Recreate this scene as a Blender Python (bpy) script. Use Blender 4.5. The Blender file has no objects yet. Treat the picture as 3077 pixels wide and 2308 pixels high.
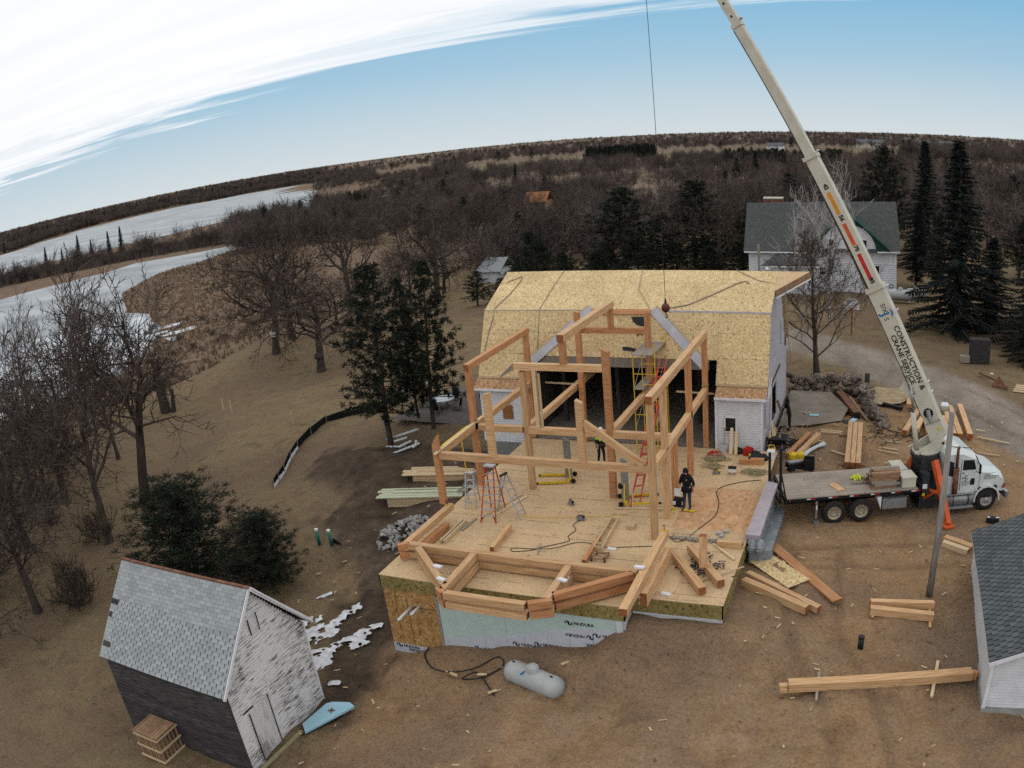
import bpy, bmesh, math, random
import numpy as np
from mathutils import Vector, Matrix, Euler, noise
R = math.radians
scene = bpy.context.scene
col = scene.collection
rnd = random.Random(7)

# ------------------------------------------------------------------ camera: wide drone lens with barrel distortion
cd = bpy.data.cameras.new('camera'); cam = bpy.data.objects.new('camera', cd); col.objects.link(cam); scene.camera = cam
cd.type = 'PANO'; cd.panorama_type = 'FISHEYE_LENS_POLYNOMIAL'
cd.sensor_fit = 'HORIZONTAL'; cd.sensor_width = 36; cd.sensor_height = 27
cd.fisheye_fov = R(180)
cd.fisheye_polynomial_k0 = 0; cd.fisheye_polynomial_k1 = -0.5945242 / 18; cd.fisheye_polynomial_k2 = 0
cd.fisheye_polynomial_k3 = -0.012 / 18 ** 3; cd.fisheye_polynomial_k4 = 0
cd.shift_x = -0.06473; cd.shift_y = 0.06738
cd.clip_start = 0.1; cd.clip_end = 20000
cam.matrix_world = Matrix(((0.94065961, -0.05207355, 0.33533245, 7.97355),
                           (0.3321094, 0.34432237, -0.87814887, -28.24666),
                           (-0.06973413, 0.93740623, 0.34118427, 15.0), (0, 0, 0, 1)))
EYE = (7.97, -28.25)

# ------------------------------------------------------------------ sky and sun
SUN_EL, SUN_AZ = R(48), R(150)      # azimuth measured clockwise from +Y
world = bpy.data.worlds.new('World'); scene.world = world; world.use_nodes = True
nt = world.node_tree; nt.nodes.clear()
def N(t, k, **kw):
    n = t.nodes.new(k)
    for a, b in kw.items():
        if a.startswith('i_'): n.inputs[a[2:].replace('_', ' ')].default_value = b
        else: setattr(n, a, b)
    return n
def L(t, a, b): t.links.new(a, b)
def mathn(t, op, a, b=None, c=None, clamp=False):
    n = t.nodes.new('ShaderNodeMath'); n.operation = op; n.use_clamp = clamp
    for i, v in enumerate((a, b, c)):
        if v is None: continue
        if isinstance(v, (int, float)): n.inputs[i].default_value = v
        else: t.links.new(v, n.inputs[i])
    return n.outputs[0]
def ramp(t, fac, stops, interp='LINEAR'):
    n = t.nodes.new('ShaderNodeValToRGB'); cr = n.color_ramp; cr.interpolation = interp
    while len(cr.elements) < len(stops): cr.elements.new(0.5)
    for e, (p, c) in zip(cr.elements, stops):
        e.position = p; e.color = (c, c, c, 1) if isinstance(c, (int, float)) else (*c, 1)
    if fac is not None: t.links.new(fac, n.inputs[0])
    return n.outputs[0]
def mixc(t, fac, a, b, mode='MIX'):
    n = t.nodes.new('ShaderNodeMix'); n.data_type = 'RGBA'; n.blend_type = mode
    for s, v in ((n.inputs[0], fac), (n.inputs[6], a), (n.inputs[7], b)):
        if isinstance(v, (int, float)): s.default_value = v
        elif isinstance(v, tuple): s.default_value = (*v, 1)
        else: t.links.new(v, s)
    return n.outputs[2]
sky = N(nt, 'ShaderNodeTexSky', sky_type='NISHITA', sun_disc=False, sun_elevation=SUN_EL, sun_rotation=SUN_AZ,
        altitude=300, air_density=1.0, dust_density=1.2, ozone_density=1.5)
bg = N(nt, 'ShaderNodeBackground'); bg.inputs[1].default_value = 0.1
out = N(nt, 'ShaderNodeOutputWorld'); L(nt, bg.outputs[0], out.inputs[0])
tc = N(nt, 'ShaderNodeTexCoord'); sep = N(nt, 'ShaderNodeSeparateXYZ'); L(nt, tc.outputs['Generated'], sep.inputs[0])
zc = mathn(nt, 'MAXIMUM', sep.outputs[2], 0.02)
cu = mathn(nt, 'DIVIDE', sep.outputs[0], zc); cv = mathn(nt, 'DIVIDE', sep.outputs[1], zc)
cmb = N(nt, 'ShaderNodeCombineXYZ'); L(nt, cu, cmb.inputs[0]); L(nt, cv, cmb.inputs[1])
mp = N(nt, 'ShaderNodeMapping'); L(nt, cmb.outputs[0], mp.inputs[0]); mp.inputs['Rotation'].default_value = (0, 0, R(16)); mp.inputs['Scale'].default_value = (0.16, 0.75, 1)
n1 = N(nt, 'ShaderNodeTexNoise'); L(nt, mp.outputs[0], n1.inputs['Vector']); n1.inputs['Scale'].default_value = 1.3; n1.inputs['Detail'].default_value = 8; n1.inputs['Roughness'].default_value = 0.62; n1.inputs['Distortion'].default_value = 0.6
# the cloud sheet lies over the site and ends on a long straight edge to the north
edge = mathn(nt, 'SUBTRACT', mathn(nt, 'SUBTRACT', 5.75, mathn(nt, 'MULTIPLY', cu, 0.285)), cv)
edge = mathn(nt, 'DIVIDE', edge, mathn(nt, 'ADD', 1.0, mathn(nt, 'MULTIPLY', mathn(nt, 'ABSOLUTE', cu), 0.10)))
cm = mathn(nt, 'ADD', edge, mathn(nt, 'MULTIPLY', mathn(nt, 'SUBTRACT', n1.outputs[0], 0.52), 4.2))
cmask = ramp(nt, mathn(nt, 'ADD', mathn(nt, 'MULTIPLY', cm, 0.5), 0.5), [(0.30, 0.0), (0.62, 0.75), (0.95, 1.0)], 'EASE')
n2 = N(nt, 'ShaderNodeTexNoise'); L(nt, mp.outputs[0], n2.inputs['Vector']); n2.inputs['Scale'].default_value = 3.0; n2.inputs['Detail'].default_value = 6
ccol = mixc(nt, n2.outputs[0], (9.6, 9.8, 10.1), (11.6, 11.7, 11.8))
# pale haze towards the horizon
hz = ramp(nt, sep.outputs[2], [(0.0, 1.0), (0.03, 0.80), (0.09, 0.36), (0.17, 0.06), (0.45, 0.0)])
base = mixc(nt, mathn(nt, 'MULTIPLY', hz, 0.9), mixc(nt, 0.8, sky.outputs[0], (1.9, 5.3, 8.0)), (7.6, 8.1, 8.2))
L(nt, mixc(nt, cmask, base, ccol), bg.inputs[0])
sl = bpy.data.lights.new('sun', 'SUN'); sl.energy = 2.3; sl.angle = R(13); sl.color = (1.0, 0.95, 0.88)
so = bpy.data.objects.new('sun', sl); col.objects.link(so)
sd = Vector((math.sin(SUN_AZ) * math.cos(SUN_EL), math.cos(SUN_AZ) * math.cos(SUN_EL), math.sin(SUN_EL)))
so.rotation_euler = sd.to_track_quat('Z', 'Y').to_euler(); so.location = (0, -40, 60)
scene.view_settings.view_transform = 'Standard'; scene.view_settings.look = 'None'; scene.view_settings.gamma = 1
scene.view_settings.use_curve_mapping = False; scene.view_settings.exposure = -0.12
scene.cycles.max_bounces = 6; scene.cycles.diffuse_bounces = 3; scene.cycles.transparent_max_bounces = 6
scene.cycles.use_denoising = False

# ------------------------------------------------------------------ materials
MATS = {}
def mat(name, c1, c2=None, scale=4.0, rough=0.8, bump=0.0, coord='Object', stretch=(1, 1, 1), metal=0.0, rand=0.0, detail=5, c3=None, lo=0.35, hi=0.65, bscale=None, spec=0.3, isl=0.0, dirt=0.0):
    m = bpy.data.materials.new(name); m.use_nodes = True; t = m.node_tree; p = t.nodes['Principled BSDF']
    p.inputs['Roughness'].default_value = rough; p.inputs['Metallic'].default_value = metal; p.inputs['Specular IOR Level'].default_value = spec
    c2 = c2 or tuple(x * 0.8 for x in c1)
    if coord == 'World': src = N(t, 'ShaderNodeNewGeometry').outputs['Position']
    else: src = N(t, 'ShaderNodeTexCoord').outputs[coord]
    mpn = N(t, 'ShaderNodeMapping'); L(t, src, mpn.inputs[0]); mpn.inputs['Scale'].default_value = stretch
    oi = N(t, 'ShaderNodeObjectInfo')
    vadd = N(t, 'ShaderNodeVectorMath', operation='ADD'); L(t, mpn.outputs[0], vadd.inputs[0])
    cx = N(t, 'ShaderNodeCombineXYZ'); L(t, mathn(t, 'MULTIPLY', oi.outputs['Random'], 37.0 if rand else 0.0), cx.inputs[0]); L(t, cx.outputs[0], vadd.inputs[1])
    nz = N(t, 'ShaderNodeTexNoise'); L(t, vadd.outputs[0], nz.inputs['Vector']); nz.inputs['Scale'].default_value = scale; nz.inputs['Detail'].default_value = detail; nz.inputs['Roughness'].default_value = 0.62
    stops = [(lo, c2), (hi, c1)] if c3 is None else [(lo, c2), ((lo + hi) / 2, c1), (hi, c3)]
    c = ramp(t, nz.outputs[0], stops)
    if rand or isl:
        r = oi.outputs['Random']
        if isl:
            g = N(t, 'ShaderNodeNewGeometry'); r = mathn(t, 'FRACT', mathn(t, 'ADD', mathn(t, 'MULTIPLY', g.outputs['Random Per Island'], 1.0), r)); rand = rand or isl
        f = mathn(t, 'ADD', mathn(t, 'MULTIPLY', r, rand * 2), 1 - rand)
        hsv = N(t, 'ShaderNodeHueSaturation'); L(t, c, hsv.inputs['Color']); L(t, f, hsv.inputs['Value']); c = hsv.outputs[0]
    if dirt:
        g = N(t, 'ShaderNodeNewGeometry'); dn = N(t, 'ShaderNodeTexNoise'); L(t, g.outputs['Position'], dn.inputs['Vector']); dn.inputs['Scale'].default_value = 1.7; dn.inputs['Detail'].default_value = 6
        c = mixc(t, mathn(t, 'MULTIPLY', ramp(t, dn.outputs[0], [(0.45, 0.0), (0.75, 1.0)]), dirt), c, (0.16, 0.115, 0.075))
    L(t, c, p.inputs['Base Color'])
    if bump:
        bz = N(t, 'ShaderNodeTexNoise'); L(t, vadd.outputs[0], bz.inputs['Vector']); bz.inputs['Scale'].default_value = bscale or scale * 3; bz.inputs['Detail'].default_value = 5
        b = N(t, 'ShaderNodeBump'); b.inputs['Strength'].default_value = bump; b.inputs['Distance'].default_value = 0.03; L(t, bz.outputs[0], b.inputs['Height']); L(t, b.outputs[0], p.inputs['Normal'])
    MATS[name] = m; return m

fir = mat('fir_timber', (0.60, 0.37, 0.185), (0.47, 0.235, 0.10), 2.2, 0.65, 0.15, 'UV', (0.5, 9, 1), rand=0.13, c3=(0.68, 0.46, 0.26))
firred = mat('fir_timber_reddish', (0.50, 0.235, 0.10), (0.37, 0.145, 0.055), 2.2, 0.65, 0.15, 'UV', (0.5, 9, 1), rand=0.12, c3=(0.58, 0.32, 0.16))
firend = mat('fir_end_grain', (0.34, 0.13, 0.05), (0.24, 0.08, 0.03), 9, 0.8, 0.2)
pine = mat('pine_lumber', (0.66, 0.52, 0.33), (0.56, 0.40, 0.22), 2.5, 0.7, 0.1, 'UV', (0.5, 9, 1), rand=0.12)
greenlum = mat('treated_lumber', (0.56, 0.60, 0.43), (0.48, 0.50, 0.33), 2.5, 0.7, 0.1, 'UV', (0.5, 9, 1), rand=0.08)
greylum = mat('weathered_board', (0.36, 0.31, 0.26), (0.22, 0.18, 0.14), 3, 0.85, 0.2, 'UV', (0.5, 9, 1), rand=0.15)
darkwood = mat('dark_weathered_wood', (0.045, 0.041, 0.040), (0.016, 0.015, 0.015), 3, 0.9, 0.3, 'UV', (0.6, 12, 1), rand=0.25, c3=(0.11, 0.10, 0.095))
white = mat('white_paint', (0.70, 0.71, 0.73), (0.60, 0.61, 0.64), 2.0, 0.6, 0.03, dirt=0.08)
whitetrim = mat('white_trim', (0.78, 0.78, 0.80), (0.70, 0.70, 0.73), 2.0, 0.5)
greytrim = mat('blue_grey_board', (0.52, 0.52, 0.55), (0.43, 0.43, 0.47), 2.0, 0.6)
black = mat('black_plastic', (0.012, 0.012, 0.013), (0.02, 0.02, 0.022), 6, 0.5)
rubber = mat('tyre_rubber', (0.018, 0.017, 0.017), (0.035, 0.031, 0.027), 8, 0.85, 0.2)
steel = mat('steel', (0.40, 0.41, 0.42), (0.30, 0.31, 0.32), 6, 0.45, metal=0.6)
alu = mat('aluminium', (0.55, 0.56, 0.58), (0.42, 0.43, 0.45), 6, 0.4, metal=0.5)
rust = mat('rusty_steel', (0.17, 0.075, 0.04), (0.10, 0.04, 0.025), 5, 0.8, 0.3, c3=(0.25, 0.12, 0.07))
yellow = mat('yellow_paint', (0.72, 0.50, 0.02), (0.60, 0.40, 0.02), 5, 0.5)
red = mat('red_plastic', (0.55, 0.03, 0.025), (0.42, 0.02, 0.02), 5, 0.5)
orange = mat('orange_paint', (0.72, 0.12, 0.03), (0.55, 0.09, 0.025), 3, 0.55, dirt=0.25)
cream = mat('cream_paint', (0.60, 0.57, 0.47), (0.52, 0.49, 0.40), 2.0, 0.45, dirt=0.12)
truckwhite = mat('truck_white', (0.66, 0.70, 0.69), (0.60, 0.64, 0.63), 2.0, 0.3, spec=0.5, dirt=0.05)
concrete = mat('concrete', (0.36, 0.35, 0.33), (0.27, 0.26, 0.245), 3, 0.9, 0.3, dirt=0.2)
block = mat('concrete_block', (0.27, 0.27, 0.265), (0.20, 0.20, 0.195), 6, 0.9, 0.3, rand=0.1)
rock = mat('field_stone', (0.13, 0.098, 0.076), (0.055, 0.040, 0.03), 3, 0.9, 0.4, rand=0.3, c3=(0.30, 0.255, 0.21))
glassm = mat('dark_glass', (0.015, 0.018, 0.022), (0.02, 0.024, 0.03), 2, 0.08, spec=0.6)
foam = mat('teal_foam', (0.49, 0.61, 0.57), (0.44, 0.56, 0.52), 2.5, 0.8)
foamwhite = mat('white_foam', (0.60, 0.62, 0.63), (0.54, 0.56, 0.57), 2.5, 0.8)
foamblue = mat('blue_foam', (0.36, 0.58, 0.68), (0.30, 0.52, 0.62), 3, 0.7)
tarp = mat('foil_tarp', (0.42, 0.36, 0.40), (0.33, 0.29, 0.33), 2.5, 0.35, 0.5, bscale=5, spec=0.6)
tarpgrey = mat('plastic_sheet', (0.27, 0.30, 0.32), (0.17, 0.19, 0.20), 3, 0.3, 0.5, bscale=4, spec=0.6)
skin = mat('skin', (0.45, 0.27, 0.19), (0.40, 0.23, 0.16), 5, 0.6)
cloth_black = mat('black_cloth', (0.010, 0.010, 0.012), (0.018, 0.018, 0.02), 8, 0.9)
jeans = mat('blue_jeans', (0.035, 0.06, 0.10), (0.025, 0.045, 0.075), 10, 0.9)
cloth_brown = mat('brown_cloth', (0.09, 0.055, 0.035), (0.06, 0.035, 0.022), 8, 0.9)
hivis = mat('hi_vis_cloth', (0.45, 0.80, 0.04), (0.38, 0.70, 0.03), 8, 0.8)
straw = mat('tan_strap', (0.33, 0.29, 0.16), (0.24, 0.20, 0.11), 12, 0.9)
paper = mat('white_paper', (0.75, 0.78, 0.80), (0.7, 0.73, 0.75), 5, 0.7)
tank = mat('tank_paint', (0.43, 0.45, 0.44), (0.37, 0.39, 0.38), 2.5, 0.5, dirt=0.15)
bark = mat('bark', (0.095, 0.073, 0.057), (0.045, 0.034, 0.027), 6, 0.95, 0.5, stretch=(1, 1, 0.3), rand=0.2)
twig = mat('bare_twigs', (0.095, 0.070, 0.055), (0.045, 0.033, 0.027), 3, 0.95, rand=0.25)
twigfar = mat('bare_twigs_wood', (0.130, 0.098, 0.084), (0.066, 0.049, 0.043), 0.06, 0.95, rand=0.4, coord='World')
birchm = mat('birch_bark', (0.52, 0.49, 0.46), (0.30, 0.27, 0.25), 4, 0.9, rand=0.1)
needle = mat('pine_needles', (0.010, 0.017, 0.008), (0.004, 0.007, 0.004), 1.2, 0.8, rand=0.25, c3=(0.020, 0.030, 0.011), isl=0.3)
spruce_n = mat('spruce_needles', (0.008, 0.014, 0.010), (0.004, 0.007, 0.006), 1.2, 0.8, rand=0.25, c3=(0.018, 0.026, 0.017), isl=0.3)
green = mat('green_pipe', (0.02, 0.26, 0.20), (0.015, 0.21, 0.16), 5, 0.5)
pvc = mat('white_pvc', (0.68, 0.70, 0.72), (0.60, 0.62, 0.64), 5, 0.4)
siltm = mat('silt_fabric', (0.010, 0.010, 0.011), (0.016, 0.016, 0.017), 3, 0.6, 0.3)
snowm = mat('snow', (0.76, 0.79, 0.84), (0.50, 0.49, 0.48), 3.5, 0.7, 0.8, detail=8, dirt=0.25)
brownpanel = mat('brown_panel', (0.30, 0.13, 0.045), (0.24, 0.10, 0.035), 3, 0.7)
cratew = mat('crate_slat', (0.34, 0.21, 0.12), (0.24, 0.14, 0.08), 5, 0.8, rand=0.2)
shg_grey = mat('light_grey_shingle', (0.35, 0.375, 0.38), (0.29, 0.31, 0.315), 30, 0.95, 0.3, rand=0.14, isl=0.14)
shg_dark = mat('slate_shingle', (0.115, 0.13, 0.135), (0.075, 0.087, 0.09), 30, 0.95, 0.3, rand=0.22, isl=0.22)
shg_green = mat('green_shingle', (0.068, 0.073, 0.072), (0.040, 0.044, 0.043), 7, 0.95, 0.3, c3=(0.115, 0.115, 0.11))
shg_green2 = mat('dark_green_shingle', (0.018, 0.065, 0.05), (0.012, 0.045, 0.036), 7, 0.95, 0.3)

def peeling():
    m = mat('peeling_paint', (0.56, 0.56, 0.56), (0.50, 0.50, 0.51), 3, 0.85)
    t = m.node_tree; p = t.nodes['Principled BSDF']
    uv = N(t, 'ShaderNodeTexCoord'); mpn = N(t, 'ShaderNodeMapping'); L(t, uv.outputs['UV'], mpn.inputs[0]); mpn.inputs['Scale'].default_value = (1.3, 20, 1)
    nz = N(t, 'ShaderNodeTexNoise'); L(t, mpn.outputs[0], nz.inputs[0]); nz.inputs['Scale'].default_value = 1.3; nz.inputs['Detail'].default_value = 7; nz.inputs['Roughness'].default_value = 0.7
    g = N(t, 'ShaderNodeNewGeometry'); nb = N(t, 'ShaderNodeTexNoise'); L(t, g.outputs['Position'], nb.inputs[0]); nb.inputs['Scale'].default_value = 0.8; nb.inputs['Detail'].default_value = 3
    k = mathn(t, 'ADD', nz.outputs[0], mathn(t, 'MULTIPLY', mathn(t, 'SUBTRACT', nb.outputs[0], 0.5), 0.35))
    f = ramp(t, k, [(0.525, 0.0), (0.585, 1.0)])
    L(t, mixc(t, f, (0.66, 0.655, 0.65), (0.085, 0.072, 0.068)), p.inputs['Base Color']); return m
peel = peeling()

def osb_mat(name, tones, lines=0.0, print_=False, sc=1.0):
    m = bpy.data.materials.new(name); m.use_nodes = True; t = m.node_tree; p = t.nodes['Principled BSDF']; p.inputs['Roughness'].default_value = 0.75; p.inputs['Specular IOR Level'].default_value = 0.25
    g = N(t, 'ShaderNodeNewGeometry'); oi = N(t, 'ShaderNodeObjectInfo')
    v = N(t, 'ShaderNodeTexVoronoi'); v.inputs['Scale'].default_value = 16 * sc; mp_ = N(t, 'ShaderNodeMapping'); L(t, g.outputs['Position'], mp_.inputs[0]); mp_.inputs['Scale'].default_value = (1, 0.55, 0.8); mp_.inputs['Rotation'].default_value = (0.2, 0.1, 0.4)
    dn = N(t, 'ShaderNodeTexNoise'); L(t, mp_.outputs[0], dn.inputs[0]); dn.inputs['Scale'].default_value = 6
    mx = N(t, 'ShaderNodeMix'); mx.data_type = 'VECTOR'; mx.inputs[0].default_value = 0.12; L(t, mp_.outputs[0], mx.inputs[4]); L(t, dn.outputs['Color'], mx.inputs[5])
    L(t, mx.outputs[1], v.inputs['Vector'])
    sp = N(t, 'ShaderNodeSeparateColor'); L(t, v.outputs['Color'], sp.inputs[0])
    c = ramp(t, sp.outputs[0], [(0.0, tones[0]), (0.12, tones[1]), (0.6, tones[2]), (0.93, tones[3]), (1.0, tones[3])])
    big = N(t, 'ShaderNodeTexNoise'); L(t, g.outputs['Position'], big.inputs[0]); big.inputs['Scale'].default_value = 0.7; big.inputs['Detail'].default_value = 6
    f = mathn(t, 'ADD', mathn(t, 'MULTIPLY', mathn(t, 'SUBTRACT', big.outputs[0], 0.5), 0.35), mathn(t, 'ADD', mathn(t, 'MULTIPLY', oi.outputs['Random'], 0.12), 0.94))
    hsv = N(t, 'ShaderNodeHueSaturation'); L(t, c, hsv.inputs['Color']); L(t, f, hsv.inputs['Value']); c = hsv.outputs[0]
    uv = N(t, 'ShaderNodeTexCoord'); s2 = N(t, 'ShaderNodeSeparateXYZ'); L(t, uv.outputs['UV'], s2.inputs[0])
    if print_:      # grade stamps printed in a line along each sheet
        w = mathn(t, 'ABSOLUTE', mathn(t, 'SUBTRACT', s2.outputs[1], 0.62)); band = mathn(t, 'LESS_THAN', w, 0.022)
        cb = N(t, 'ShaderNodeCombineXYZ'); L(t, mathn(t, 'ADD', mathn(t, 'MULTIPLY', s2.outputs[0], 30.0), mathn(t, 'MULTIPLY', oi.outputs['Random'], 90.0)), cb.inputs[0]); L(t, mathn(t, 'MULTIPLY', s2.outputs[1], 40.0), cb.inputs[1])
        nn = N(t, 'ShaderNodeTexNoise'); L(t, cb.outputs[0], nn.inputs[0]); nn.inputs['Scale'].default_value = 1.0
        seg = mathn(t, 'LESS_THAN', mathn(t, 'FRACT', mathn(t, 'ADD', mathn(t, 'MULTIPLY', s2.outputs[0], 0.8), mathn(t, 'MULTIPLY', oi.outputs['Random'], 7.0))), 0.55)
        k = mathn(t, 'MULTIPLY', mathn(t, 'MULTIPLY', band, seg), mathn(t, 'GREATER_THAN', nn.outputs[0], 0.47))
        c = mixc(t, mathn(t, 'MULTIPLY', k, 0.75), c, (0.05, 0.04, 0.03))
    if lines:       # printed nailing guide lines
        fr = mathn(t, 'FRACT', mathn(t, 'MULTIPLY', s2.outputs[1], 1 / lines)); band = mathn(t, 'LESS_THAN', fr, 0.05)
        nn = N(t, 'ShaderNodeTexNoise'); L(t, g.outputs['Position'], nn.inputs[0]); nn.inputs['Scale'].default_value = 0.9; nn.inputs['Detail'].default_value = 8; nn.inputs['Roughness'].default_value = 0.8
        k = mathn(t, 'MULTIPLY', band, mathn(t, 'GREATER_THAN', nn.outputs[0], 0.54))
        c = mixc(t, mathn(t, 'MULTIPLY', k, 0.6), c, (0.11, 0.08, 0.045))
    L(t, c, p.inputs['Base Color']); MATS[name] = m; return m
osb_roof = osb_mat('osb_roof_sheathing', [(0.34, 0.20, 0.08), (0.56, 0.395, 0.19), (0.64, 0.475, 0.25), (0.78, 0.62, 0.35)], lines=0.2, sc=1.45)
osb_deck = osb_mat('osb_subfloor', [(0.42, 0.27, 0.145), (0.56, 0.39, 0.215), (0.59, 0.415, 0.235), (0.64, 0.465, 0.275)], print_=True, sc=2.2)
osb_old = osb_mat('osb_weathered', [(0.20, 0.10, 0.05), (0.33, 0.18, 0.085), (0.42, 0.24, 0.12), (0.52, 0.33, 0.19)])
osb_wall = osb_mat('osb_wall_sheathing', [(0.22, 0.11, 0.035), (0.38, 0.20, 0.065), (0.47, 0.27, 0.10), (0.56, 0.36, 0.16)], lines=0.4)
ply = osb_mat('plywood_subfloor', [(0.45, 0.23, 0.11), (0.52, 0.29, 0.145), (0.57, 0.33, 0.17), (0.62, 0.38, 0.21)], lines=0.0, sc=0.5)
rimb = osb_mat('rim_board', [(0.10, 0.075, 0.02), (0.20, 0.15, 0.045), (0.25, 0.19, 0.065), (0.30, 0.24, 0.10)])

# ------------------------------------------------------------------ mesh helpers
class MB:
    def __init__(s): s.v = []; s.f = []; s.m = []; s.uv = []; s.p = []
    def add(s, vs, fs, m=0, uvs=None):
        o = len(s.v); s.p.append((o, o + len(vs), len(s.f), len(s.f) + len(fs))); s.v.extend([tuple(v) for v in vs])
        for i, f in enumerate(fs):
            s.f.append([o + k for k in f]); s.m.append(m if isinstance(m, int) else m[i])
            s.uv.append(uvs[i] if uvs else [(0, 0)] * len(f))
        return s
    def box(s, c, size, rz=0.0, m=0, me=None):
        c = Vector(c); ax = Vector((math.cos(rz), math.sin(rz), 0)); 
        hx = ax * size[0] / 2
        return s.beam(c - hx, c + hx, size[1], size[2], m, me)
    def beam(s, p0, p1, w, h, m=0, me=None, up=(0, 0, 1), cut0=None, cut1=None):
        p0 = Vector(p0); p1 = Vector(p1); d = (p1 - p0); Ln = d.length or 1e-6; d = d / Ln; up = Vector(up)
        sd = d.cross(up)
        if sd.length < 1e-4: sd = d.cross(Vector((0, 1, 0)))
        sd.normalize(); u = sd.cross(d).normalized()
        a = sd * w / 2; b = u * h / 2
        vs = [p0 - a - b, p0 + a - b, p0 + a + b, p0 - a + b, p1 - a - b, p1 + a - b, p1 + a + b, p1 - a + b]
        fs = [(0, 3, 2, 1), (4, 5, 6, 7), (0, 1, 5, 4), (1, 2, 6, 5), (2, 3, 7, 6), (3, 0, 4, 7)]
        r = rnd.random() * 20; me = m if me is None else me
        q = [(r, 0), (r, w), (r + .05, w), (r + .05, 0)]
        def side(k, t): return [(r, k), (r, k + t), (r + Ln, k + t), (r + Ln, k)]
        uv = [[(r, 0), (r, h), (r + w, h), (r + w, 0)]] * 2 + [side(0, w), side(w, h), side(w + h, w), side(2 * w + h, h)]
        return s.add(vs, fs, [me, me, m, m, m, m], uv)
    def tube(s, pts, rad, n=8, m=0, cap=True):
        pts = [Vector(p) for p in pts]; k = len(pts)
        if isinstance(rad, (int, float)): rad = [rad] * k
        vs = []; ref = Vector((0.13, 0.21, 1)).normalized()
        for i, p in enumerate(pts):
            d = (pts[min(i + 1, k - 1)] - pts[max(i - 1, 0)]); d = d.normalized() if d.length else Vector((0, 0, 1))
            a = d.cross(ref)
            if a.length < 0.05: a = d.cross(Vector((1, 0, 0)))
            a.normalize(); b = d.cross(a)
            for j in range(n):
                t = 2 * math.pi * j / n; vs.append(p + (a * math.cos(t) + b * math.sin(t)) * rad[i])
        fs = []; uv = []
        for i in range(k - 1):
            for j in range(n):
                fs.append((i * n + j, i * n + (j + 1) % n, (i + 1) * n + (j + 1) % n, (i + 1) * n + j)); uv.append([(i, j / n), (i, (j + 1) / n), (i + 1, (j + 1) / n), (i + 1, j / n)])
        if cap: fs += [tuple(range(n - 1, -1, -1)), tuple((k - 1) * n + j for j in range(n))]; uv += [[(0, 0)] * n] * 2
        return s.add(vs, fs, m, uv)
    def quad(s, a, b, c, d, m=0, w=None, h=None):
        a, b, c, d = map(Vector, (a, b, c, d)); W = (b - a).length; H = (d - a).length
        return s.add([a, b, c, d], [(0, 1, 2, 3)], m, [[(0, 0), (W, 0), (W, H), (0, H)]])
    def prism(s, poly, ext, m=0, me=None):   # poly: 3D points of one face; ext: vector to the other face
        poly = [Vector(p) for p in poly]; e = Vector(ext); n = len(poly); me = m if me is None else me
        vs = poly + [p + e for p in poly]
        nrm = Vector((0, 0, 0))
        for i in range(n): nrm += poly[i].cross(poly[(i + 1) % n])
        flip = nrm.dot(e) > 0
        fs = [tuple(range(n)), tuple(range(2 * n - 1, n - 1, -1))]; mm = [m, m]
        if flip: fs = [tuple(range(n - 1, -1, -1)), tuple(range(n, 2 * n))]
        ux = (poly[1] - poly[0]).normalized(); uy = (nrm.normalized() if nrm.length else Vector((0, 0, 1))).cross(ux)
        pu = [((p - poly[0]).dot(ux), (p - poly[0]).dot(uy)) for p in poly] * 2
        uv = [[pu[k] for k in f] for f in fs]
        for i in range(n):
            j = (i + 1) % n; f = (i, i + n, j + n, j) if not flip else (i, j, j + n, i + n)
            fs.append(f); mm.append(me); Lg = (poly[j] - poly[i]).length; uv.append([(0, 0), (0, e.length), (Lg, e.length), (Lg, 0)] if not flip else [(0, 0), (Lg, 0), (Lg, e.length), (0, e.length)])
        return s.add(vs, fs, mm, uv)
    def lathe(s, prof, n=16, c=(0, 0, 0), axis='z', m=0):
        c = Vector(c); vs = []
        for (r, z) in prof:
            for j in range(n):
                t = 2 * math.pi * j / n; x, y = r * math.cos(t), r * math.sin(t)
                vs.append(c + (Vector((x, y, z)) if axis == 'z' else Vector((z, x, y)) if axis == 'x' else Vector((x, z, y))))
        k = len(prof); fs = []
        for i in range(k - 1):
            for j in range(n): fs.append((i * n + j, i * n + (j + 1) % n, (i + 1) * n + (j + 1) % n, (i + 1) * n + j))
        return s.add(vs, fs, m)
    def mesh(s, name, mats, off=(0, 0, 0), smooth=False, mtx=None):
        me = bpy.data.meshes.new(name); off = Vector(off)
        vs = [Vector(v) - off for v in s.v]
        if mtx: vs = [mtx @ v for v in vs]
        me.from_pydata([tuple(v) for v in vs], [], s.f)
        for m_ in (mats if isinstance(mats, (list, tuple)) else [mats]): me.materials.append(m_)
        me.polygons.foreach_set('material_index', s.m)
        u = me.uv_layers.new(name='UVMap'); flat = [c for f in s.uv for p in f for c in p]; u.data.foreach_set('uv', flat)
        if smooth: me.polygons.foreach_set('use_smooth', [True] * len(s.f))
        me.update(); return me

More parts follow.
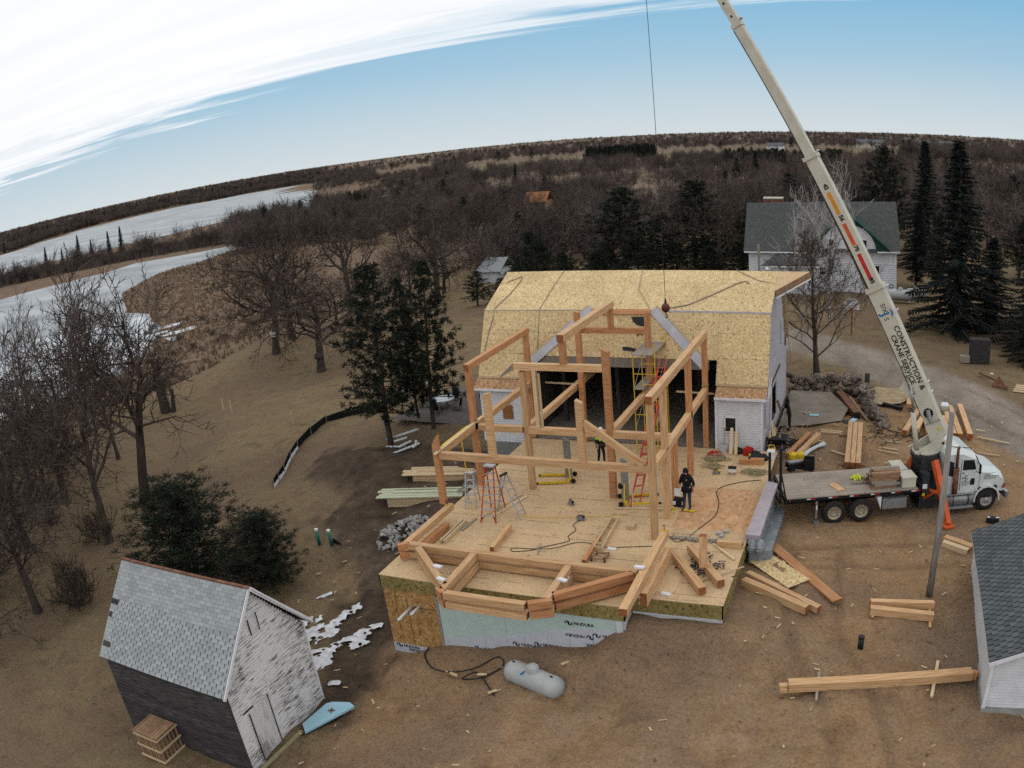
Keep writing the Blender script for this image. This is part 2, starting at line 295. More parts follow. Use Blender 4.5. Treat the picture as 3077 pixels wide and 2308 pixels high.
def wloc(o):
    l = Vector((0, 0, 0))
    while o is not None: l += Vector(o.location); o = o.parent
    return l
def clusters(mb, gap=0.012):      # pieces that do not touch one another
    n = len(mb.p)
    if n < 2 or n > 40: return None
    B = []
    for (a, b, _, _) in mb.p:
        q = np.array([tuple(v) for v in mb.v[a:b]]); B.append((q.min(0) - gap / 2, q.max(0) + gap / 2))
    g = list(range(n))
    def fd(i):
        while g[i] != i: i = g[i]
        return i
    for i in range(n):
        for j in range(i):
            if (B[i][0] <= B[j][1]).all() and (B[j][0] <= B[i][1]).all(): g[fd(i)] = fd(j)
    out = {}
    for i in range(n): out.setdefault(fd(i), []).append(i)
    return list(out.values()) if 1 < len(out) <= 14 else None
def sub(mb, ids):
    r = MB()
    for i in ids:
        a, b, c, d = mb.p[i]; r.add(mb.v[a:b], [[k - a for k in f] for f in mb.f[c:d]], mb.m[c:d], mb.uv[c:d])
    return r
def obj(name, mb, mats, parent=None, smooth=False, label=None, kind=None):
    if parent is not None and kind is None:
        cl = clusters(mb)
        if cl:
            os_ = [obj(name, sub(mb, c), mats, parent, smooth, label, kind) for c in cl]; return os_[0]
    me = mb.mesh(name, mats, wloc(parent) if parent else (0, 0, 0), smooth)
    o = bpy.data.objects.new(name, me); col.objects.link(o)
    if parent: o.parent = parent
    if label: o['label'] = label
    if kind: o['kind'] = kind
    return o
def thing(name, label, cat, loc=(0, 0, 0), rz=0.0, group=None):
    o = bpy.data.objects.new(name, None); col.objects.link(o); o.location = loc; o.rotation_euler = (0, 0, rz); o.empty_display_size = 0.3
    o['label'] = label; o['category'] = cat
    if group: o['group'] = group
    return o
def tag(o, label=None, cat=None, group=None, kind=None):
    if label: o['label'] = label
    if cat: o['category'] = cat
    if group: o['group'] = group
    if kind: o['kind'] = kind
    return o
def solo(name, mb, mats, label, cat, smooth=False, group=None, base=None):   # a thing that is one mesh
    vs = np.array(mb.v); b = base or (float(vs[:, 0].mean()), float(vs[:, 1].mean()), float(vs[:, 2].min()))
    me = mb.mesh(name, mats, b, smooth); o = bpy.data.objects.new(name, me); col.objects.link(o); o.location = b
    return tag(o, label, cat, group)
def dup(root, loc, rz=None, sc=None, label=None, group=None):
    def cp(o, par):
        c = o.copy(); col.objects.link(c); c.parent = par
        for ch in list(o.children): cp(ch, c)
        return c
    r = cp(root, None); r.location = loc
    if rz is not None: r.rotation_euler = (0, 0, rz)
    if sc is not None: r.scale = (sc, sc, sc) if isinstance(sc, (int, float)) else sc
    if label: r['label'] = label
    if group: r['group'] = group
    return r

# ------------------------------------------------------------------ terrain
CP=np.array([
(-9.6,-5.4,-3.5),(-9.6,-8,-3.7),(-6,-6,-2.95),(-5.7,-5.3,-2.7),(-3.8,-5.3,-2.25),(-2.4,-5.5,-1.85),(-1.4,-5.5,-1.85),(.3,-5.6,-1.3),(.6,-4.6,-.65),(2,-4.7,-.62),(3.6,-4.6,-.7),
(-2.7,-6.9,-3.0),(-1.3,-7.6,-3.0),(-3.2,-6.2,-2.9),(-5,-9,-3.2),(0,-8,-2.8),(2,-6.5,-2.0),(4,-6,-1.6),(4,-9,-2.4),(0,-12,-3.1),(6,-12,-2.6),(12,-12,-2.1),(6,-6.5,-1.6),
(8,-5,-1.45),(12.3,-6.5,-1.8),(12,-3,-1.5),(10.5,-1,-1.1),(8.5,-2,-1.05),(5,-2,-.85),(4,0,-.85),(4.2,3,-.85),(6,1,-.9),(7,4,-.9),(11,6,-.9),(14,8,-.9),(18,4,-1),(16,-2,-1.2),
(5,7,-.6),(4.3,10,-.4),(8,10,-.6),(12,12,-.7),(6,13,-.4),(4,16,-.4),(8,17,-.6),(4,22,-.6),(10,22,-.7),(16,18,-.8),(20,12,-.9),(25,25,-.8),
(5,30,-.8),(5,38,-1),(14,40,-1),(10,54,-1),(-5,54,-1.2),(-14,74,-1.8),(-20,95,-3),(20,90,-1.5),(60,60,-1),(60,150,0),(0,150,-3),(40,30,-1),
(-10,9.3,-1.3),(-12.3,9.5,-1.35),(-12.5,14,-1.3),(-12,21,-1.2),(-5,24,-1),(-9.6,4,-2.1),(-9.6,0,-2.7),(-9.6,-3,-3.2),(-12,1,-2.6),(-15,4,-2.4),(-13,7,-1.9),(-17,14,-1.4),(-18,18,-1.5),(-15,22,-1.5),
(-19,11.5,-2.1),(-22,8,-2.6),(-25,8,-3),(-28,15,-3),(-20,0,-3.1),(-16,-2,-3.3),(-14,-6,-3.6),(-10.8,-13,-4),(-10.5,-9,-3.95),(-16,-12,-4),(-21,-3,-3.7),(-32,-1,-4.2),(-32,-9,-4.5),(-21,-16,-4.2),(-15,-20,-4),(-6,-14,-3.5),(-8,-10,-3.7),(0,-20,-3.5),(12,-20,-2.5),
(-27,22,-3.2),(-24,35,-2.8),(-38,30,-5),(-47,38,-5.8),(-44,63,-4.5),(-60,67,-6.5),(-56,26,-6.8),(-45,10,-5.8),(-50,-5,-6.5),(-36,56,-3.6),(-30,50,-3),(-30,80,-4),(-50,100,-6.5),(-25,120,-5),
(-75,10,-8.5),(-80,40,-8.9),(-80,80,-8.9),(-90,120,-9),(-70,140,-8.5),(-60,-20,-7.5),(-45,-40,-6),(-110,0,-9.1),(-120,60,-9.1),(-130,100,-9.1),(-110,160,-9),(-80,190,-8.5),(-40,160,-6.5)])
def tz(x,y):
    x=np.asarray(x,float);y=np.asarray(y,float)
    sh=x.shape; x=x.ravel();y=y.ravel()
    if len(x)>20000: return np.concatenate([tz(x[i:i+20000],y[i:i+20000]) for i in range(0,len(x),20000)]).reshape(sh)
    d2=(x[:,None]-CP[:,0])**2+(y[:,None]-CP[:,1])**2
    sc=0.5+0.012*d2.min(1)[:,None]
    w=1/(d2+sc)**1.9
    z=(w*CP[:,2]).sum(1)/w.sum(1)
    # far field blend to flat marsh on the left, gentle farmland elsewhere
    r=np.hypot(x,y)
    t=np.clip((r-130)/120,0,1); t=t*t*(3-2*t)
    ang=np.degrees(np.arctan2(x-8,y+28))  # azimuth from the camera foot
    k=np.clip((ang+36)/10,0,1); k=k*k*(3-2*k)
    far=-9.05*(1-k)+(-4.0)*k
    z=z*(1-t)+far*t
    m=np.clip((-x-72)/14,0,1)*(1-k); z=z*(1-m)+np.where(z<-9.05,z,-9.05)*m
    return z.reshape(sh)
def T(x, y): return float(tz(np.array([x]), np.array([y]))[0])
def smooth(t): t = np.clip(t, 0, 1); return t * t * (3 - 2 * t)
def axis(lo, hi, step, far, g=1.085):
    a = list(np.arange(lo, hi + 1e-6, step)); s = step; x = hi; 
    while x < far: s *= g; x += s; a.append(x)
    s = step; x = lo; pre = []
    while x > -far: s *= g; x -= s; pre.append(x)
    return np.array(pre[::-1] + a)
def poly_in(X, Y, P):
    ins = np.zeros(X.shape, bool); n = len(P)
    for i in range(n):
        x0, y0 = P[i]; x1, y1 = P[(i + 1) % n]
        c = ((y0 > Y) != (y1 > Y)) & (X < (x1 - x0) * (Y - y0) / ((y1 - y0) or 1e-9) + x0); ins ^= c
    return ins
def seg_d(X, Y, P):      # distance to a polyline
    d = np.full(X.shape, 1e9)
    for (x0, y0), (x1, y1) in zip(P, P[1:]):
        dx, dy = x1 - x0, y1 - y0; t = np.clip(((X - x0) * dx + (Y - y0) * dy) / (dx * dx + dy * dy), 0, 1)
        d = np.minimum(d, np.hypot(X - x0 - t * dx, Y - y0 - t * dy))
    return d
def vnoise(X, Y, s, seed=0):   # cheap smooth value noise
    r = np.random.RandomState(seed); G = r.rand(256, 256)
    x = X / s; y = Y / s; xi = np.floor(x).astype(int); yi = np.floor(y).astype(int); fx = smooth(x - xi); fy = smooth(y - yi)
    g = lambda a, b: G[a % 256, b % 256]
    return (g(xi, yi) * (1 - fx) + g(xi + 1, yi) * fx) * (1 - fy) + (g(xi, yi + 1) * (1 - fx) + g(xi + 1, yi + 1) * fx) * fy
def far_rise(X, Y):
    r = np.hypot(X - 8, Y + 28); ang = np.degrees(np.arctan2(X - 8, Y + 28))
    off = smooth(seg_d(X, Y, FLK[1:10]) / 130) * (~poly_in(X, Y, FLK))
    hill = smooth((r - 830) / 200) * np.where(ang < -33, 8.5, 0) * smooth((-33 - ang) / 6) * off
    rise = smooth((r - 900) / 2600) * 5 * smooth((ang + 40) / 8)
    wob = (vnoise(X, Y, 420, 3) - 0.5) * 5 * smooth((r - 900) / 800) * off
    return hill + rise + wob
FLK = [(-1400, -200), (-746, 437), (-824, 535), (-887, 647), (-898, 746), (-870, 818), (-807, 823), (-801, 886), (-773, 927), (-700, 925), (-310, 385), (-304, 375), (-303, 349), (-323, 343), (-347, 340), (-430, 190), (-520, 60), (-900, -400)]
DRIVE = [(0.5, 36.5), (4.5, 33), (8.2, 29.5), (12, 24), (16, 18), (22, 9), (30, -2)]
XS, YS = axis(-30, 20, 0.17, 7000), axis(-21, 22, 0.17, 7000)
GX, GY = np.meshgrid(XS, YS); GZ = tz(GX, GY) + far_rise(GX, GY)
near = smooth((60 - np.hypot(GX, GY)) / 25)
site = smooth((27 - np.hypot(GX - 4, GY - 1)) / 7)
GZ = GZ + ((vnoise(GX, GY, 1.6, 1) - .5) * 0.16 + (vnoise(GX, GY, 0.7, 2) - .5) * 0.09) * near
GZ = GZ + (vnoise(GX, GY, 9, 4) - .5) * 0.5 * smooth((np.hypot(GX, GY) - 25) / 20) * (GZ > -8.8)
GZ = GZ + ((vnoise(GX, GY, 2.6, 21) - .5) * .55 + (vnoise(GX, GY, 0.8, 22) - .5) * .22) * smooth((-5.6 - GY) / 1.5) * smooth((14 - np.hypot(GX - 3, GY + 10)) / 4)
# dug slope right of the tank, soil heap by the silt fence, wheel ruts along the front
GZ = GZ + np.exp(-((GX + 19) / 3.2) ** 2 - ((GY - 8.6) / 2.0) ** 2) * 0.9 * (0.6 + 0.8 * vnoise(GX, GY, 0.9, 6))
TRK = np.zeros(GX.shape)
for k, PL in enumerate(([(-9, -17), (-2, -12.6), (5, -11.0), (14, -10.2), (24, -10)], [(-9, -19), (-2, -14.4), (5, -12.8), (14, -12.0), (24, -11.8)], [(-14, -20), (-3, -16.5), (7, -14.2), (20, -12.5)], [(9, -20), (8.5, -12), (7.2, -7), (5.5, -3.5), (5.2, 1.5)], [(10.8, -20), (10.2, -12), (9.0, -7), (7.3, -3.2), (7.0, 1.5)], [(-12, -1), (-11.6, -6), (-10, -11), (-6, -16)], [(-13.6, -1), (-13.2, -6), (-11.8, -11), (-8, -16)], [(5, 1.8), (11, 3.2), (20, 2.8), (30, 2)], [(5, 0.2), (11, 1.5), (20, 1.0), (30, 0)], [(11, 10.5), (17, 9), (24, 4)], [(12, 22), (17, 15), (24, 6)], [(14, 24), (19, 17), (27, 7)])):
    d = seg_d(GX, GY, PL); TRK = np.maximum(TRK, np.exp(-(d / 0.20) ** 4) * (0.35 + 0.65 * vnoise(GX, GY, 0.5, 8 + k)))
    GZ = GZ - np.exp(-(d / 0.20) ** 2) * 0.075 * (0.4 + vnoise(GX, GY, 0.4, 8 + k)) + np.exp(-((d - .34) / 0.10) ** 2) * 0.04
under = smooth((GX + 12.1) / .3) * smooth((2.9 - GX) / .3) * smooth((GY + 4.6) / .3) * smooth((20 - GY) / .3)
under2 = under * (1 - ((GX > .2) & (GY < -3.7)))
GZ = np.where((GX > -8.9) & (GX < 3.1) & (GY > -4.8) & (GY < 20.2) & ~((GX > .0) & (GY < -3.7)), -3.2, GZ)
GZ = np.where((GX > -11.6) & (GX < 2.6) & (GY > 10.0) & (GY < 20.2), -1.9, GZ)
nx, ny = len(XS), len(YS)
tv = np.stack([GX.ravel(), GY.ravel(), GZ.ravel()], 1)
idx = np.arange(nx * ny).reshape(ny, nx)
fc = np.stack([idx[:-1, :-1].ravel(), idx[:-1, 1:].ravel(), idx[1:, 1:].ravel(), idx[1:, :-1].ravel()], 1)
gm = bpy.data.meshes.new('ground'); gm.from_pydata(tv.tolist(), [], fc.tolist()); gm.polygons.foreach_set('use_smooth', [True] * len(fc))
# colour zones: R bare dirt, G mown lawn, B marsh reed, and second set: dark topsoil, gravel drive, far field
def zone(name, arr):
    a = gm.attributes.new(name, 'FLOAT', 'POINT'); a.data.foreach_set('value', arr.ravel().astype(np.float32))
wob = (vnoise(GX, GY, 3.5, 11) - .5) * 5 + (vnoise(GX, GY, 0.9, 12) - .5) * 1.6
DIRT = [(-11.5, 6), (-15, -0.5), (-12.5, -4), (-9, -8), (-9.6, -14), (-7, -30), (60, -40), (60, -10), (30, 8), (19, 17), (11, 21), (3, 22), (3, 9), (-10, 12)]
dI = poly_in(GX + wob * .35, GY + wob * .35, DIRT)
dd = seg_d(GX, GY, DIRT + DIRT[:1]); zone('dirt', smooth(.5 + np.where(dI, dd, -dd) / 2.2 + (vnoise(GX, GY, 1.2, 14) - .5) * .7))
SOIL = [(-10, 11), (-17, 12.2), (-24, 12), (-23.5, 8), (-18.5, 5.8), (-19, 3.5), (-13.5, -1), (-12.6, -5), (-10.2, -10), (-9, -10), (-9.3, 2)]
sI = poly_in(GX + wob * .3, GY - wob * .3, SOIL); ds = seg_d(GX, GY, SOIL + SOIL[:1]); zone('soil', smooth(.5 + np.where(sI, ds, -ds) / 1.3 + (vnoise(GX, GY, 0.8, 15) - .5) * .8))
zone('drive', smooth((3.6 - seg_d(GX, GY, DRIVE) + wob * .12) / 1.4))
zone('marsh', smooth((-GX - 62 + (GY - 20) * .12 + wob) / 9) * smooth((-7.0 - GZ) / 1.2))
r_ = np.hypot(GX - 8, GY + 28); an = np.degrees(np.arctan2(GX - 8, GY + 28))
fld = smooth((r_ - 520) / 60) * smooth((860 - r_) / 80) * smooth((an + 29) / 3) * smooth((30 - an) / 4)
zone('field', fld); zone('track', TRK)
zone('wood', smooth((np.hypot(GX + 20, GY - 20) - 95) / 40) * (1 - fld) * (GZ > -8.6))
ground = bpy.data.objects.new('ground', gm); col.objects.link(ground); ground['kind'] = 'structure'
def ground_mat():
    m = bpy.data.materials.new('ground_soil_and_grass'); m.use_nodes = True; t = m.node_tree; p = t.nodes['Principled BSDF']; p.inputs['Roughness'].default_value = 1.0; p.inputs['Specular IOR Level'].default_value = 0.08
    g = N(t, 'ShaderNodeNewGeometry'); pos = g.outputs['Position']
    def nz(s, d=6, r=.6, st=None):
        n = N(t, 'ShaderNodeTexNoise'); n.inputs['Scale'].default_value = s; n.inputs['Detail'].default_value = d; n.inputs['Roughness'].default_value = r
        if st: q = N(t, 'ShaderNodeMapping'); L(t, pos, q.inputs[0]); q.inputs['Scale'].default_value = st[:3]; q.inputs['Rotation'].default_value = (0, 0, st[3]); L(t, q.outputs[0], n.inputs[0])
        else: L(t, pos, n.inputs[0])
        return n.outputs[0]
    A = lambda nm: N(t, 'ShaderNodeAttribute', attribute_name=nm).outputs['Fac']
    fine = nz(9, 8, .75); mid = nz(0.9, 7, .65); big = nz(0.12, 5)
    # lawn in late winter: straw with olive patches
    lawn = ramp(t, mid, [(0.30, (0.135, 0.096, 0.058)), (0.5, (0.235, 0.17, 0.10)), (0.62, (0.215, 0.17, 0.09)), (0.75, (0.31, 0.23, 0.14))])
    lawn = mixc(t, ramp(t, big, [(0.42, 0.0), (0.6, 0.75)]), lawn, (0.185, 0.128, 0.086))
    dirt = ramp(t, mid, [(0.28, (0.22, 0.135, 0.072)), (0.5, (0.335, 0.212, 0.116)), (0.72, (0.41, 0.275, 0.16))])
    dirt = mixc(t, ramp(t, nz(0.33, 4), [(0.47, 0.0), (0.62, 0.55)]), dirt, (0.30, 0.235, 0.178))
    dirt = mixc(t, ramp(t, nz(0.55, 6, .7, (1, 2.6, 1, 0.1)), [(0.55, 0.0), (0.68, 0.6)]), dirt, (0.175, 0.118, 0.075))
    soil = ramp(t, mid, [(0.3, (0.050, 0.036, 0.027)), (0.55, (0.105, 0.075, 0.053)), (0.72, (0.175, 0.125, 0.085))])
    dirt = mixc(t, ramp(t, nz(0.16, 5, .7), [(0.40, 0.0), (0.60, 0.6)]), dirt, (0.37, 0.225, 0.11))
    dirt = mixc(t, ramp(t, nz(0.10, 4, .6), [(0.46, 0.0), (0.58, 0.6)]), dirt, (0.185, 0.135, 0.102))
    drive = ramp(t, nz(0.5, 6, .6, (1, .35, 1, 0.6)), [(0.3, (0.20, 0.165, 0.135)), (0.6, (0.34, 0.285, 0.235)), (0.8, (0.40, 0.34, 0.28))])
    marsh = ramp(t, nz(0.30, 7, .7, (1, 1.6, 1, -.5)), [(0.3, (0.115, 0.078, 0.055)), (0.5, (0.19, 0.13, 0.088)), (0.7, (0.27, 0.20, 0.135))])
    field = ramp(t, nz(0.006, 4, .5, (1, 4, 1, .25)), [(0.38, (0.24, 0.185, 0.12)), (0.5, (0.155, 0.14, 0.078)), (0.62, (0.28, 0.22, 0.15))])
    wood = ramp(t, nz(0.05, 6), [(0.3, (0.12, 0.088, 0.066)), (0.7, (0.26, 0.19, 0.13))])
    c = mixc(t, A('wood'), lawn, wood); c = mixc(t, A('marsh'), c, marsh); c = mixc(t, A('field'), c, field); c = mixc(t, A('dirt'), c, dirt); c = mixc(t, A('soil'), c, soil); c = mixc(t, A('drive'), c, drive)
    c = mixc(t, mathn(t, 'MULTIPLY', A('track'), 0.5), c, (0.13, 0.09, 0.06))
    c = mixc(t, 1.0, c, ramp(t, nz(4.5, 4, .6), [(0.62, 1.0), (0.69, 0.45)]), 'MULTIPLY')
    f = ramp(t, fine, [(0.28, 0.55), (0.5, 1.0), (0.74, 1.4)])
    c = mixc(t, 1.0, c, f, 'MULTIPLY'); L(t, c, p.inputs['Base Color'])
    b = N(t, 'ShaderNodeBump'); b.inputs['Strength'].default_value = 0.9; b.inputs['Distance'].default_value = 0.16; L(t, nz(3.5, 9, .75), b.inputs['Height']); L(t, b.outputs[0], p.inputs['Normal'])
    return m
gm.materials.append(ground_mat())

def sheet(name, P, z, m, kind='structure', label=None, rough=0.0, cat=None):
    mb = MB(); n = len(P); mb.add([(x, y, z) for x, y in P], [tuple(range(n))], 0)
    me = mb.mesh(name, m); bm = bmesh.new(); bm.from_mesh(me)
    if rough:
        bmesh.ops.subdivide_edges(bm, edges=bm.edges[:], cuts=6)
        for v in bm.verts:
            q = noise.noise_vector(v.co * 0.11) + noise.noise_vector(v.co * 0.5) * .4; v.co.x += q.x * rough; v.co.y += q.y * rough
    bmesh.ops.triangulate(bm, faces=bm.faces[:]); 
    for f in bm.faces:
        if f.normal.z < 0: f.normal_flip()
    bm.to_mesh(me); bm.free(); o = bpy.data.objects.new(name, me); col.objects.link(o)
    return tag(o, label, cat, kind=kind)
def ice_mat(name, a, b, s, st):
    m = mat(name, a, b, s, 0.75, coord='World', stretch=st, lo=.4, hi=.6, detail=8, spec=0.15); return m
ice = ice_mat('grey_lake_ice', (0.47, 0.50, 0.515), (0.30, 0.325, 0.34), 0.02, (1, 3.2, 1))
iceb = ice_mat('bright_ice', (0.72, 0.76, 0.80), (0.55, 0.60, 0.64), 0.05, (1, 1.6, 1))
BAY = [(-96, 23), (-90, 30), (-89, 47), (-94, 54), (-95, 58), (-110, 75), (-126, 87), (-133, 90), (-139, 92), (-161, 109), (-171, 117), (-182, 134), (-189, 148), (-190, 155), (-187, 165), (-190, 175), (-193, 186), (-186, 193), (-187, 207), (-175, 214), (-172, 219), (-191, 233), (-200, 228), (-203, 216), (-209, 202), (-216, 193), (-242, 183), (-239, 167), (-250, 155), (-266, 134), (-279, 118), (-330, 60), (-330, -120), (-130, -120)]
sheet('lake', BAY, -9.0, ice, rough=1.2)
sheet('snow_on_ice', [(-163, 61), (-156, 66), (-141, 74), (-129, 80), (-128, 86), (-122, 83), (-110, 74), (-97, 58), (-95.5, 54), (-91, 46), (-92, 31), (-97, 24), (-130, -30), (-230, -60)], -8.96, iceb, rough=0.8)
sheet('far_lake', [(-1400, -200), (-746, 437), (-824, 535), (-887, 647), (-898, 746), (-870, 818), (-807, 823), (-801, 886), (-773, 927), (-700, 925), (-310, 385), (-304, 375), (-303, 349), (-323, 343), (-347, 340), (-348, 299), (-361, 272), (-395, 248), (-412, 223), (-430, 190), (-520, 60), (-900, -400)], -8.9, ice, rough=2.5)
sheet('pond_ice', [(-240, 350), (-218, 355), (-222, 372), (-245, 365)], -6.4, iceb, rough=1.5)
sheet('marsh_channel_ice', [(-190, 264), (-177, 268), (-158, 262), (-165, 290), (-192, 297), (-201, 290)], -7.2, iceb, rough=2)
def snow_patches():
    mb = MB()
    # (cx, cy, half length, half width, direction, threshold, cell)
    S_ = [(-13.3, -5.3, 1.5, .8, .9, .50, .09), (-12.2, -6.7, 1.1, .8, .8, .5, .09), (-14.0, -4.3, 1.2, .35, 1.0, .5, .08), (-12.7, -3.9, 1.6, .35, 1.05, .55, .08), (-14.3, -2.5, .55, .16, .9, .45, .07), (-11.3, -5.3, .9, .5, .5, .55, .08), (-10.9, -4.4, .8, .35, .9, .58, .08), (-12.0, -8.6, .8, .35, 1.3, .5, .08), (-10.6, -7.6, .3, .2, .3, .5, .07),
          (-104, 70, 7, 3.5, .9, .5, .5), (-99, 66, 5, 2.5, .7, .55, .5), (-108, 77, 6, 2.0, .9, .52, .5), (-92.5, 50, 4.5, 3, .2, .55, .5), (-90, 42, 3.5, 3, .1, .55, .5)]
    for (cx, cy, rx, ry, a, th, c) in S_:
        m = int(rx / c) + 2; u, v = np.meshgrid(np.arange(-m, m) * c, np.arange(-m, m) * c); ca, sa = math.cos(a), math.sin(a); X = cx + u * ca - v * sa; Y = cy + u * sa + v * ca
        e = 1 - (u / rx) ** 2 - (v / ry) ** 2; k = 1 if c < .2 else 6; q = vnoise(X, Y, .42 * k, 31) * .45 + vnoise(X, Y, .15 * k, 32) * .33 + vnoise(X, Y, .08 * k, 34) * .22; on = (e > 0) & (q > th - .16 * np.clip(e, 0, 1)); Z = tz(X, Y) + .05 + .05 * np.clip(e, 0, 1) + (vnoise(X, Y, .3 * k, 33) * .03)
        for i in range(on.shape[0] - 1):
            for j in range(on.shape[1] - 1):
                P = [(i, j), (i, j + 1), (i + 1, j + 1), (i + 1, j)]; K = [t for t in P if on[t]]
                if len(K) >= 3: mb.add([(X[t], Y[t], Z[t]) for t in K], [tuple(range(len(K)))])
    return obj('snow_patches', mb, snowm, kind='stuff', label='thin patches of melting snow on the soil')
snow_patches()
# ------------------------------------------------------------------ new house floor on its foundation
DK = thing('house_foundation', 'unfinished house floor of bare wooden sheets on a pale foam foundation wall', 'foundation', (-9.3, -5.1, -3.4))
DX0, DX1, DX2, DY0, DY1, DYB = -9.28, 0.30, 3.5, -5.08, -4.36, 9.68
def floor_sheets():
    row = 0; y = DY0
    while y < DYB - .05:
        y2 = min(y + 1.22, DYB); xr = DX1 if y < DY1 - .05 else (DX2 if y < 0.2 else 0.42)
        if y < DY1 < y2: xr = DX1
        x = DX0 - (1.22 if row % 2 else 0)
        while x < xr - .05:
            a, b = max(x, DX0), min(x + 2.44, xr)
            if b - a > .05:
                mb = MB(); mb.add([(a + .003, y + .003, -.022), (b - .003, y + .003, -.022), (b - .003, y2 - .003, -.022), (a + .003, y2 - .003, -.022)] + [(a + .003, y + .003, 0), (b - .003, y + .003, 0), (b - .003, y2 - .003, 0), (a + .003, y2 - .003, 0)],
                    [(3, 2, 1, 0), (4, 5, 6, 7), (0, 1, 5, 4), (1, 2, 6, 5), (2, 3, 7, 6), (3, 0, 4, 7)], 0, [[(0, 0)] * 4, [(0, 0), ((b - a) / 2.44, 0), ((b - a) / 2.44, (y2 - y) / 1.22), (0, (y2 - y) / 1.22)]] + [[(0, 0)] * 4] * 4)
                obj('floor_sheet', mb, osb_deck, DK)
            x += 2.44
        row += 1; y += 1.22
    # strip right of the notch, filled sheet by sheet
    for (a, b, c, d) in ((DX1 + .0, 1.9, DY1, -3.88 + .0), (1.9, DX2, DY1, -3.88)):
        mb = MB().box(((a + b) / 2, (c + d) / 2, -.011), (b - a - .006, d - c - .006, .022)); obj('floor_sheet', mb, osb_deck, DK)
    # plywood apron on the right, one step lower in colour
    x = .42
    while x < DX2 - .1:
        x2 = min(x + 1.22, DX2)
        for (c, d) in ((.2, 2.64), (2.64, 5.08)):
            obj('plywood_sheet', MB().box(((x + x2) / 2, (c + d) / 2, -.013), (x2 - x - .008, d - c - .008, .022)), ply, DK)
        for (c, d) in ((5.08, 7.5), (7.5, DYB)):
            obj('floor_sheet', MB().box(((x + x2) / 2, (c + d) / 2, -.012), (x2 - x - .006, d - c - .006, .022)), osb_deck, DK)
        x = x2
floor_sheets()
zr = -.56
obj('rim_board', MB().beam((DX0, DY0 + .02, zr / 2 - .012), (DX1, DY0 + .02, zr / 2 - .012), .04, -zr - .02), rimb, DK)
obj('rim_board', MB().beam((DX1 - .02, DY0, zr / 2 - .012), (DX1 - .02, DY1, zr / 2 - .012), .04, -zr - .02), rimb, DK)
obj('rim_board', MB().beam((DX1, DY1 + .02, zr / 2 - .012), (DX2, DY1 + .02, zr / 2 - .012), .04, -zr - .02), rimb, DK)
obj('rim_board', MB().beam((DX2 - .02, DY1, zr / 2 - .012), (DX2 - .02, 5.2, zr / 2 - .012), .04, -zr - .02), rimb, DK)
obj('rim_board', MB().beam((DX0 + .02, DY0, zr / 2 - .012), (DX0 + .02, DYB, zr / 2 - .012), .04, -zr - .02), rimb, DK)
for x in (-6.9, -4.4, -1.9, .27): obj('rim_seam', MB().box((x, DY0 - .003, zr / 2), (.012, .006, -zr - .03)), black, DK)
# foundation walls of stacked foam block, set back under the rim
Y1 = DY0 + .05; zb = -4.2
def wallpoly(name, x0, x1, z0, z1, m, y=Y1, t=.06, lab=None): return obj(name, MB().prism([(x0, y, z0), (x1, y, z0), (x1, y, z1), (x0, y, z1)], (0, t, 0)), m, DK, label=lab)
wallpoly('sheathing_panel', DX0 + .06, -7.95, -3.05, zr, osb_wall); wallpoly('sheathing_panel', -7.94, -6.98, -3.05, zr, osb_wall)
for x in (-8.75, -8.25): obj('panel_seam', MB().box((x, Y1 - .004, -1.8), (.012, .008, 2.45)), black, DK)
obj('panel_seam', MB().box((-7.6, Y1 - .004, -1.25), (1.2, .008, .02)), black, DK)
obj('corner_post', MB().box((-6.92, Y1 + .02, -1.9), (.1, .1, 2.6)), greylum, DK)
# teal insulation above, lilac-white block below with a stepped joint
wallpoly('insulation_panel', -6.86, -4.2, -2.75, zr, foam, Y1 - .012); wallpoly('insulation_panel', -4.19, -1.6, -2.3, zr, foam, Y1 - .012); wallpoly('insulation_panel', -1.59, DX1 - .05, -1.25, zr, foam, Y1 - .012)
steps = [(DX0 + .06, -8.1, -3.06), (-8.1, -6.87, -3.06), (-6.86, -5.9, -2.35), (-5.89, -5.1, -2.15), (-5.09, -4.2, -1.95), (-4.19, -3.5, -1.75), (-3.49, -2.6, -1.55), (-2.59, -1.75, -1.3), (-1.74, -.9, -1.1), (-.89, DX1 - .05, -1.05)]
blockm = mat('foam_block', (0.56, 0.58, 0.64), (0.50, 0.52, 0.58), 2.5, 0.8)
for i, (a, b, z) in enumerate(steps): wallpoly('foam_block', a, b - .008, zb, z, blockm, Y1 - .02 - (i % 2) * .006, .05)
obj('foundation_wall', MB().box(((DX0 + DX1) / 2, Y1 + .18, -2.35), (DX1 - DX0 - .12, .22, 3.55)).box((DX0 + .22, 2.3, -2.3), (.22, 14.2, 3.45)).box((DX1 - .2, -4.7, -2.3), (.22, .8, 3.45)), foamwhite, DK)
obj('foam_block', MB().prism([(DX1 - .06, DY0 + .06, -2.2), (DX1 - .06, DY1 + .3, -1.0), (DX1 - .06, DY1 + .3, zr), (DX1 - .06, DY0 + .06, zr)], (.05, 0, 0)), foamwhite, DK)
obj('foam_strip', MB().box(((DX1 + DX2) / 2 - .05, DY1 + .05, -.60), (DX2 - DX1 - .2, .04, .10)), foamwhite, DK)
obj('foundation_wall', MB().box(((DX1 + DX2) / 2, DY1 + .2, -2.2), (DX2 - DX1 - .1, .2, 3.2)).box((DX2 - .2, .4, -2.2), (.2, 9.3, 3.2)), foamwhite, DK)
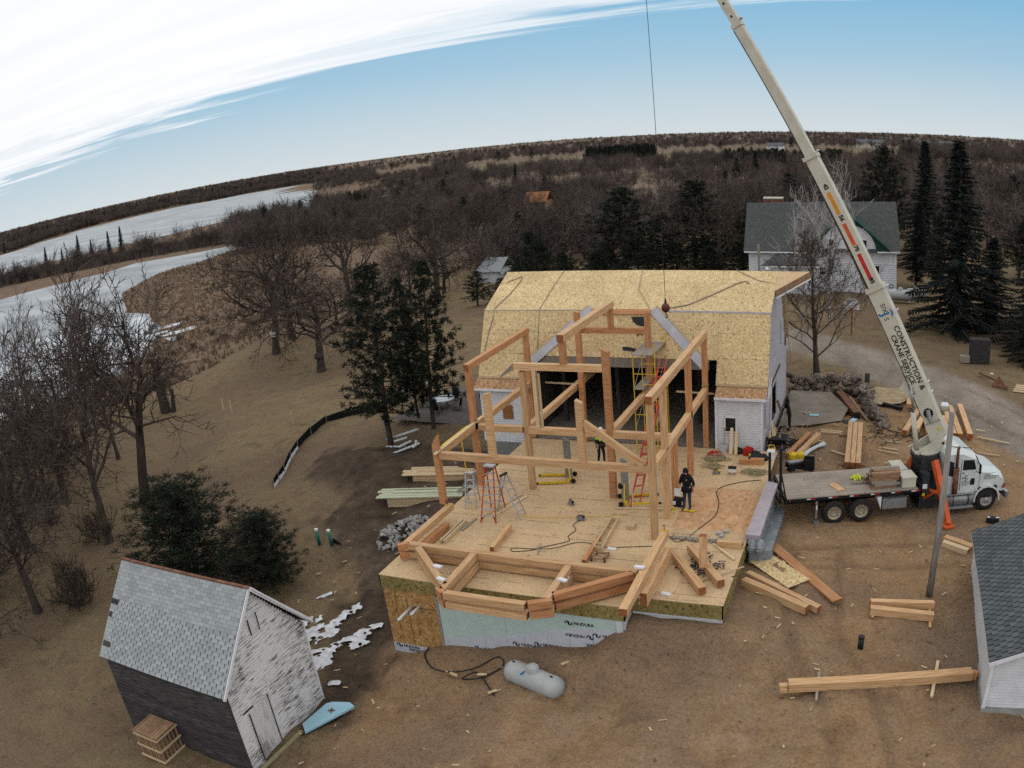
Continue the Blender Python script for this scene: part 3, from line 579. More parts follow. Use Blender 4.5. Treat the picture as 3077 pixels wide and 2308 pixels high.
# printed brand lettering on the foam blocks
def font_mesh(txt, size, depth=0.002, shear=0.0, bold=0.0, align='LEFT'):
    cu = bpy.data.curves.new('lettering', 'FONT'); cu.body = txt; cu.size = size; cu.extrude = depth; cu.shear = shear; cu.offset = bold; cu.align_x = align; cu.align_y = 'CENTER'; cu.resolution_u = 2
    o = bpy.data.objects.new('lettering', cu); col.objects.link(o); bpy.context.view_layer.update()
    me = bpy.data.meshes.new_from_object(o); bpy.data.objects.remove(o); return me
def letters(txt, size, origin, xd, yd, m, parent, name='lettering', bold=0.0, shear=0.0, align='LEFT', mirror=False):
    me = font_mesh(txt, size, .002, shear, bold, align); xd = Vector(xd).normalized(); yd = Vector(yd).normalized(); zd = xd.cross(yd); og = Vector(origin)
    M_ = Matrix((xd, yd, zd)).transposed().to_4x4(); M_.translation = og - wloc(parent); me.transform(M_)
    me.materials.clear(); me.materials.append(m); o = bpy.data.objects.new(name, me); col.objects.link(o); o.parent = parent; return o
def emblem(c, s, parent, m, up=1):
    mb = MB()
    for k in (0, 1):
        P = [(c[0] + (math.cos(t) * s * .42 + (-.3 if k == 0 else .3) * s) * up, c[1], c[2] + (math.sin(t) * s * .42 * (1 if k == 0 else 1)) * up) for t in np.linspace(-.6 + k * math.pi, 3.6 + k * math.pi, 11)]
        for a, b in zip(P, P[1:]): mb.beam(a, b, .006, s * .22, up=(0, 0, 1)) if abs(a[2] - b[2]) < abs(a[0] - b[0]) else mb.beam(a, b, .006, s * .22, up=(1, 0, 0))
    obj('printed_emblem', mb, m, parent)
yf = Y1 - .032
for (x, z, fl) in ((-8.95, -3.14, 1), (-7.75, -3.28, -1), (-7.1, -3.14, 1), (-6.35, -3.02, 1), (-5.45, -2.62, 1), (-4.6, -2.72, -1), (-3.85, -2.15, 1), (-3.0, -2.02, 1), (-1.1, -1.42, -1), (-1.75, -.92, 1), (-.75, -1.30, 1), (-.35, -1.75, -1)):
    if fl > 0: emblem((x, yf, z), .17, DK, black); letters('NUDURA', .17, (x + .2, yf, z), (1, 0, 0), (0, 0, 1), black, DK, bold=.003)
    else: emblem((x + .1, yf, z), .17, DK, black, -1); letters('NUDURA', .17, (x - .1, yf, z), (-1, 0, 0), (0, 0, -1), black, DK, bold=.003)
# plastic pipes sticking out of the sheathing, cable hanging down
for (x, z, l) in ((-8.05, -1.25, 1.0), (-7.72, -1.2, .6)): obj('vent_pipe', MB().tube([(x, Y1 + .1, z), (x - .05, Y1 - l, z - .02)], .055, 12), pvc, DK, smooth=True)
obj('block_course', MB().box((-10.45, 9.62, -.75), (2.3, .14, .95)), block, DK)

# blue-grey film wrapped retaining strip on the right edge
FW = thing('insulated_wall_stub', 'foil-wrapped insulated wall stub between the plywood floor and the flatbed truck', 'wall', (3.8, 2.5, -.9))
obj('wrapped_top', MB().prism([(3.45, .35, .10), (4.02, .28, .12), (4.12, 4.7, .36), (3.62, 4.95, .34)], (0, 0, .20)), tarp, FW)
obj('plastic_side', MB().prism([(4.03, .3, -.95), (4.45, .6, -.95), (4.52, 4.4, -.95), (4.13, 4.7, -.95)], (0, 0, .55)).prism([(3.6, .3, -.95), (4.03, .28, -.95), (4.13, 4.7, -.95), (3.6, 4.9, -.95)], (0, 0, 1.1)), tarpgrey, FW)
mbx = MB(); 
for k in range(10):
    a = rnd.uniform(0, 6.28); x = 3.85 + rnd.uniform(-.2, .2); y = .3 + rnd.uniform(-.1, .1); mbx.lathe([(0.0, -.2), (.16, -.12), (.2, 0), (.13, .14), (0, .2)], 7, (x, y, -.15 + rnd.uniform(-.25, .15)))
obj('crumpled_film', mbx, tarpgrey, FW)

# ------------------------------------------------------------------ raised timber frame
TF = thing('timber_framework', 'raised heavy timber frame of posts and beams standing on the new floor', 'timber frame', (-4.5, 4.5, 0))
XL, XM, XC, XR = -9.0, -6.45, -2.7, 0.0; B = .25
def post(x, y, z0, z1, w=B, m=None, cut=0, name='post'):
    mb = MB()
    if cut:
        a = w / 2; c = cut
        mb.prism([(x - a, y - a, z0), (x + a, y - a, z0), (x + a, y - a, z1 - (c if c > 0 else 0)), (x - a, y - a, z1 + (c if c < 0 else 0))], (0, w, 0), 0, 0)
    else: mb.beam((x, y, z0), (x, y, z1), w, w, 0, 1, up=(0, 1, 0))
    return obj(name, mb, [m or (fir if rnd.random() < .45 else firred), firend], TF)
def bm_(p0, p1, w=B, h=.28, m=None, name='beam', par=None): return obj(name, MB().beam(p0, p1, w, h, 0, 1), [m or fir, firend], par or TF)
H1, H2 = 2.86, 5.57
post(XL, 0, 0.7, 3.72, cut=-.38, m=firred); post(XL, 3.5, 0, 5.43, m=firred); post(XL, 9.9, 0, 5.43, m=firred)
post(XM, 3.5, 0.02, 5.43); post(XC, 3.4, 0, 6.5, .27, cut=.12); post(XR, 0, 0, 5.43, m=fir); post(XR + .02, 1.85, 0, 5.40); post(XR, 3.4, 0, 2.72, m=firred); post(XR, 6.3, 0, 5.43); post(XR, 9.85, 0, 5.43, m=firred)
post(-6.1, 9.6, 0, 6.68, cut=.08, m=firred); post(XC, 9.9, 0, 6.55)
post(XM, 0, 3.0, 5.6, cut=-.1, m=fir); post(XC, 0, 3.0, 5.45, cut=.12, m=fir)
bm_((XL + .1, 0, H1), (XR - .13, 0, H1)); bm_((XL, .15, H1), (XL, 9.8, H1)); bm_((XR, .13, H1), (XR, 9.75, H1), m=fir)
bm_((XL + .3, 3.4, H1), (XM - .14, 3.4, H1)); bm_((XM + .14, 3.4, H1), (XC - .14, 3.4, H1)); bm_((XC + .14, 3.4, H1), (XR - .13, 3.4, H1))
bm_((XM, 3.64, H1), (XM, 14.5, H1), m=fir); bm_((XC, 3.55, H1), (XC, 11.5, H1), m=fir)
bm_((XM - .35, 3.4, 5.67), (XC - .14, 3.4, 5.67)); bm_((-6.1, 9.9, 5.67), (XC - .13, 9.9, 5.67), m=firred)
obj('beam', MB().prism([(XM - .9, 3.26, 5.2), (XM - .3, 3.26, 5.55), (XM - .3, 3.26, 5.82), (XM - .95, 3.26, 5.25)], (0, .28, 0)), greylum, TF)
bm_((XL, 3.3, H2), (XL, 10.1, H2), .25, .28, m=firred, name='plate'); bm_((XR, -.15, H2), (XR, 10.1, H2), .26, .30, name='plate'); bm_((-4.52, 3.2, 6.94), (-4.5, 10.05, 6.94), .30, .30, name='purlin')
post(-4.52, 3.4, 5.82, 6.79); post(-4.52, 9.9, 5.82, 6.79, m=firred)
bm_((XC + .12, 0, 4.55), (XR - .3, 0, 3.0), .2, .24, name='brace')
obj('stud', MB().beam((-5.85, 3.36, 3.0), (-5.85, 3.36, 5.53), .16, .2, up=(0, 1, 0)), pine, TF)
obj('stud', MB().beam((-5.66, 3.36, 3.0), (-5.66, 3.36, 5.4), .05, .12, up=(0, 1, 0)), pine, TF)
for (x, y) in ((XL, 3.5), (XM, 3.5)): obj('post_pad', MB().box((x + .03, y - .05, .02), (.42, .36, .035)), pine, TF)
# stub plates, tie-down straps
for (p, q) in (((XR - .14, 6.45, 2.7), (XR + .14, 6.45, 2.7)),): obj('strap', MB().beam(p, q, .3, .04), straw, TF)
for (x, y, z) in ((XR, 1.85, 2.98), (XL, 0, 3.06), (XR, 9.85, 3.1)): obj('strap', MB().box((x, y, z), (.29, .29, .05)), straw, TF)
obj('strap', MB().tube([(-8.4, 1.1, 3.04), (-8.35, 1.05, 2.4), (-8.3, 1.0, 1.9), (-8.2, .95, 1.75)], .028, 5), yellow, TF)

def lumber_thing(name, label, cat, p0, p1, w, h, mats=None, group=None):
    return solo(name, MB().beam(p0, p1, w, h, 0, 1), mats or [fir, firend], label, cat, group=group, base=((p0[0] + p1[0]) / 2, (p0[1] + p1[1]) / 2, min(p0[2], p1[2]) - h / 2))
lumber_thing('board', 'pale board lying along the top of the left girt beam', 'board', (-8.87, -.4, 3.05), (-8.95, 4.2, 3.04), .14, .05, [pine, pine])
solo('yellow_strap', MB().beam((-9.02, .6, 3.03), (-9.04, 3.0, 3.03), .16, .03), yellow, 'yellow strap laid along the left girt beam', 'strap')

# ------------------------------------------------------------------ two stacked bents waiting on the floor edge
def bent(zc, dx, dy, label):
    t = thing('roof_truss', label, 'truss', (-4 + dx, -4.9 + dy, zc - .13)); w = .25; m = fir
    P = lambda x, y: (x + dx, y + dy, zc)
    def b(p, q, nm='beam', ww=w, mt=fir): obj(nm, MB().beam(P(*p), P(*q), ww, w, 0, 1), [mt, firend], t)
    b((-8.6, -3.62), (.45, -3.78)); b((-8.05, -3.85), (-5.75, -6.15), 'strut'); b((-5.72, -3.82), (-5.66, -6.45), 'post'); b((-2.02, -3.9), (-1.95, -6.15), 'post'); b((.30, -3.92), (-1.85, -5.85), 'strut', mt=firred)
    b((-5.5, -6.62), (-2.5, -6.62), 'beam'); b((-8.95, -3.9), (-8.6, -3.6), 'tenon', .2, firred); b((-5.85, -6.4), (-5.5, -6.65), 'tenon', .22, firred); b((-2.45, -6.55), (-1.75, -6.2), 'tenon', .22, firred)
    return t
bent(.22, 0, 0, 'lower timber bent of the flat stack overhanging the front floor edge')
bent(.60, -.03, -.03, 'upper timber bent of the flat stack overhanging the front floor edge')
for (x, y, z) in ((-6.55, -5.15, .76), (-6.0, -5.95, .76), (-1.85, -5.0, .76), (.62, -4.2, 1.1), (-5.25, -2.6, .035), (1.45, -4.0, .035), (-1.35, -1.2, .03), (-2.05, -4.35, .46)):
    solo('wood_block', MB().box((x, y, z), (.34, .16, .06), rnd.uniform(-.3, .3)), whitetrim, 'pale wooden spacer block' + {-6.55: ' on the left strut of the upper bent', -6.0: ' at the lower left joint of the upper bent', -1.85: ' on the right post of the upper bent', .62: ' on the long timber crossing the bents', -5.25: ' on the floor behind the bent chord', 1.45: ' on the floor right of the long crossing timber', -1.35: ', tiny, beside the open box frame', -2.05: ' between the two bents'}[x], 'block')
lumber_thing('timber', 'lower timber of the stacked pair along the left floor edge', 'timber', (-8.45, -.9, .17), (-8.55, -3.45, .17), .24, .26, [firred, firend])
lumber_thing('timber', 'upper timber of the stacked pair along the left floor edge below the corner post', 'timber', (-8.72, .1, .55), (-8.8, -3.7, .55), .26, .26)
lumber_thing('timber', 'long pale timber laid across the right end of the bents', 'timber', (.75, -1.25, .93), (.80, -6.75, .88), .27, .27)
lumber_thing('timber', 'dark timber underneath the long crossing timber', 'timber', (1.0, -1.9, .45), (1.02, -5.2, .45), .22, .5, [fir, firend])
lumber_thing('timber', 'short timber lying behind the middle of the bent chord', 'timber', (-5.85, -.45, .14), (-5.72, -2.45, .14), .17, .26)
lumber_thing('timber', 'reddish thin timber left of the open box frame', 'timber', (-2.08, -.5, .09), (-2.0, -2.5, .09), .16, .16, [firred, firend])
for k, (x, y, y2) in enumerate(((-8.08, -.25, -2.2), (-7.93, -.2, -2.2))): lumber_thing('board', ('left' if k == 0 else 'right') + ' board of the pair of boards on edge behind the bent', 'board', (x, y, .09), (x, y2, .09), .06, .16, [pine, pine])
lumber_thing('board', 'grey board in front of the red stepladder', 'board', (-7.68, .2, .03), (-7.77, -.95, .03), .12, .05, [greylum, greylum])
t = thing('form_box', 'long narrow open form box of pale boards on the floor', 'frame', (-1.9, 0, 0))
for (p, q) in (((-2.1, 1.2), (-2.0, -1.4)), ((-1.82, 1.2), (-1.68, -1.4)), ((-2.1, 1.2), (-1.82, 1.2)), ((-2.0, -1.35), (-1.68, -1.35)), ((-2.0, -1.05), (-1.7, -1.05))): obj('side_board', MB().beam((*p, .09), (*q, .09), .045, .17), pine, t)
t = thing('wheeled_dolly', 'small wheeled wooden dolly beside the open box frame', 'dolly', (-1.55, -1.95, 0))
for (p, q) in (((-1.8, -1.75), (-1.3, -1.75)), ((-1.85, -2.2), (-1.28, -2.2)), ((-1.78, -1.7), (-1.8, -2.25)), ((-1.3, -1.7), (-1.32, -2.25))): obj('rail', MB().beam((*p, .13), (*q, .13), .08, .06), cratew, t)
for (x, y) in ((-1.78, -1.7), (-1.32, -1.7), (-1.82, -2.22), (-1.3, -2.22)): obj('wheel', MB().lathe([(0, -.02), (.06, -.02), (.06, .02), (0, .02)], 10, (x, y, .06), 'x'), black, t)
lumber_thing('timber', 'left of the two slanting timbers on the front right floor corner', 'timber', (.98, -1.25, .20), (2.68, -3.85, .20), .27, .27)
lumber_thing('timber', 'right of the two slanting timbers on the front right floor corner', 'timber', (1.58, -.85, .20), (3.2, -3.25, .20), .27, .27)
lumber_thing('timber', 'short timber standing upright on the slanting timbers', 'timber', (2.40, -2.40, .34), (2.40, -2.40, 1.55), .25, .25)
lumber_thing('timber', 'short timber beside the end of the foil-wrapped wall', 'timber', (2.48, -.20, .13), (3.42, -.20, .13), .22, .24)
lumber_thing('board', 'light board slanting across the front right floor corner', 'board', (2.32, -.12, .04), (3.3, -1.2, .04), .1, .04, [pine, pine])
lumber_thing('lath', 'thin lath sticking over the right floor edge', 'lath', (2.3, -3.05, .06), (3.75, -1.75, .09), .05, .03, [pine, pine])
lumber_thing('lath', 'thin dark lath lying on the middle of the floor', 'lath', (-4.2, -1.3, .02), (-3.95, -2.2, .02), .04, .02, [greylum, greylum])
for k in range(2): lumber_thing('board', ('front' if k else 'rear') + ' board of the pale pair lying by the left aisle post', 'board', (-6.75 + k * .3, 2.9 - k * .2, .03), (-7.4 + k * .35, .7 - k * .1, .03), .12, .04, [pine, pine])
for k in range(3): lumber_thing('board', ['nearest', 'middle', 'farthest'][k] + ' of the three pale boards lying behind the red extension ladder', 'board', (-2.3, 2.3 + .3 * k, .03), (-.3, 2.55 + .35 * k, .03), .12, .04, [pine, pine])
# swept-up wood scraps along the plywood edge and around the timbers
def scatter(name, label, n, fn, m, seed):
    r = random.Random(seed); mb = MB()
    for _ in range(n):
        x, y, z = fn(r); a = r.uniform(0, 6.28); l = r.uniform(.05, .3); mb.beam((x - math.cos(a) * l / 2, y - math.sin(a) * l / 2, z), (x + math.cos(a) * l / 2, y + math.sin(a) * l / 2, z + r.uniform(0, .04)), r.uniform(.02, .06), .015)
    o = obj(name, mb, m, kind='stuff', label=label); return o
scatter('shavings', 'line of swept shavings along the plywood edge', 160, lambda r: (.6 + 2.8 * r.random(), .12 + r.gauss(0, .05), .03 + r.random() * .06), greylum, 3)
scatter('dark_leaves', 'dark wet leaves between the slanting timbers', 120, lambda r: (2.2 + r.gauss(0, .4), -1.9 + r.gauss(0, .3), .02 + r.random() * .07), darkwood, 4)
scatter('wood_offcuts', 'small wood offcuts scattered over the floor', 150, lambda r: (r.uniform(-9, 3), r.uniform(-4.8, 9), .012), pine, 5)
def dirt_pt(r):
    while True:
        x, y = r.uniform(-17, 18), r.uniform(-13, 20)
        if not (-9.8 < x < 4.3 and -5.8 < y < 20) and not (5 < x < 15 and 3 < y < 9): return x, y, T(x, y) + .07
scatter('ground_scraps', 'small wood scraps scattered over the dirt', 420, dirt_pt, pine, 6)
# ------------------------------------------------------------------ barn
BN = thing('barn', 'white barn with a gambrel roof of bare wooden sheathing and a hay hood', 'barn', (-4.5, 15, -1.2))
BX0, BX1, BY0, BY1 = -11.75, 2.75, 9.72, 20.1
EY, EZ, KY, KZ, RY, RZ = 10.15, 3.1, 11.6, 6.3, 14.9, 7.75          # eave, knee (break) and ridge of the front slope
def slope_sheets(p0, u, v, ul, vl, uw, vw, m, parent, inside=None, th=.02, name='roof_sheet', stag=True, nrm=None):
    u = Vector(u).normalized(); v = Vector(v).normalized(); n = u.cross(v).normalized(); n = n if n.z > 0 else -n; p0 = Vector(p0)
    j = 0; b = 0.0
    while b < vl - .03:
        b2 = min(b + vw, vl); a = -(uw / 2 if (stag and j % 2) else 0)
        while a < ul - .03:
            a0, a1 = max(a, 0), min(a + uw, ul)
            if a1 - a0 > .03 and (inside is None or inside((a0 + a1) / 2, (b + b2) / 2, a0, a1, b, b2)):
                q = rnd.uniform(-.002, .002)
                c = [p0 + u * (a0 + .004) + v * (b + .004) + n * q, p0 + u * (a1 - .004) + v * (b + .004) + n * q, p0 + u * (a1 - .004) + v * (b2 - .004) + n * q, p0 + u * (a0 + .004) + v * (b2 - .004) + n * q]
                obj(name, MB().prism(c, -n * th), m, parent)
            a += uw
        b = b2; j += 1
RX0, RX1 = -11.98, 2.97; sl_ = math.hypot(KY - EY, KZ - EZ); su = math.hypot(RY - KY, RZ - KZ)
vL = Vector((0, KY - EY, KZ - EZ)).normalized(); vU = Vector((0, RY - KY, RZ - KZ)).normalized()
def lowerpt(x, z): return Vector((x, EY + (z - EZ) * (KY - EY) / (KZ - EZ), z))
# lower front slope: left part, right part, and the piece over the opening that ends at z = 4.15
def clip_l(xc, zc, a0, a1, b, b2): return True
OPL, OPR, OPZ = -9.0, 0.45, 4.12
slope_sheets((RX0, EY, EZ), (1, 0, 0), vL, OPL - RX0, sl_, 2.44, 1.22, osb_roof, BN)
slope_sheets((OPR, EY, EZ), (1, 0, 0), vL, RX1 - OPR, sl_, 2.44, 1.22, osb_roof, BN)
pz = lowerpt(0, OPZ); slope_sheets((OPL, pz.y, pz.z), (1, 0, 0), vL, OPR - OPL, (KZ - OPZ) / vL.z, 2.44, 1.22, osb_roof, BN)
slope_sheets((RX0, KY, KZ), (1, 0, 0), vU, RX1 - RX0, su, 2.44, 1.22, osb_roof, BN)
# hay hood
nU = Vector((1, 0, 0)).cross(vU)
hb = Vector((RX1, 13.3, KZ + (13.3 - KY) * (RZ - KZ) / (RY - KY))); hr = Vector((RX1, RY, RZ)); ht = Vector((4.6, RY + .02, RZ + .02))
obj('hood_sheet', MB().prism([hb, ht, hr], -nU * .02), osb_deck, BN)
obj('hood_fascia', MB().beam(hb + Vector((.02, -.02, -.17)), ht + Vector((0, 0, -.17)), .05, .32), cratew, BN)
obj('hood_trim', MB().beam(hb + Vector((.05, 0, -.37)), ht + Vector((.03, .02, -.37)), .05, .09), whitetrim, BN)
obj('hood_fascia', MB().beam(Vector((RX1, 16.5, 7.05 - .17)), ht + Vector((0, .03, -.17)), .05, .32), cratew, BN)
# back slopes and strip under the break
obj('back_roof', MB().prism([(RX0, RY, RZ), (RX1, RY, RZ), (RX1, 2 * RY - KY, KZ), (RX0, 2 * RY - KY, KZ)], (0, 0, -.03)).prism([(RX0, 2 * RY - KY, KZ), (RX1, 2 * RY - KY, KZ), (RX1, 2 * RY - EY, EZ), (RX0, 2 * RY - EY, EZ)], (0, .03, -.02)).prism([(RX1, 16.5, 7.05), ht, hr], (0, 0, -.02)), osb_roof, BN)
obj('break_strip', MB().beam((-2.9, KY - .03, KZ - .03), (RX1, KY - .03, KZ - .03), .03, .09).beam((RX0, KY - .03, KZ + .0), (-6.0, KY - .03, KZ + .0), .02, .03), greytrim, BN)
obj('eave_edge', MB().beam((RX0, EY - .03, EZ - .04), (OPL, EY - .03, EZ - .04), .03, .09).beam((OPR, EY - .03, EZ - .04), (RX1, EY - .03, EZ - .04), .03, .09), pine, BN)
# flared skirt roofs under the eave
for (a, b) in ((RX0 - .05, -9.15), (.50, 2.95)):
    n_ = 2 if b - a > 2.6 else 2; w_ = (b - a) / n_
    for k in range(n_):
        x0, x1 = a + k * w_ + .004, a + (k + 1) * w_ - .004
        obj('skirt_sheet', MB().prism([(x0, 9.5, 2.64), (x1, 9.5, 2.64), (x1, 10.2, 3.02), (x0, 10.2, 3.02)], (0, 0, -.02)), osb_old, BN)
    obj('gutter_board', MB().beam((a - .02, 9.47, 2.58), (b + .03, 9.47, 2.58), .05, .11), whitetrim, BN)
# walls
def siding(parent, p0, u, width, z0, z1, m, exp=.11, name='siding', holes=(), th=.022, out=None):
    mb = MB(); u = Vector(u).normalized(); nrm = Vector(out) if out else Vector((u.y, -u.x, 0)); p0 = Vector(p0); z = z0
    while z < z1 - .01:
        zt = min(z + exp + .01, z1); segs = [(0.0, width)]
        for (h0, h1, hz0, hz1) in holes:
            if zt > hz0 and z < hz1:
                s2 = []
                for a, b in segs:
                    if h0 > a: s2.append((a, min(h0, b)))
                    if h1 < b: s2.append((max(h1, a), b))
                segs = [q for q in s2 if q[1] - q[0] > .01]
        for a, b in segs:
            A = p0 + u * a; C = p0 + u * b
            mb.add([(A.x, A.y, z), (C.x, C.y, z), (C.x, C.y, zt), (A.x, A.y, zt), tuple(A + nrm * th + Vector((0, 0, z - A.z))), tuple(C + nrm * th + Vector((0, 0, z - C.z)))],
                   [(4, 5, 2, 3), (0, 1, 5, 4), (0, 4, 3), (1, 2, 5)], 0, [[(a, z), (b, z), (b, zt), (a, zt)], [(0, 0)] * 4, [(0, 0)] * 3, [(0, 0)] * 3])
        z += exp
    return obj(name, mb, m, parent, kind='stuff')
siding(BN, (BX0, BY0, 0), (1, 0, 0), 2.55, -.28, 2.6, white, holes=[(1.2, 1.78, 1.0, 1.72)])
siding(BN, (.52, BY0, 0), (1, 0, 0), 2.18, 0, 2.6, white, holes=[(.42, .98, .88, 1.6)])
obj('wall', MB().box((-10.48, BY0 + .09, 1.0), (2.52, .14, 3.2)).box((1.62, BY0 + .09, 1.25), (2.15, .14, 2.6)), white, BN)
for (x, z0, z1) in ((BX0 + .04, -.28, 2.6), (.52, 0, 2.6), (2.72, -.1, 2.6)): obj('corner_board', MB().box((x, BY0 - .02, (z0 + z1) / 2), (.1, .05, z1 - z0)), whitetrim, BN)
wf = obj('window_frame', MB().beam((.94, BY0 - .035, 1.62), (1.5, BY0 - .035, 1.62), .05, .07).beam((.94, BY0 - .035, .88), (1.5, BY0 - .035, .88), .06, .06).beam((.94, BY0 - .035, .88), (.94, BY0 - .035, 1.62), .07, .05, up=(0, 1, 0)).beam((1.5, BY0 - .035, .88), (1.5, BY0 - .035, 1.62), .07, .05, up=(0, 1, 0)), whitetrim, BN)
obj('window_pane', MB().box((1.22, BY0 + .0, 1.25), (.52, .02, .70)), glassm, wf)
obj('covered_window', MB().box((-10.28, BY0 - .035, 1.36), (.55, .03, .74)), brownpanel, BN)
r0 = 0
for j in range(6):
    for k in range(6):
        x0 = BX0 + .02 + k * .41 - (.2 if j % 2 else 0); x1 = min(x0 + .40, BX0 + 2.45); x0 = max(x0, BX0 + .02)
        if x1 - x0 > .05: obj('block', MB().box(((x0 + x1) / 2, BY0 + .03, -.39 - j * .20), (x1 - x0 - .012, .12, .188)), block, BN)
# right gable end: boards coloured blue-grey, darker than the white siding, dark door slot, openings
def gable(x, m, name):
    P = [(BY0, -.5), (BY0, 2.6), (EY + .08, EZ - .08), (KY + .08, KZ - .12), (RY, RZ - .12), (2 * RY - KY - .08, KZ - .12), (BY1 - .4, 2.95), (BY1 - .4, -.9)]
    return P
n_b = 26; P = gable(0, 0, 0)
def topz(y):
    yy = y if y < RY else 2 * RY - y
    if yy < EY + .08: return 2.55
    if yy < KY: return EZ + (yy - EY - .08) * (KZ - EZ) / (KY - EY) - .1
    return KZ + (yy - KY) * (RZ - KZ) / (RY - KY) - .1
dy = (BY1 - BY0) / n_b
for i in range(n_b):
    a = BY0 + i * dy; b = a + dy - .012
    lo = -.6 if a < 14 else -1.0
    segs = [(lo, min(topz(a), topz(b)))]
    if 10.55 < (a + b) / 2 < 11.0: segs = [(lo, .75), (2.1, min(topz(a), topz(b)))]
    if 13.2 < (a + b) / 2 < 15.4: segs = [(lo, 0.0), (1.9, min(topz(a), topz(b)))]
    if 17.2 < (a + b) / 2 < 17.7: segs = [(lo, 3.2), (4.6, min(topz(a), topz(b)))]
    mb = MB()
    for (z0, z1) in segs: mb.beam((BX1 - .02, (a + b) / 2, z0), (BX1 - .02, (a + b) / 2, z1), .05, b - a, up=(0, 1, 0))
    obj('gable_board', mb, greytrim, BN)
obj('gable_trim', MB().beam((BX1 + .03, KY + .15, KZ - .22), (BX1 + .03, 13.3, 6.85), .06, .14).beam((BX1 + .05, 12.9, 2.7), (BX1 + .05, 11.9, 1.9), .05, .12), whitetrim, BN)
obj('door_track', MB().beam((BX1 + .05, 12.6, 2.35), (BX1 + .05, 16.6, 2.35), .05, .10).beam((BX1 + .04, 13.1, -.4), (BX1 + .04, 13.1, 2.3), .05, .09, up=(0, 1, 0)), rust, BN)
obj('loose_board', MB().beam((BX1 + .06, 11.3, 1.9), (BX1 + .06, 12.0, 2.9), .04, .16).beam((BX1 + .10, 12.2, -.4), (BX1 + .06, 12.7, 2.3), .04, .14), whitetrim, BN)
obj('end_wall', MB().prism([(BX0 + .02, y, z) for y, z in P], (.06, 0, 0)), white, BN)
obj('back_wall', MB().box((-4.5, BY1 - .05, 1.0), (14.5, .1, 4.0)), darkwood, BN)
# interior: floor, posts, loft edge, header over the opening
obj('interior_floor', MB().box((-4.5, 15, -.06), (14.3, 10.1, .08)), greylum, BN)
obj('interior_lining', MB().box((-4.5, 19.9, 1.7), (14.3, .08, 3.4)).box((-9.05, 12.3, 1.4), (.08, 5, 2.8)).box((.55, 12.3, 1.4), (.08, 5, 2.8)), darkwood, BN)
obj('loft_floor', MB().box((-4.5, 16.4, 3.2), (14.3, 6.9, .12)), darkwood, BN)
hp = lowerpt(0, OPZ)
obj('header_board', MB().prism([(OPL + .35, hp.y + .02, OPZ - .02), (OPL + .35, hp.y + .02, OPZ - .50), (OPR - .4, hp.y + .02, OPZ - .50), (OPR - .4, hp.y + .02, OPZ - .02)], (0, .08, 0)), greylum, BN)
for k, x in enumerate((-8.2, -5.3, -1.0)): obj('interior_post', MB().beam((x, 12.6 + k * .3, 0), (x, 12.6 + k * .3, 3.2), .2, .2, up=(0, 1, 0)), darkwood, BN)
obj('interior_brace', MB().beam((-8.6, 11, 2.6), (-6.6, 11, 2.55), .06, .08).beam((-1.6, 10.6, 2.5), (.3, 10.6, 2.45), .06, .08), pine, BN)
# pale valley boards that frame the cut in the roof, ridge header between them
nL = Vector((1, 0, 0)).cross(vL).normalized()
for (a, b) in ((lowerpt(-9.1, 3.75), lowerpt(-6.0, 6.35)), (lowerpt(-2.85, 6.32), lowerpt(-.15, 3.85))):
    d = (b - a).normalized(); sdv = d.cross(nL).normalized(); sg = 1 if a.x < -5 else 1
    q = [a + sdv * .22, b + sdv * .22, b - sdv * .22, a - sdv * .22]; q = [p + nL * .07 for p in q]
    obj('valley_board', MB().prism(q, -nL * .05), greytrim, BN)
    e = a - sdv * .26, b - sdv * .26
    obj('valley_edge', MB().beam(e[0] + nL * .05, e[1] + nL * .05, .05, .07), pine, BN)
obj('opening_header', MB().beam(lowerpt(-6.0, 6.2) + nL * .08, lowerpt(-2.95, 6.2) + nL * .08, .08, .26, up=tuple(vL)), firred, BN)
def hole(pts, nm='torn_hole'):
    obj(nm, MB().prism([lowerpt(x, z) + nL * .026 for x, z in pts], -nL * .01), black, BN)
hole([(-3.95, 5.98), (-3.15, 6.0), (-3.13, 5.6), (-3.3, 5.55), (-3.65, 5.62), (-3.85, 5.8)])
hole([(-4.3, 4.62), (-3.9, 4.60), (-3.5, 4.5), (-3.0, 4.5), (-3.0, 4.35), (-3.4, 4.3), (-3.8, 4.42), (-4.25, 4.45)])
hole([(-3.6, 5.28), (-3.35, 5.28), (-3.25, 5.1), (-3.35, 5.18), (-3.5, 5.18), (-3.6, 5.08)])
hole([(-6.2, 5.25), (-4.9, 5.28), (-4.9, 5.25), (-6.2, 5.22)], 'slit')
# ropes and hoses over the roof
def upperpt(x, t): return Vector((x, KY + t * (RY - KY), KZ + t * (RZ - KZ)))
def rope(name, pts, r, m, label, cat='rope', base=None):
    return solo(name, MB().tube(pts, r, 5), m, label, cat)
up3 = Vector((0, 0, .035)); lo3 = nL * .03
rope('rope', [upperpt(-11.6, .7) + up3, upperpt(-10.9, .85) + up3, upperpt(-10.8, .75) + up3, upperpt(-11.0, .4) + up3, upperpt(-11.4, .02) + up3, lowerpt(-11.45, 5.8) + lo3, lowerpt(-11.6, 5.2) + lo3, lowerpt(-11.7, 4.6) + lo3, lowerpt(-11.8, 3.9) + lo3], .022, greylum, 'thin rope trailing down the left edge of the barn roof')
rope('rope', [upperpt(-8.6, 1) + up3, upperpt(-8.75, .5) + up3, upperpt(-8.85, 0) + up3, lowerpt(-8.8, 5.0) + lo3, lowerpt(-8.75, 4.2) + lo3, (-8.7, 9.9, 2.6), (-8.6, 9.9, 1.0)], .018, greylum, 'thin rope hanging from the ridge over the left valley board')
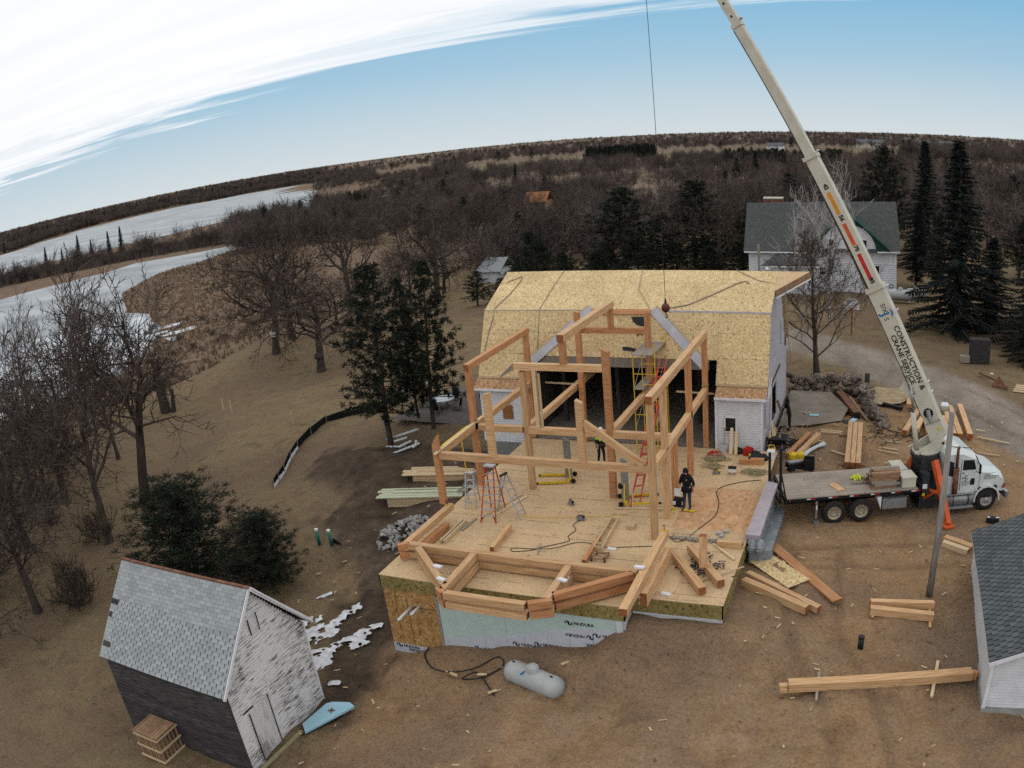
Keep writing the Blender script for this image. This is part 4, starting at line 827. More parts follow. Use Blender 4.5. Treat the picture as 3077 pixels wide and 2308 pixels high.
rope('rope', [upperpt(-4.2, 1) + up3, upperpt(-4.0, .5) + up3, upperpt(-3.1, .05) + up3], .015, greylum, 'thin rope running down to the right valley board')
rope('hose', [upperpt(-2.3, .02) + up3, upperpt(-1.2, .12) + up3, upperpt(-.2, .35) + up3, upperpt(1.0, .66) + up3, upperpt(1.4, .72) + up3, upperpt(1.6, .66) + up3], .028, greylum, 'dark hose lying across the upper roof slope', 'hose')
rope('rope', [upperpt(.8, 1) + up3, upperpt(2.0, .75) + up3, (3.45, 13.7, 7.2), (3.5, 13.6, 5.5), (3.7, 13.9, 3.0)], .02, greylum, 'rope hanging over the hay hood of the barn')

# ------------------------------------------------------------------ shingle and clapboard builders
def shingles(parent, p0, u, v, ul, vl, w, e, m, obj_first=300, th=.012, name='shingle', gap=0.0, um=None):
    u = Vector(u).normalized(); v = Vector(v).normalized(); n = u.cross(v).normalized(); n = n if n.z > 0 else -n; p0 = Vector(p0)
    base = obj(name + '_underlay', MB().prism([p0, p0 + u * ul, p0 + u * ul + v * vl, p0 + v * vl], -n * .05), um or m, parent); protos = {}
    rest = MB(); cnt = 0; j = 0; b = 0.0; off = wloc(parent)
    cells = []
    while b < vl - .02:
        a = -w * (.5 if j % 2 else 0) - rnd.random() * .03
        while a < ul - .01:
            a0, a1 = max(a, 0), min(a + w, ul)
            if a1 - a0 > .03: cells.append((a0, a1 - .008, b, min(b + e * 1.12, vl)))
            a += w
        b += e; j += 1
    for (a0, a1, b0, b1) in cells:
        lift = th * (1 + rnd.random() * .5); P = [p0 + u * a0 + v * b0, p0 + u * a1 + v * b0, p0 + u * a1 + v * b1, p0 + u * a0 + v * b1]
        P[1] = P[1] - u * gap; P[2] = P[2] - u * gap; vs = [P[0] + n * lift, P[1] + n * lift, P[2] + n * .003, P[3] + n * .003, P[0], P[1]]; fs = [(0, 1, 2, 3), (4, 5, 1, 0), (4, 0, 3), (5, 2, 1)]
        if (a1 - a0) > w * .9 and cnt < obj_first:
            key = 'full'
            if key not in protos:
                mb = MB(); c = P[0]; mb.add([q - c for q in vs], fs); protos[key] = mb.mesh(name, m)
            o = bpy.data.objects.new(name, protos[key]); col.objects.link(o); o.parent = parent; o.location = P[0] - off + n * rnd.random() * .003; cnt += 1
        else: rest.add(vs, fs)
    if rest.v: obj(name + 's_remaining', rest, m, parent, kind='stuff')
# ------------------------------------------------------------------ old leaning shed, lower left
SH = thing('old_shed', 'old tall shed with grey shingle roof, peeling white gable and dark side wall', 'shed', (-13.9, -10.7, -4.0))
sx0, sx1, sy0, sy1 = -17.1, -10.7, -13.05, -8.35; ze, zr_, yr = -.45, 2.28, -10.72
vS = Vector((0, yr - (-13.25), zr_ - (-.55))); Ls = vS.length
shingles(SH, (-17.2, -13.27, -.55), (1, 0, 0), vS, 6.65, Ls, .33, .145, shg_grey, gap=.004, um=darkwood)
vB = Vector((0, yr - (-8.12), zr_ - (-.5))); obj('back_roof', MB().prism([(-17.2, -8.12, -.5), (-10.55, -8.12, -.5), (-10.55, yr, zr_), (-17.2, yr, zr_)], (0, 0, -.05)), greylum, SH)
obj('ridge_cap', MB().beam((-17.25, yr, zr_ + .02), (-10.5, yr, zr_ + .0), .13, .05), rust, SH)
obj('rake_board', MB().beam((-10.52, -13.27, -.62), (-10.52, yr, zr_ - .06), .04, .12).beam((-10.50, yr, zr_ - .03), (-10.50, -8.05, -.54), .05, .14).beam((-10.44, yr + .05, zr_ - .03), (-10.44, -8.05, -.56), .03, .06), whitetrim, SH)
for (a, b, c) in ((.0, 2.05, .42), (.02, 1.55, .2), (.05, .42, .45)): obj('missing_shingle', MB().prism([Vector((-17.19 + a, -13.27, -.55)) + vS.normalized() * b + Vector((0, 0, .02)), Vector((-17.19 + a + c, -13.27, -.55)) + vS.normalized() * b + Vector((0, 0, .02)), Vector((-17.19 + a + c, -13.27, -.55)) + vS.normalized() * (b + .2) + Vector((0, 0, .02)), Vector((-17.19 + a, -13.27, -.55)) + vS.normalized() * (b + .2) + Vector((0, 0, .02))], (0, 0, .015)), darkwood, SH)
def gz(y): return (zr_ - .1) - (abs(y - yr) * (zr_ - ze) / (yr - sy0 if y < yr else sy1 - yr)) * .98
z = -4.05; e = .125; k = 0
while z < zr_ - .25:
    # width of the gable at this height
    def span(zz):
        if zz < ze: return sy0, sy1
        f = (zr_ - .1 - zz) / (zr_ - .1 - ze); return yr + (sy0 - yr) * f, yr + (sy1 - yr) * f
    a, b = span(z + e)
    segs = [(a, b)]
    if -1.86 < z < -1.70: segs = [(a, -12.55), (-11.95, b)]
    if -3.05 < z < -2.95: segs = [(a, -12.95), (-12.55, b)]
    if .58 < z + e / 2 < 1.22: segs = [(a, -11.05), (-10.62, b)]
    for (c, d) in segs:
        if d - c < .08: continue
        q = .012 * rnd.random()
        mb = MB(); mb.add([(sx1, c, z), (sx1, d, z), (sx1, d, z + e + .01), (sx1, c, z + e + .01), (sx1 + .028 + q, c, z), (sx1 + .028 + q, d, z)], [(4, 5, 2, 3), (0, 1, 5, 4), (0, 4, 3), (1, 2, 5)], 0, [[(c, z * 1.0 + k), (d, z + k), (d, z + e + k), (c, z + e + k)]] + [[(0, 0)] * 4] + [[(0, 0)] * 3] * 2)
        obj('clapboard', mb, peel, SH)
    z += e; k += .37
obj('gable_core', MB().prism([(sx1 - .08, sy0, -4.1), (sx1 - .08, sy1, -4.1), (sx1 - .08, sy1, ze), (sx1 - .08, yr, zr_ - .12), (sx1 - .08, sy0, ze)], (.07, 0, 0)), darkwood, SH)
z = -4.1; k = 0
while z < ze - .05:
    mb = MB(); mb.add([(sx0, sy0, z), (sx1, sy0, z), (sx1, sy0, z + .19), (sx0, sy0, z + .19), (sx0, sy0 - .03, z), (sx1, sy0 - .03, z)], [(4, 5, 2, 3), (0, 1, 5, 4), (0, 4, 3), (1, 2, 5)], 0, [[(0, z + k), (6.4, z + k), (6.4, z + .19 + k), (0, z + .19 + k)]] + [[(0, 0)] * 4] + [[(0, 0)] * 3] * 2)
    obj('side_board', mb, darkwood, SH); z += .18; k += .61
obj('wall', MB().box(((sx0 + sx1) / 2, sy0 + .06, -2.3), (6.3, .08, 3.7)).box(((sx0 + sx1) / 2, sy1 - .06, -2.3), (6.3, .08, 3.7)).box((sx0 + .05, (sy0 + sy1) / 2, -2.3), (.08, 4.6, 3.7)), darkwood, SH)
obj('corner_board', MB().beam((sx1 + .03, sy1 - .03, -4.1), (sx1 + .03, sy1 - .03, ze), .1, .06, up=(0, 1, 0)), whitetrim, SH)
obj('corner_board', MB().beam((sx1 + .02, sy0 + .02, -4.1), (sx1 + .02, sy0 + .02, ze), .08, .06, up=(0, 1, 0)), darkwood, SH)
lw = obj('loft_door', MB().box((sx1 + .045, -10.84, .92), (.03, .42, .60)), peel, SH)
obj('door_trim', MB().beam((sx1 + .06, -10.62, .60), (sx1 + .06, -10.62, 1.26), .05, .03, up=(0, 1, 0)).beam((sx1 + .06, -11.07, .62), (sx1 + .06, -11.07, 1.2), .03, .03, up=(0, 1, 0)), darkwood, lw)
dr = obj('plank_door', MB().box((sx1 + .05, -11.75, -2.85), (.03, 1.05, 2.0)), peel, SH)
obj('door_trim', MB().beam((sx1 + .07, -11.2, -3.95), (sx1 + .07, -11.2, -1.75), .04, .03, up=(0, 1, 0)).beam((sx1 + .07, -12.3, -3.95), (sx1 + .07, -12.3, -1.85), .04, .03, up=(0, 1, 0)), darkwood, dr)

# ------------------------------------------------------------------ white garage, lower right
GA = thing('white_garage', 'low white garage with slate grey shingle roof cut by the picture edge', 'garage', (15, -2.8, -1.8))
gx0, gx1, gy0, gy1, gz0 = 12.38, 17.6, -6.75, 1.35, -1.75
vG = Vector((1, 0, .42)); shingles(GA, (12.18, -7.05, .38), (0, 1, 0), vG, 8.7, 3.05, .30, .21, shg_dark, gap=.055, um=black)
obj('back_roof', MB().prism([(14.99, -7.05, 1.57), (18.0, -7.05, .28), (18.0, 1.65, .28), (14.99, 1.65, 1.57)], (0, 0, -.06)), shg_dark, GA)
obj('eave_board', MB().beam((12.21, -7.03, .29), (12.21, 1.63, .29), .03, .12), whitetrim, GA)
obj('rake_board', MB().beam((12.2, -7.07, .29), (15.0, -7.07, 1.46), .03, .13), whitetrim, GA)
def gsid():
    z = gz0 + .25; k = 0
    while z < 1.45:
        xr_ = 17.6; xl = gx0
        if z > .25: xl = gx0 + (z - .25) / .42; xr_ = 17.6 - (z - .25) / .42
        if xr_ - xl > .1:
            mb = MB(); mb.add([(xl, gy0, z), (xr_, gy0, z), (xr_, gy0, z + .12), (xl, gy0, z + .12), (xl, gy0 - .022, z), (xr_, gy0 - .022, z)], [(4, 5, 2, 3), (0, 1, 5, 4), (0, 4, 3), (1, 2, 5)])
            obj('clapboard', mb, white, GA)
        z += .115; k += 1
gsid()
obj('wall', MB().box((gx0 + .05, (gy0 + gy1) / 2, -.72), (.1, gy1 - gy0, 2.05)).box(((gx0 + gx1) / 2, gy0 + .06, -.7), (gx1 - gx0, .1, 2.0)).box(((gx0 + gx1) / 2, gy1 - .06, -.7), (gx1 - gx0, .1, 2.0)), white, GA)
siding(GA, (gx0 - .002, gy1, 0), (0, -1, 0), gy1 - gy0, gz0 + .1, .2, white, exp=.115, out=(-1, 0, 0), th=.02)
obj('corner_board', MB().box((gx0 - .0, gy0 - .0, -.75), (.12, .1, 1.95)), whitetrim, GA)
obj('foundation', MB().box(((gx0 + gx1) / 2, gy0 + .05, gz0 - .05), (gx1 - gx0 + .1, .3, .5)).box((gx0 + .08, (gy0 + gy1) / 2, gz0 + .0), (.3, gy1 - gy0, .45)), concrete, GA)

# ------------------------------------------------------------------ farmhouse
FH = thing('farmhouse', 'white farmhouse with green-grey roof and round-topped front dormer behind the barn', 'house', (2.7, 60, -1.0))
hx0, hx1, hy0, hyr, hz, hr_ = -4.75, 10.1, 56.0, 60.2, 3.2, 7.65
def croof(pts, m=shg_green, nm='roof', par=FH, th=.1): return obj(nm, MB().prism(pts, (0, 0, -th)), m, par)
croof([(hx0 - .4, 55.3, 2.95), (hx1 + .4, 55.3, 3.3), (hx1 + .1, hyr, hr_ + .1), (hx0 - .6, hyr, hr_ - .3)]); croof([(hx0 - .6, hyr, hr_ - .3), (hx1 + .1, hyr, hr_ + .1), (hx1 + .4, 65, 3.3), (hx0 - .4, 65, 2.95)])
siding(FH, (hx0, hy0, 0), (1, 0, 0), hx1 - hx0, -1.0, 3.1, white, exp=.22, holes=[(7.1, 8.4, .6, 1.4), (12.55, 13.2, .45, 1.75)], th=.035)
obj('wall', MB().box(((hx0 + hx1) / 2, hy0 + .15, 1.0), (hx1 - hx0, .2, 4.4)).prism([(hx1, hy0, -1), (hx1, 64.4, -1), (hx1, 64.4, 3.2), (hx1, hyr, hr_ - .1), (hx1, hy0, 3.2)], (-.2, 0, 0)).prism([(hx0 + .2, hy0, -1), (hx0 + .2, 64.4, -1), (hx0 + .2, 64.4, 3.0), (hx0 + .2, hyr, hr_ - .5), (hx0 + .2, hy0, 3.0)], (-.2, 0, 0)), white, FH)
obj('belt_board', MB().beam((3.2, hy0 - .06, 1.86), (hx1, hy0 - .06, 1.92), .05, .12), whitetrim, FH); obj('eave_board', MB().beam((hx0 - .35, 55.32, 2.85), (1.2, 55.32, 2.88), .05, .14).beam((8.2, 55.32, 3.12), (hx1 + .35, 55.32, 3.2), .05, .14), whitetrim, FH)
# dormer: gable with an arched white face between green roof wings
def arch(cx, w, zb_, zt, n=14): return [(cx + w / 2 * math.cos(math.pi * i / n), zb_ + (zt - zb_) * math.sin(math.pi * i / n)) for i in range(n + 1)]
A_ = arch(5.25, 5.6, 3.2, 5.75); obj('dormer_face', MB().prism([(x, 55.5, z) for x, z in A_], (0, .2, 0)), white, FH)
for s in (-1, 1):
    xa = 5.25 + s * 2.75; xo = 5.25 + s * 4.2
    croof([(5.25, 55.1, 6.95), (xo, 55.1, 3.35), (xo, 55.6, 3.35), (5.25, 60.0, 6.95)], shg_green2, 'dormer_roof', th=.12)
    obj('dormer_wing', MB().prism([(5.25, 55.35, 6.9), (xo, 55.35, 3.3), (5.25 + s * 2.85, 55.35, 3.3)] + [(5.25 + s * 2.8 * math.cos(a), 55.35, 3.2 + 2.6 * math.sin(a)) for a in np.linspace(.1, 1.5, 7)], (0, .1, 0)), shg_green2, FH)
def win(x0, z0, x1, z1, par=FH, y=hy0, nm='window', bars=True):
    f = obj(nm, MB().beam((x0, y - .07, z0), (x1, y - .07, z0), .08, .08).beam((x0, y - .07, z1), (x1, y - .07, z1), .08, .08).beam((x0, y - .07, z0), (x0, y - .07, z1), .08, .08, up=(0, 1, 0)).beam((x1, y - .07, z0), (x1, y - .07, z1), .08, .08, up=(0, 1, 0)), whitetrim, par)
    obj('pane', MB().box(((x0 + x1) / 2, y - .045, (z0 + z1) / 2), (x1 - x0, .03, z1 - z0)), glassm, f)
    if bars: obj('muntin', MB().beam((x0, y - .075, (z0 + z1) / 2), (x1, y - .075, (z0 + z1) / 2), .03, .05).beam(((x0 + x1) / 2, y - .075, z0), ((x0 + x1) / 2, y - .075, z1), .05, .03, up=(0, 1, 0)), whitetrim, f)
win(2.35, .62, 3.65, 1.4); win(7.85, .5, 8.4, 1.72, bars=False); win(3.3, 3.05, 3.88, 4.3, y=55.5, bars=False); win(6.6, 3.1, 7.15, 4.3, y=55.5, bars=False)
obj('round_vent', MB().lathe([(.18, -.02), (.22, -.02), (.22, .02), (.18, .02)], 16, (9.6, 55.93, -.25), 'y'), black, FH)
croof([(-3.3, 53.6, 1.75), (2.6, 53.6, 1.85), (1.2, 56, 3.0), (-1.5, 56, 2.95)], shg_green, 'porch_roof'); obj('porch_wall', MB().box((-.4, 54.9, .35), (5.4, 2.2, 2.7)), white, FH); obj('porch_trim', MB().beam((-3.3, 53.62, 1.66), (2.6, 53.62, 1.76), .05, .12), whitetrim, FH)
obj('chimney_slab', MB().box((-2.9, 63, 6.9), (2.0, 1.0, 1.3)), rust, FH); obj('chimney_cap', MB().box((-2.9, 63, 7.65), (2.1, 1.1, .15)), cream, FH)
# small grey-roofed shed in the trees and the red-roofed cottage further back
GS = thing('garden_shed', 'small shed with grey-green roof behind the tall pines left of the barn', 'shed', (-45.5, 81, -4.8))
croof([(-47.2, 80.0, -3.1), (-43.2, 80.0, -3.1), (-43.0, 82.6, -1.4), (-46.4, 82.6, -1.4)], shg_grey, 'roof', GS); croof([(-46.4, 82.6, -1.4), (-43.0, 82.6, -1.4), (-43.0, 85, -3.1), (-47.2, 85, -3.1)], shg_grey, 'roof', GS)
obj('wall', MB().box((-45.2, 82.5, -3.9), (3.6, 4.4, 1.9)), white, GS)
RC = thing('cottage', 'far cottage with reddish gable wall half hidden in the woods', 'cottage', (-76, 176, -5.5))
obj('wall', MB().box((-76, 176, -3.2), (5.5, 5, 5)), cratew, RC); croof([(-79.2, 173, -.9), (-72.8, 173, -.9), (-72.8, 176, 1.6), (-79.2, 176, 1.6)], brownpanel, 'roof', RC); croof([(-79.2, 176, 1.6), (-72.8, 176, 1.6), (-72.8, 179, -.9), (-79.2, 179, -.9)], brownpanel, 'roof', RC)
obj('gable_trim', MB().box((-73.0, 173.4, -2.6), (.4, .2, 1.2)), whitetrim, RC)
# ------------------------------------------------------------------ crane truck (built along x, near side at y = 0, ground at z = 0)
TR = thing('crane_truck', 'white crane truck with wooden flatbed and raised telescopic boom', 'crane truck')
def tob(name, mb, m, par=TR, smooth=False, **k): return obj(name, mb, m, par, smooth, **k)
def wheel(x, y0, side, rim, dual=False):
    w = thing_part('wheel', TR, (x, y0, .49)); s = side
    prof = [(.30, 0), (.44, .0), (.500, .03), (.515, .08), (.515, .20), (.500, .25), (.42, .28), (.30, .28)]
    o = obj('tyre', MB().lathe([(r, s * z) for r, z in prof], 26, (x, y0, .49), 'y'), rubber, w, True)
    rp = [(.0, .16), (.10, .15), (.12, .08), (.20, .10), (.27, .12), (.29, .02), (.31, .02)] if dual else [(.0, -.02), (.09, -.02), (.10, .04), (.22, .03), (.26, .06), (.30, .0), (.315, .02)]
    obj('rim', MB().lathe([(r, s * z) for r, z in rp], 20, (x, y0, .49), 'y'), rim, w, True)
    nb = MB()
    for k in range(8):
        a = k * math.pi / 4; nb.tube([(x + .16 * math.cos(a), y0 + s * (.10 if dual else .03), .49 + .16 * math.sin(a)), (x + .16 * math.cos(a), y0 + s * (.05 if dual else -.01), .49 + .16 * math.sin(a))], .022, 6)
    obj('wheel_nut', nb, rust if dual else steel, w)
    return w
def thing_part(name, par, loc):
    o = bpy.data.objects.new(name, None); col.objects.link(o); o.parent = par; o.location = Vector(loc) - wloc(par); return o
rimcream = mat('cream_wheel_rim', (0.52, 0.46, 0.33), (0.30, 0.24, 0.16), 8, 0.6); rimsilver = mat('silver_wheel_rim', (0.50, 0.50, 0.48), (0.32, 0.31, 0.29), 8, 0.45)
for x in (0, 1.19):
    wheel(x, 0, 1, rimcream, True); wheel(x, 2.5, -1, rimcream, True)
wheel(7.13, 0.02, 1, rimsilver); wheel(7.13, 2.48, -1, rimsilver)
tob('chassis', MB().box((2.9, .85, .82), (9.8, .12, .28)).box((2.9, 1.65, .82), (9.8, .12, .28)).box((0, 1.25, .5), (.15, 2.0, .15)).box((1.19, 1.25, .5), (.15, 2.0, .15)).box((7.13, 1.25, .45), (.14, 2.0, .14)), black)
# bed of planks
bedw = mat('bed_planks', (0.36, 0.305, 0.25), (0.27, 0.23, 0.19), 3, 0.9, 0.2, 'UV', (0.6, 8, 1), rand=0.14, dirt=0.3)
for i in range(9):
    xs = [-2.08, -.95, .15, 1.3, 2.5, 3.72]; sh = .22 * (i % 3)
    for a, b in zip(xs, xs[1:]):
        a2 = max(-2.08, a + (sh if a > -2 else 0)); b2 = min(3.72, b + (sh if b < 3.7 else 0))
        tob('bed_plank', MB().beam((a2 + .006, .1 + i * .285, 1.30), (b2 - .006, .1 + i * .285, 1.30), .272, .05), bedw)
tob('bed_frame', MB().box((.82, .03, 1.22), (5.85, .06, .17)).box((.82, 2.55, 1.22), (5.85, .06, .17)).box((-2.12, 1.28, 1.20), (.08, 2.56, .2)).box((3.76, 1.28, 1.22), (.08, 2.56, .2)).box((.8, .9, 1.08), (5.7, .1, .14)).box((.8, 1.65, 1.08), (5.7, .1, .14)), black)
for k in range(6):
    x = -1.15 + k * .93; tob('reflector_stripe', MB().box((x, -.006, 1.22), (.17, .012, .05)), whitetrim); tob('reflector_stripe', MB().box((x + .21, -.006, 1.22), (.22, .012, .05)), red)
tob('tail_lamp', MB().box((-1.95, -.006, 1.21), (.06, .012, .05)), red); tob('marker_lamp', MB().box((3.62, -.01, 1.24), (.06, .02, .05)), whitetrim)
tob('rear_rack', MB().box((-2.35, .05, 2.3), (.10, .10, 2.4)).box((-2.35, 2.4, 1.6), (.10, .10, 1.6)).box((-2.33, 1.2, 1.15), (.12, 2.4, .1)).beam((-2.1, .1, 1.3), (-2.36, .06, 2.6), .05, .05), black)
tob('underbed_box', MB().box((2.68, .25, .72), (1.1, .5, .46)), steel); tob('mud_flap', MB().prism([(1.86, .04, 1.05), (2.08, .04, 1.05), (2.08, .04, .48)], (0, .5, 0)), whitetrim); tob('stabilizer_leg', MB().box((-.78, .10, .68), (.09, .12, .75)).box((-.78, .10, .1), (.22, .22, .14)), steel)
tob('light_bar', MB().box((-.78, .03, .78), (.05, .02, .18)), whitetrim)
# cab and hood
def loft(name, secs, m, par=TR, smooth=False):      # secs: list of closed loops with equal counts
    n = len(secs[0]); mb = MB(); vs = [p for s in secs for p in s]; fs = []
    for i in range(len(secs) - 1):
        for j in range(n): fs.append((i * n + j, i * n + (j + 1) % n, (i + 1) * n + (j + 1) % n, (i + 1) * n + j))
    fs.append(tuple(range(n - 1, -1, -1))); fs.append(tuple((len(secs) - 1) * n + j for j in range(n))); mb.add(vs, fs); o = obj(name, mb, m, par, smooth)
    bm = bmesh.new(); bm.from_mesh(o.data); bmesh.ops.recalc_face_normals(bm, faces=bm.faces[:]); bm.to_mesh(o.data); bm.free(); return o
def sec(x, y0, y1, z0, z1, c=.12, tt=0.0): return [(x, y0, z0), (x, y1, z0), (x, y1, z1 - c), (x, y1 - c - tt, z1), (x, y0 + c + tt, z1), (x, y0, z1 - c)]
loft('cab', [sec(4.98, .02, 2.48, .95, 2.62, .1), sec(5.05, .0, 2.5, .95, 2.86, .14, .1), sec(5.75, .0, 2.5, .95, 2.90, .2, .12), sec(6.42, .0, 2.5, .95, 2.62, .2, .12), sec(6.50, .02, 2.48, .95, 2.45, .14, .1), sec(6.72, .04, 2.46, .95, 1.95, .1)], truckwhite)
loft('hood', [sec(6.68, .10, 2.40, .95, 1.98, .16, .1), sec(7.1, .12, 2.38, .95, 1.90, .2, .15), sec(7.7, .18, 2.32, .80, 1.74, .22, .18), sec(8.02, .24, 2.26, .75, 1.52, .22, .2), sec(8.12, .3, 2.2, .75, 1.25, .15, .2)], truckwhite)
# wheel arches as a curved fender over the front wheel
for ys in (0, 1):
    y0, y1 = (-.03, .35) if ys == 0 else (2.15, 2.53); mb = MB(); P = []
    for k in range(9):
        a = R(-8 + k * 24.5); P.append((7.13 + .60 * math.cos(a), .52 + .58 * math.sin(a)))
    for (ax, az), (bx, bz) in zip(P, P[1:]): mb.prism([(ax, y0, az), (bx, y0, bz), (bx + (bx - 7.13) * .12, y0, bz + max(0, bz - .5) * .16), (ax + (ax - 7.13) * .12, y0, az + max(0, az - .5) * .16)], (0, y1 - y0, 0))
    tob('fender', mb, truckwhite)
tob('wheel_well', MB().box((7.13, .28, .85), (1.0, .5, .5)), black)
tob('bumper', MB().box((8.2, 1.25, .62), (.16, 2.44, .30)), steel); tob('grille', MB().box((8.14, 1.25, 1.05), (.04, 1.3, .5)), steel)
tob('headlight', MB().box((8.10, .34, 1.0), (.10, .22, .16)), glassm); tob('headlight', MB().box((8.10, 2.16, 1.0), (.10, .22, .16)), glassm); tob('turn_signal', MB().box((8.03, .16, .98), (.10, .06, .12)), red)
dn = tob('door', MB().prism([(5.72, -.012, 1.02), (6.62, -.012, 1.08), (6.62, -.012, 1.98), (6.40, -.012, 2.46), (5.72, -.012, 2.52)], (0, .02, 0)), truckwhite)
obj('door_window', MB().prism([(5.78, -.018, 1.98), (6.44, -.018, 1.98), (6.30, -.018, 2.42), (5.78, -.018, 2.44)], (0, .012, 0)), glassm, dn); obj('lower_window', MB().prism([(6.18, -.018, 1.28), (6.42, -.018, 1.28), (6.42, -.018, 1.58), (6.22, -.018, 1.58)], (0, .012, 0)), glassm, dn); obj('door_seam', MB().box((5.70, -.016, 1.75), (.012, .01, 1.45)).box((6.64, -.016, 1.5), (.012, .01, .9)), black, dn)
obj('handle', MB().box((5.82, -.03, 1.86), (.12, .03, .03)), black, dn)
tob('side_window', MB().prism([(5.06, -.012, 1.80), (5.32, -.012, 1.72), (5.34, -.012, 2.35), (5.06, -.012, 2.48)], (0, .012, 0)), glassm)
tob('windshield', MB().prism([(6.76, .22, 2.0), (6.76, 2.28, 2.0), (6.55, 2.2, 2.44), (6.55, .3, 2.44)], (.015, 0, .01)), glassm)
tob('roof_rack', MB().tube([(5.3, .35, 2.95), (6.3, .40, 2.80)], .018, 5).tube([(5.3, 2.1, 2.95), (6.3, 2.1, 2.80)], .018, 5), black); 
for k in range(5): tob('clearance_lamp', MB().box((6.46, .45 + k * .4, 2.58), (.07, .1, .06)), rust)
tob('exhaust_stack', MB().tube([(5.42, -.12, 1.0), (5.42, -.12, 2.15)], .13, 12).tube([(5.42, -.12, 2.15), (5.42, -.12, 3.0), (5.40, -.14, 3.06), (5.46, -.18, 3.12)], .065, 10), rust, smooth=True)
tob('fuel_tank', MB().tube([(5.12, .18, .60), (6.42, .18, .60)], .29, 18), steel, smooth=True); tob('tank_strap', MB().tube([(5.4, .18, .60), (5.44, .18, .60)], .30, 18).tube([(6.15, .18, .60), (6.19, .18, .60)], .30, 18), black); tob('step_board', MB().box((5.75, -.05, .30), (1.35, .22, .05)).box((5.75, .02, .93), (1.4, .3, .06)), alu)
tob('mirror', MB().tube([(6.45, -.02, 2.3), (6.5, -.28, 2.34)], .014, 5).tube([(6.45, -.02, 1.9), (6.5, -.28, 1.9)], .014, 5).box((6.5, -.3, 2.1), (.05, .14, .42)), black)
def lt(txt, size, o, m, bold=0.0, shear=0, align='LEFT', par=TR): return letters(txt, size, o, (1, 0, 0), (0, 0, 1), m, par, bold=bold, shear=shear, align=align)
blue = mat('blue_print', (0.01, 0.17, 0.42), (0.01, 0.15, 0.38), 4, 0.5)
def sixjs(o, s, xd, yd, par, nm='company_logo'):
    xd = Vector(xd).normalized(); yd = Vector(yd).normalized(); o = Vector(o); nv = xd.cross(yd)
    letters('SIX', s, o, xd, yd, black, par, 'lettering'); letters('J', s * 1.75, o + xd * s * 1.30 - yd * s * .20 + nv * .004, xd, yd, blue, par, 'company_logo', bold=.012 * s / .3); letters('S', s, o + xd * s * 2.0 - yd * s * .30, xd, yd, black, par, 'lettering')
    mb = MB(); 
    for k in range(3):
        a = o + xd * (s * (.75 + k * .2)) + yd * (s * (.62 + .18 * k)); b = o + xd * (s * (2.5 - k * .1)) + yd * (s * (.50 + .20 * (k % 2))); mb.add([a, (a + b) / 2 + yd * s * .18, b, (a + b) / 2 + yd * s * .33], [(0, 1, 2, 3)])
    obj('company_logo', mb, blue, par)
sixjs((5.76, -.028, 1.62), .13, (1, 0, 0), (0, 0, 1), TR)
for k, (w_, s) in enumerate((('CONSTRUCTION', .055), ('CRANE SERVICE', .055), ('612-801-6565', .055))): lt(w_, s, (5.76, -.028, 1.46 - k * .075), black)
for k, (w_, s) in enumerate((('FOR SALES, RENTALS', .06), ('Service', .10), ('CONSTRUCTION SERVICES', .065), ('TRUSS SETTING & STEEL', .06))): letters(w_, s, (6.98 - k * .02, .085 + k * .003, 1.70 - k * .085), (1, .09, 0), (0, 0, 1), black, TR)
# crane pedestal, turntable, orange outrigger
tob('pedestal', MB().box((4.42, 1.25, 1.25), (.75, 1.3, 2.3)).box((4.1, .30, 1.45), (.32, .45, .9)).lathe([(0, 2.26), (.62, 2.26), (.66, 2.34), (.66, 2.46), (.5, 2.50), (0, 2.50)], 20, (4.4, 1.25, 0)), mat('dark_green_grey_steel', (0.045, 0.052, 0.052), (0.03, 0.034, 0.034), 5, 0.5))
tob('control_panel', MB().box((4.05, .06, 1.35), (.22, .02, .2)), whitetrim); tob('warning_label', MB().box((4.02, .06, .98), (.12, .02, .12)), yellow); tob('control_opening', MB().box((4.45, .58, 1.55), (.32, .04, .5)), black); tob('deck_box', MB().box((3.86, 1.25, 1.35), (.18, 2.4, .2)), black)
tob('outrigger_beam', MB().beam((4.52, .30, 2.40), (4.80, -1.15, .12), .22, .30).beam((4.6, 2.1, 2.3), (4.2, 3.6, .12), .24, .34), orange)
tob('outrigger_brace', MB().beam((4.3, .6, .55), (4.62, -.1, 1.2), .12, .12).beam((4.2, .4, 1.1), (4.85, -.5, 1.15), .10, .10), orange)
tob('outrigger_foot', MB().box((4.80, -1.2, .04), (.5, .45, .08)), orange)
# turret and boom: boom axis in world metres, brought into truck space
TL, TA = Vector((6.62, 4.21, -.9)), R(18.4)
def w2t(p): p = Vector(p) - TL; c, s = math.cos(-TA), math.sin(-TA); return Vector((p.x * c - p.y * s, p.x * s + p.y * c, p.z))
Ba, Bt = w2t((10.87, 6.94, 2.53)), w2t((-1.28, 9.9, 27.0)); bd = (Bt - Ba).normalized()
bn = bd.cross(Vector((0, 0, 1))).normalized(); bn = -bn if bn.y > 0 else bn           # side facing the near side
bu = bn.cross(bd).normalized()
if bu.z < 0: bu = -bu
def bp(t, s=0.0, n=0.0): return Ba + bd * t + bu * s + bn * n
def boomsec(name, t0, t1, w, h, m, s=0.0, par=TR): return tob(name, MB().beam(bp(t0, s), bp(t1, s), w, h, up=tuple(bu)), m)
SW = .52
boomsec('boom_base_section', .35, 6.63, SW, .74, cream, .02); boomsec('boom_section', 6.6, 12.72, SW - .10, .60, cream, .05); boomsec('boom_section', 12.7, 19.28, SW - .18, .45, cream, .07); boomsec('boom_tip_section', 19.25, 28.3, SW - .24, .40, cream, .09)
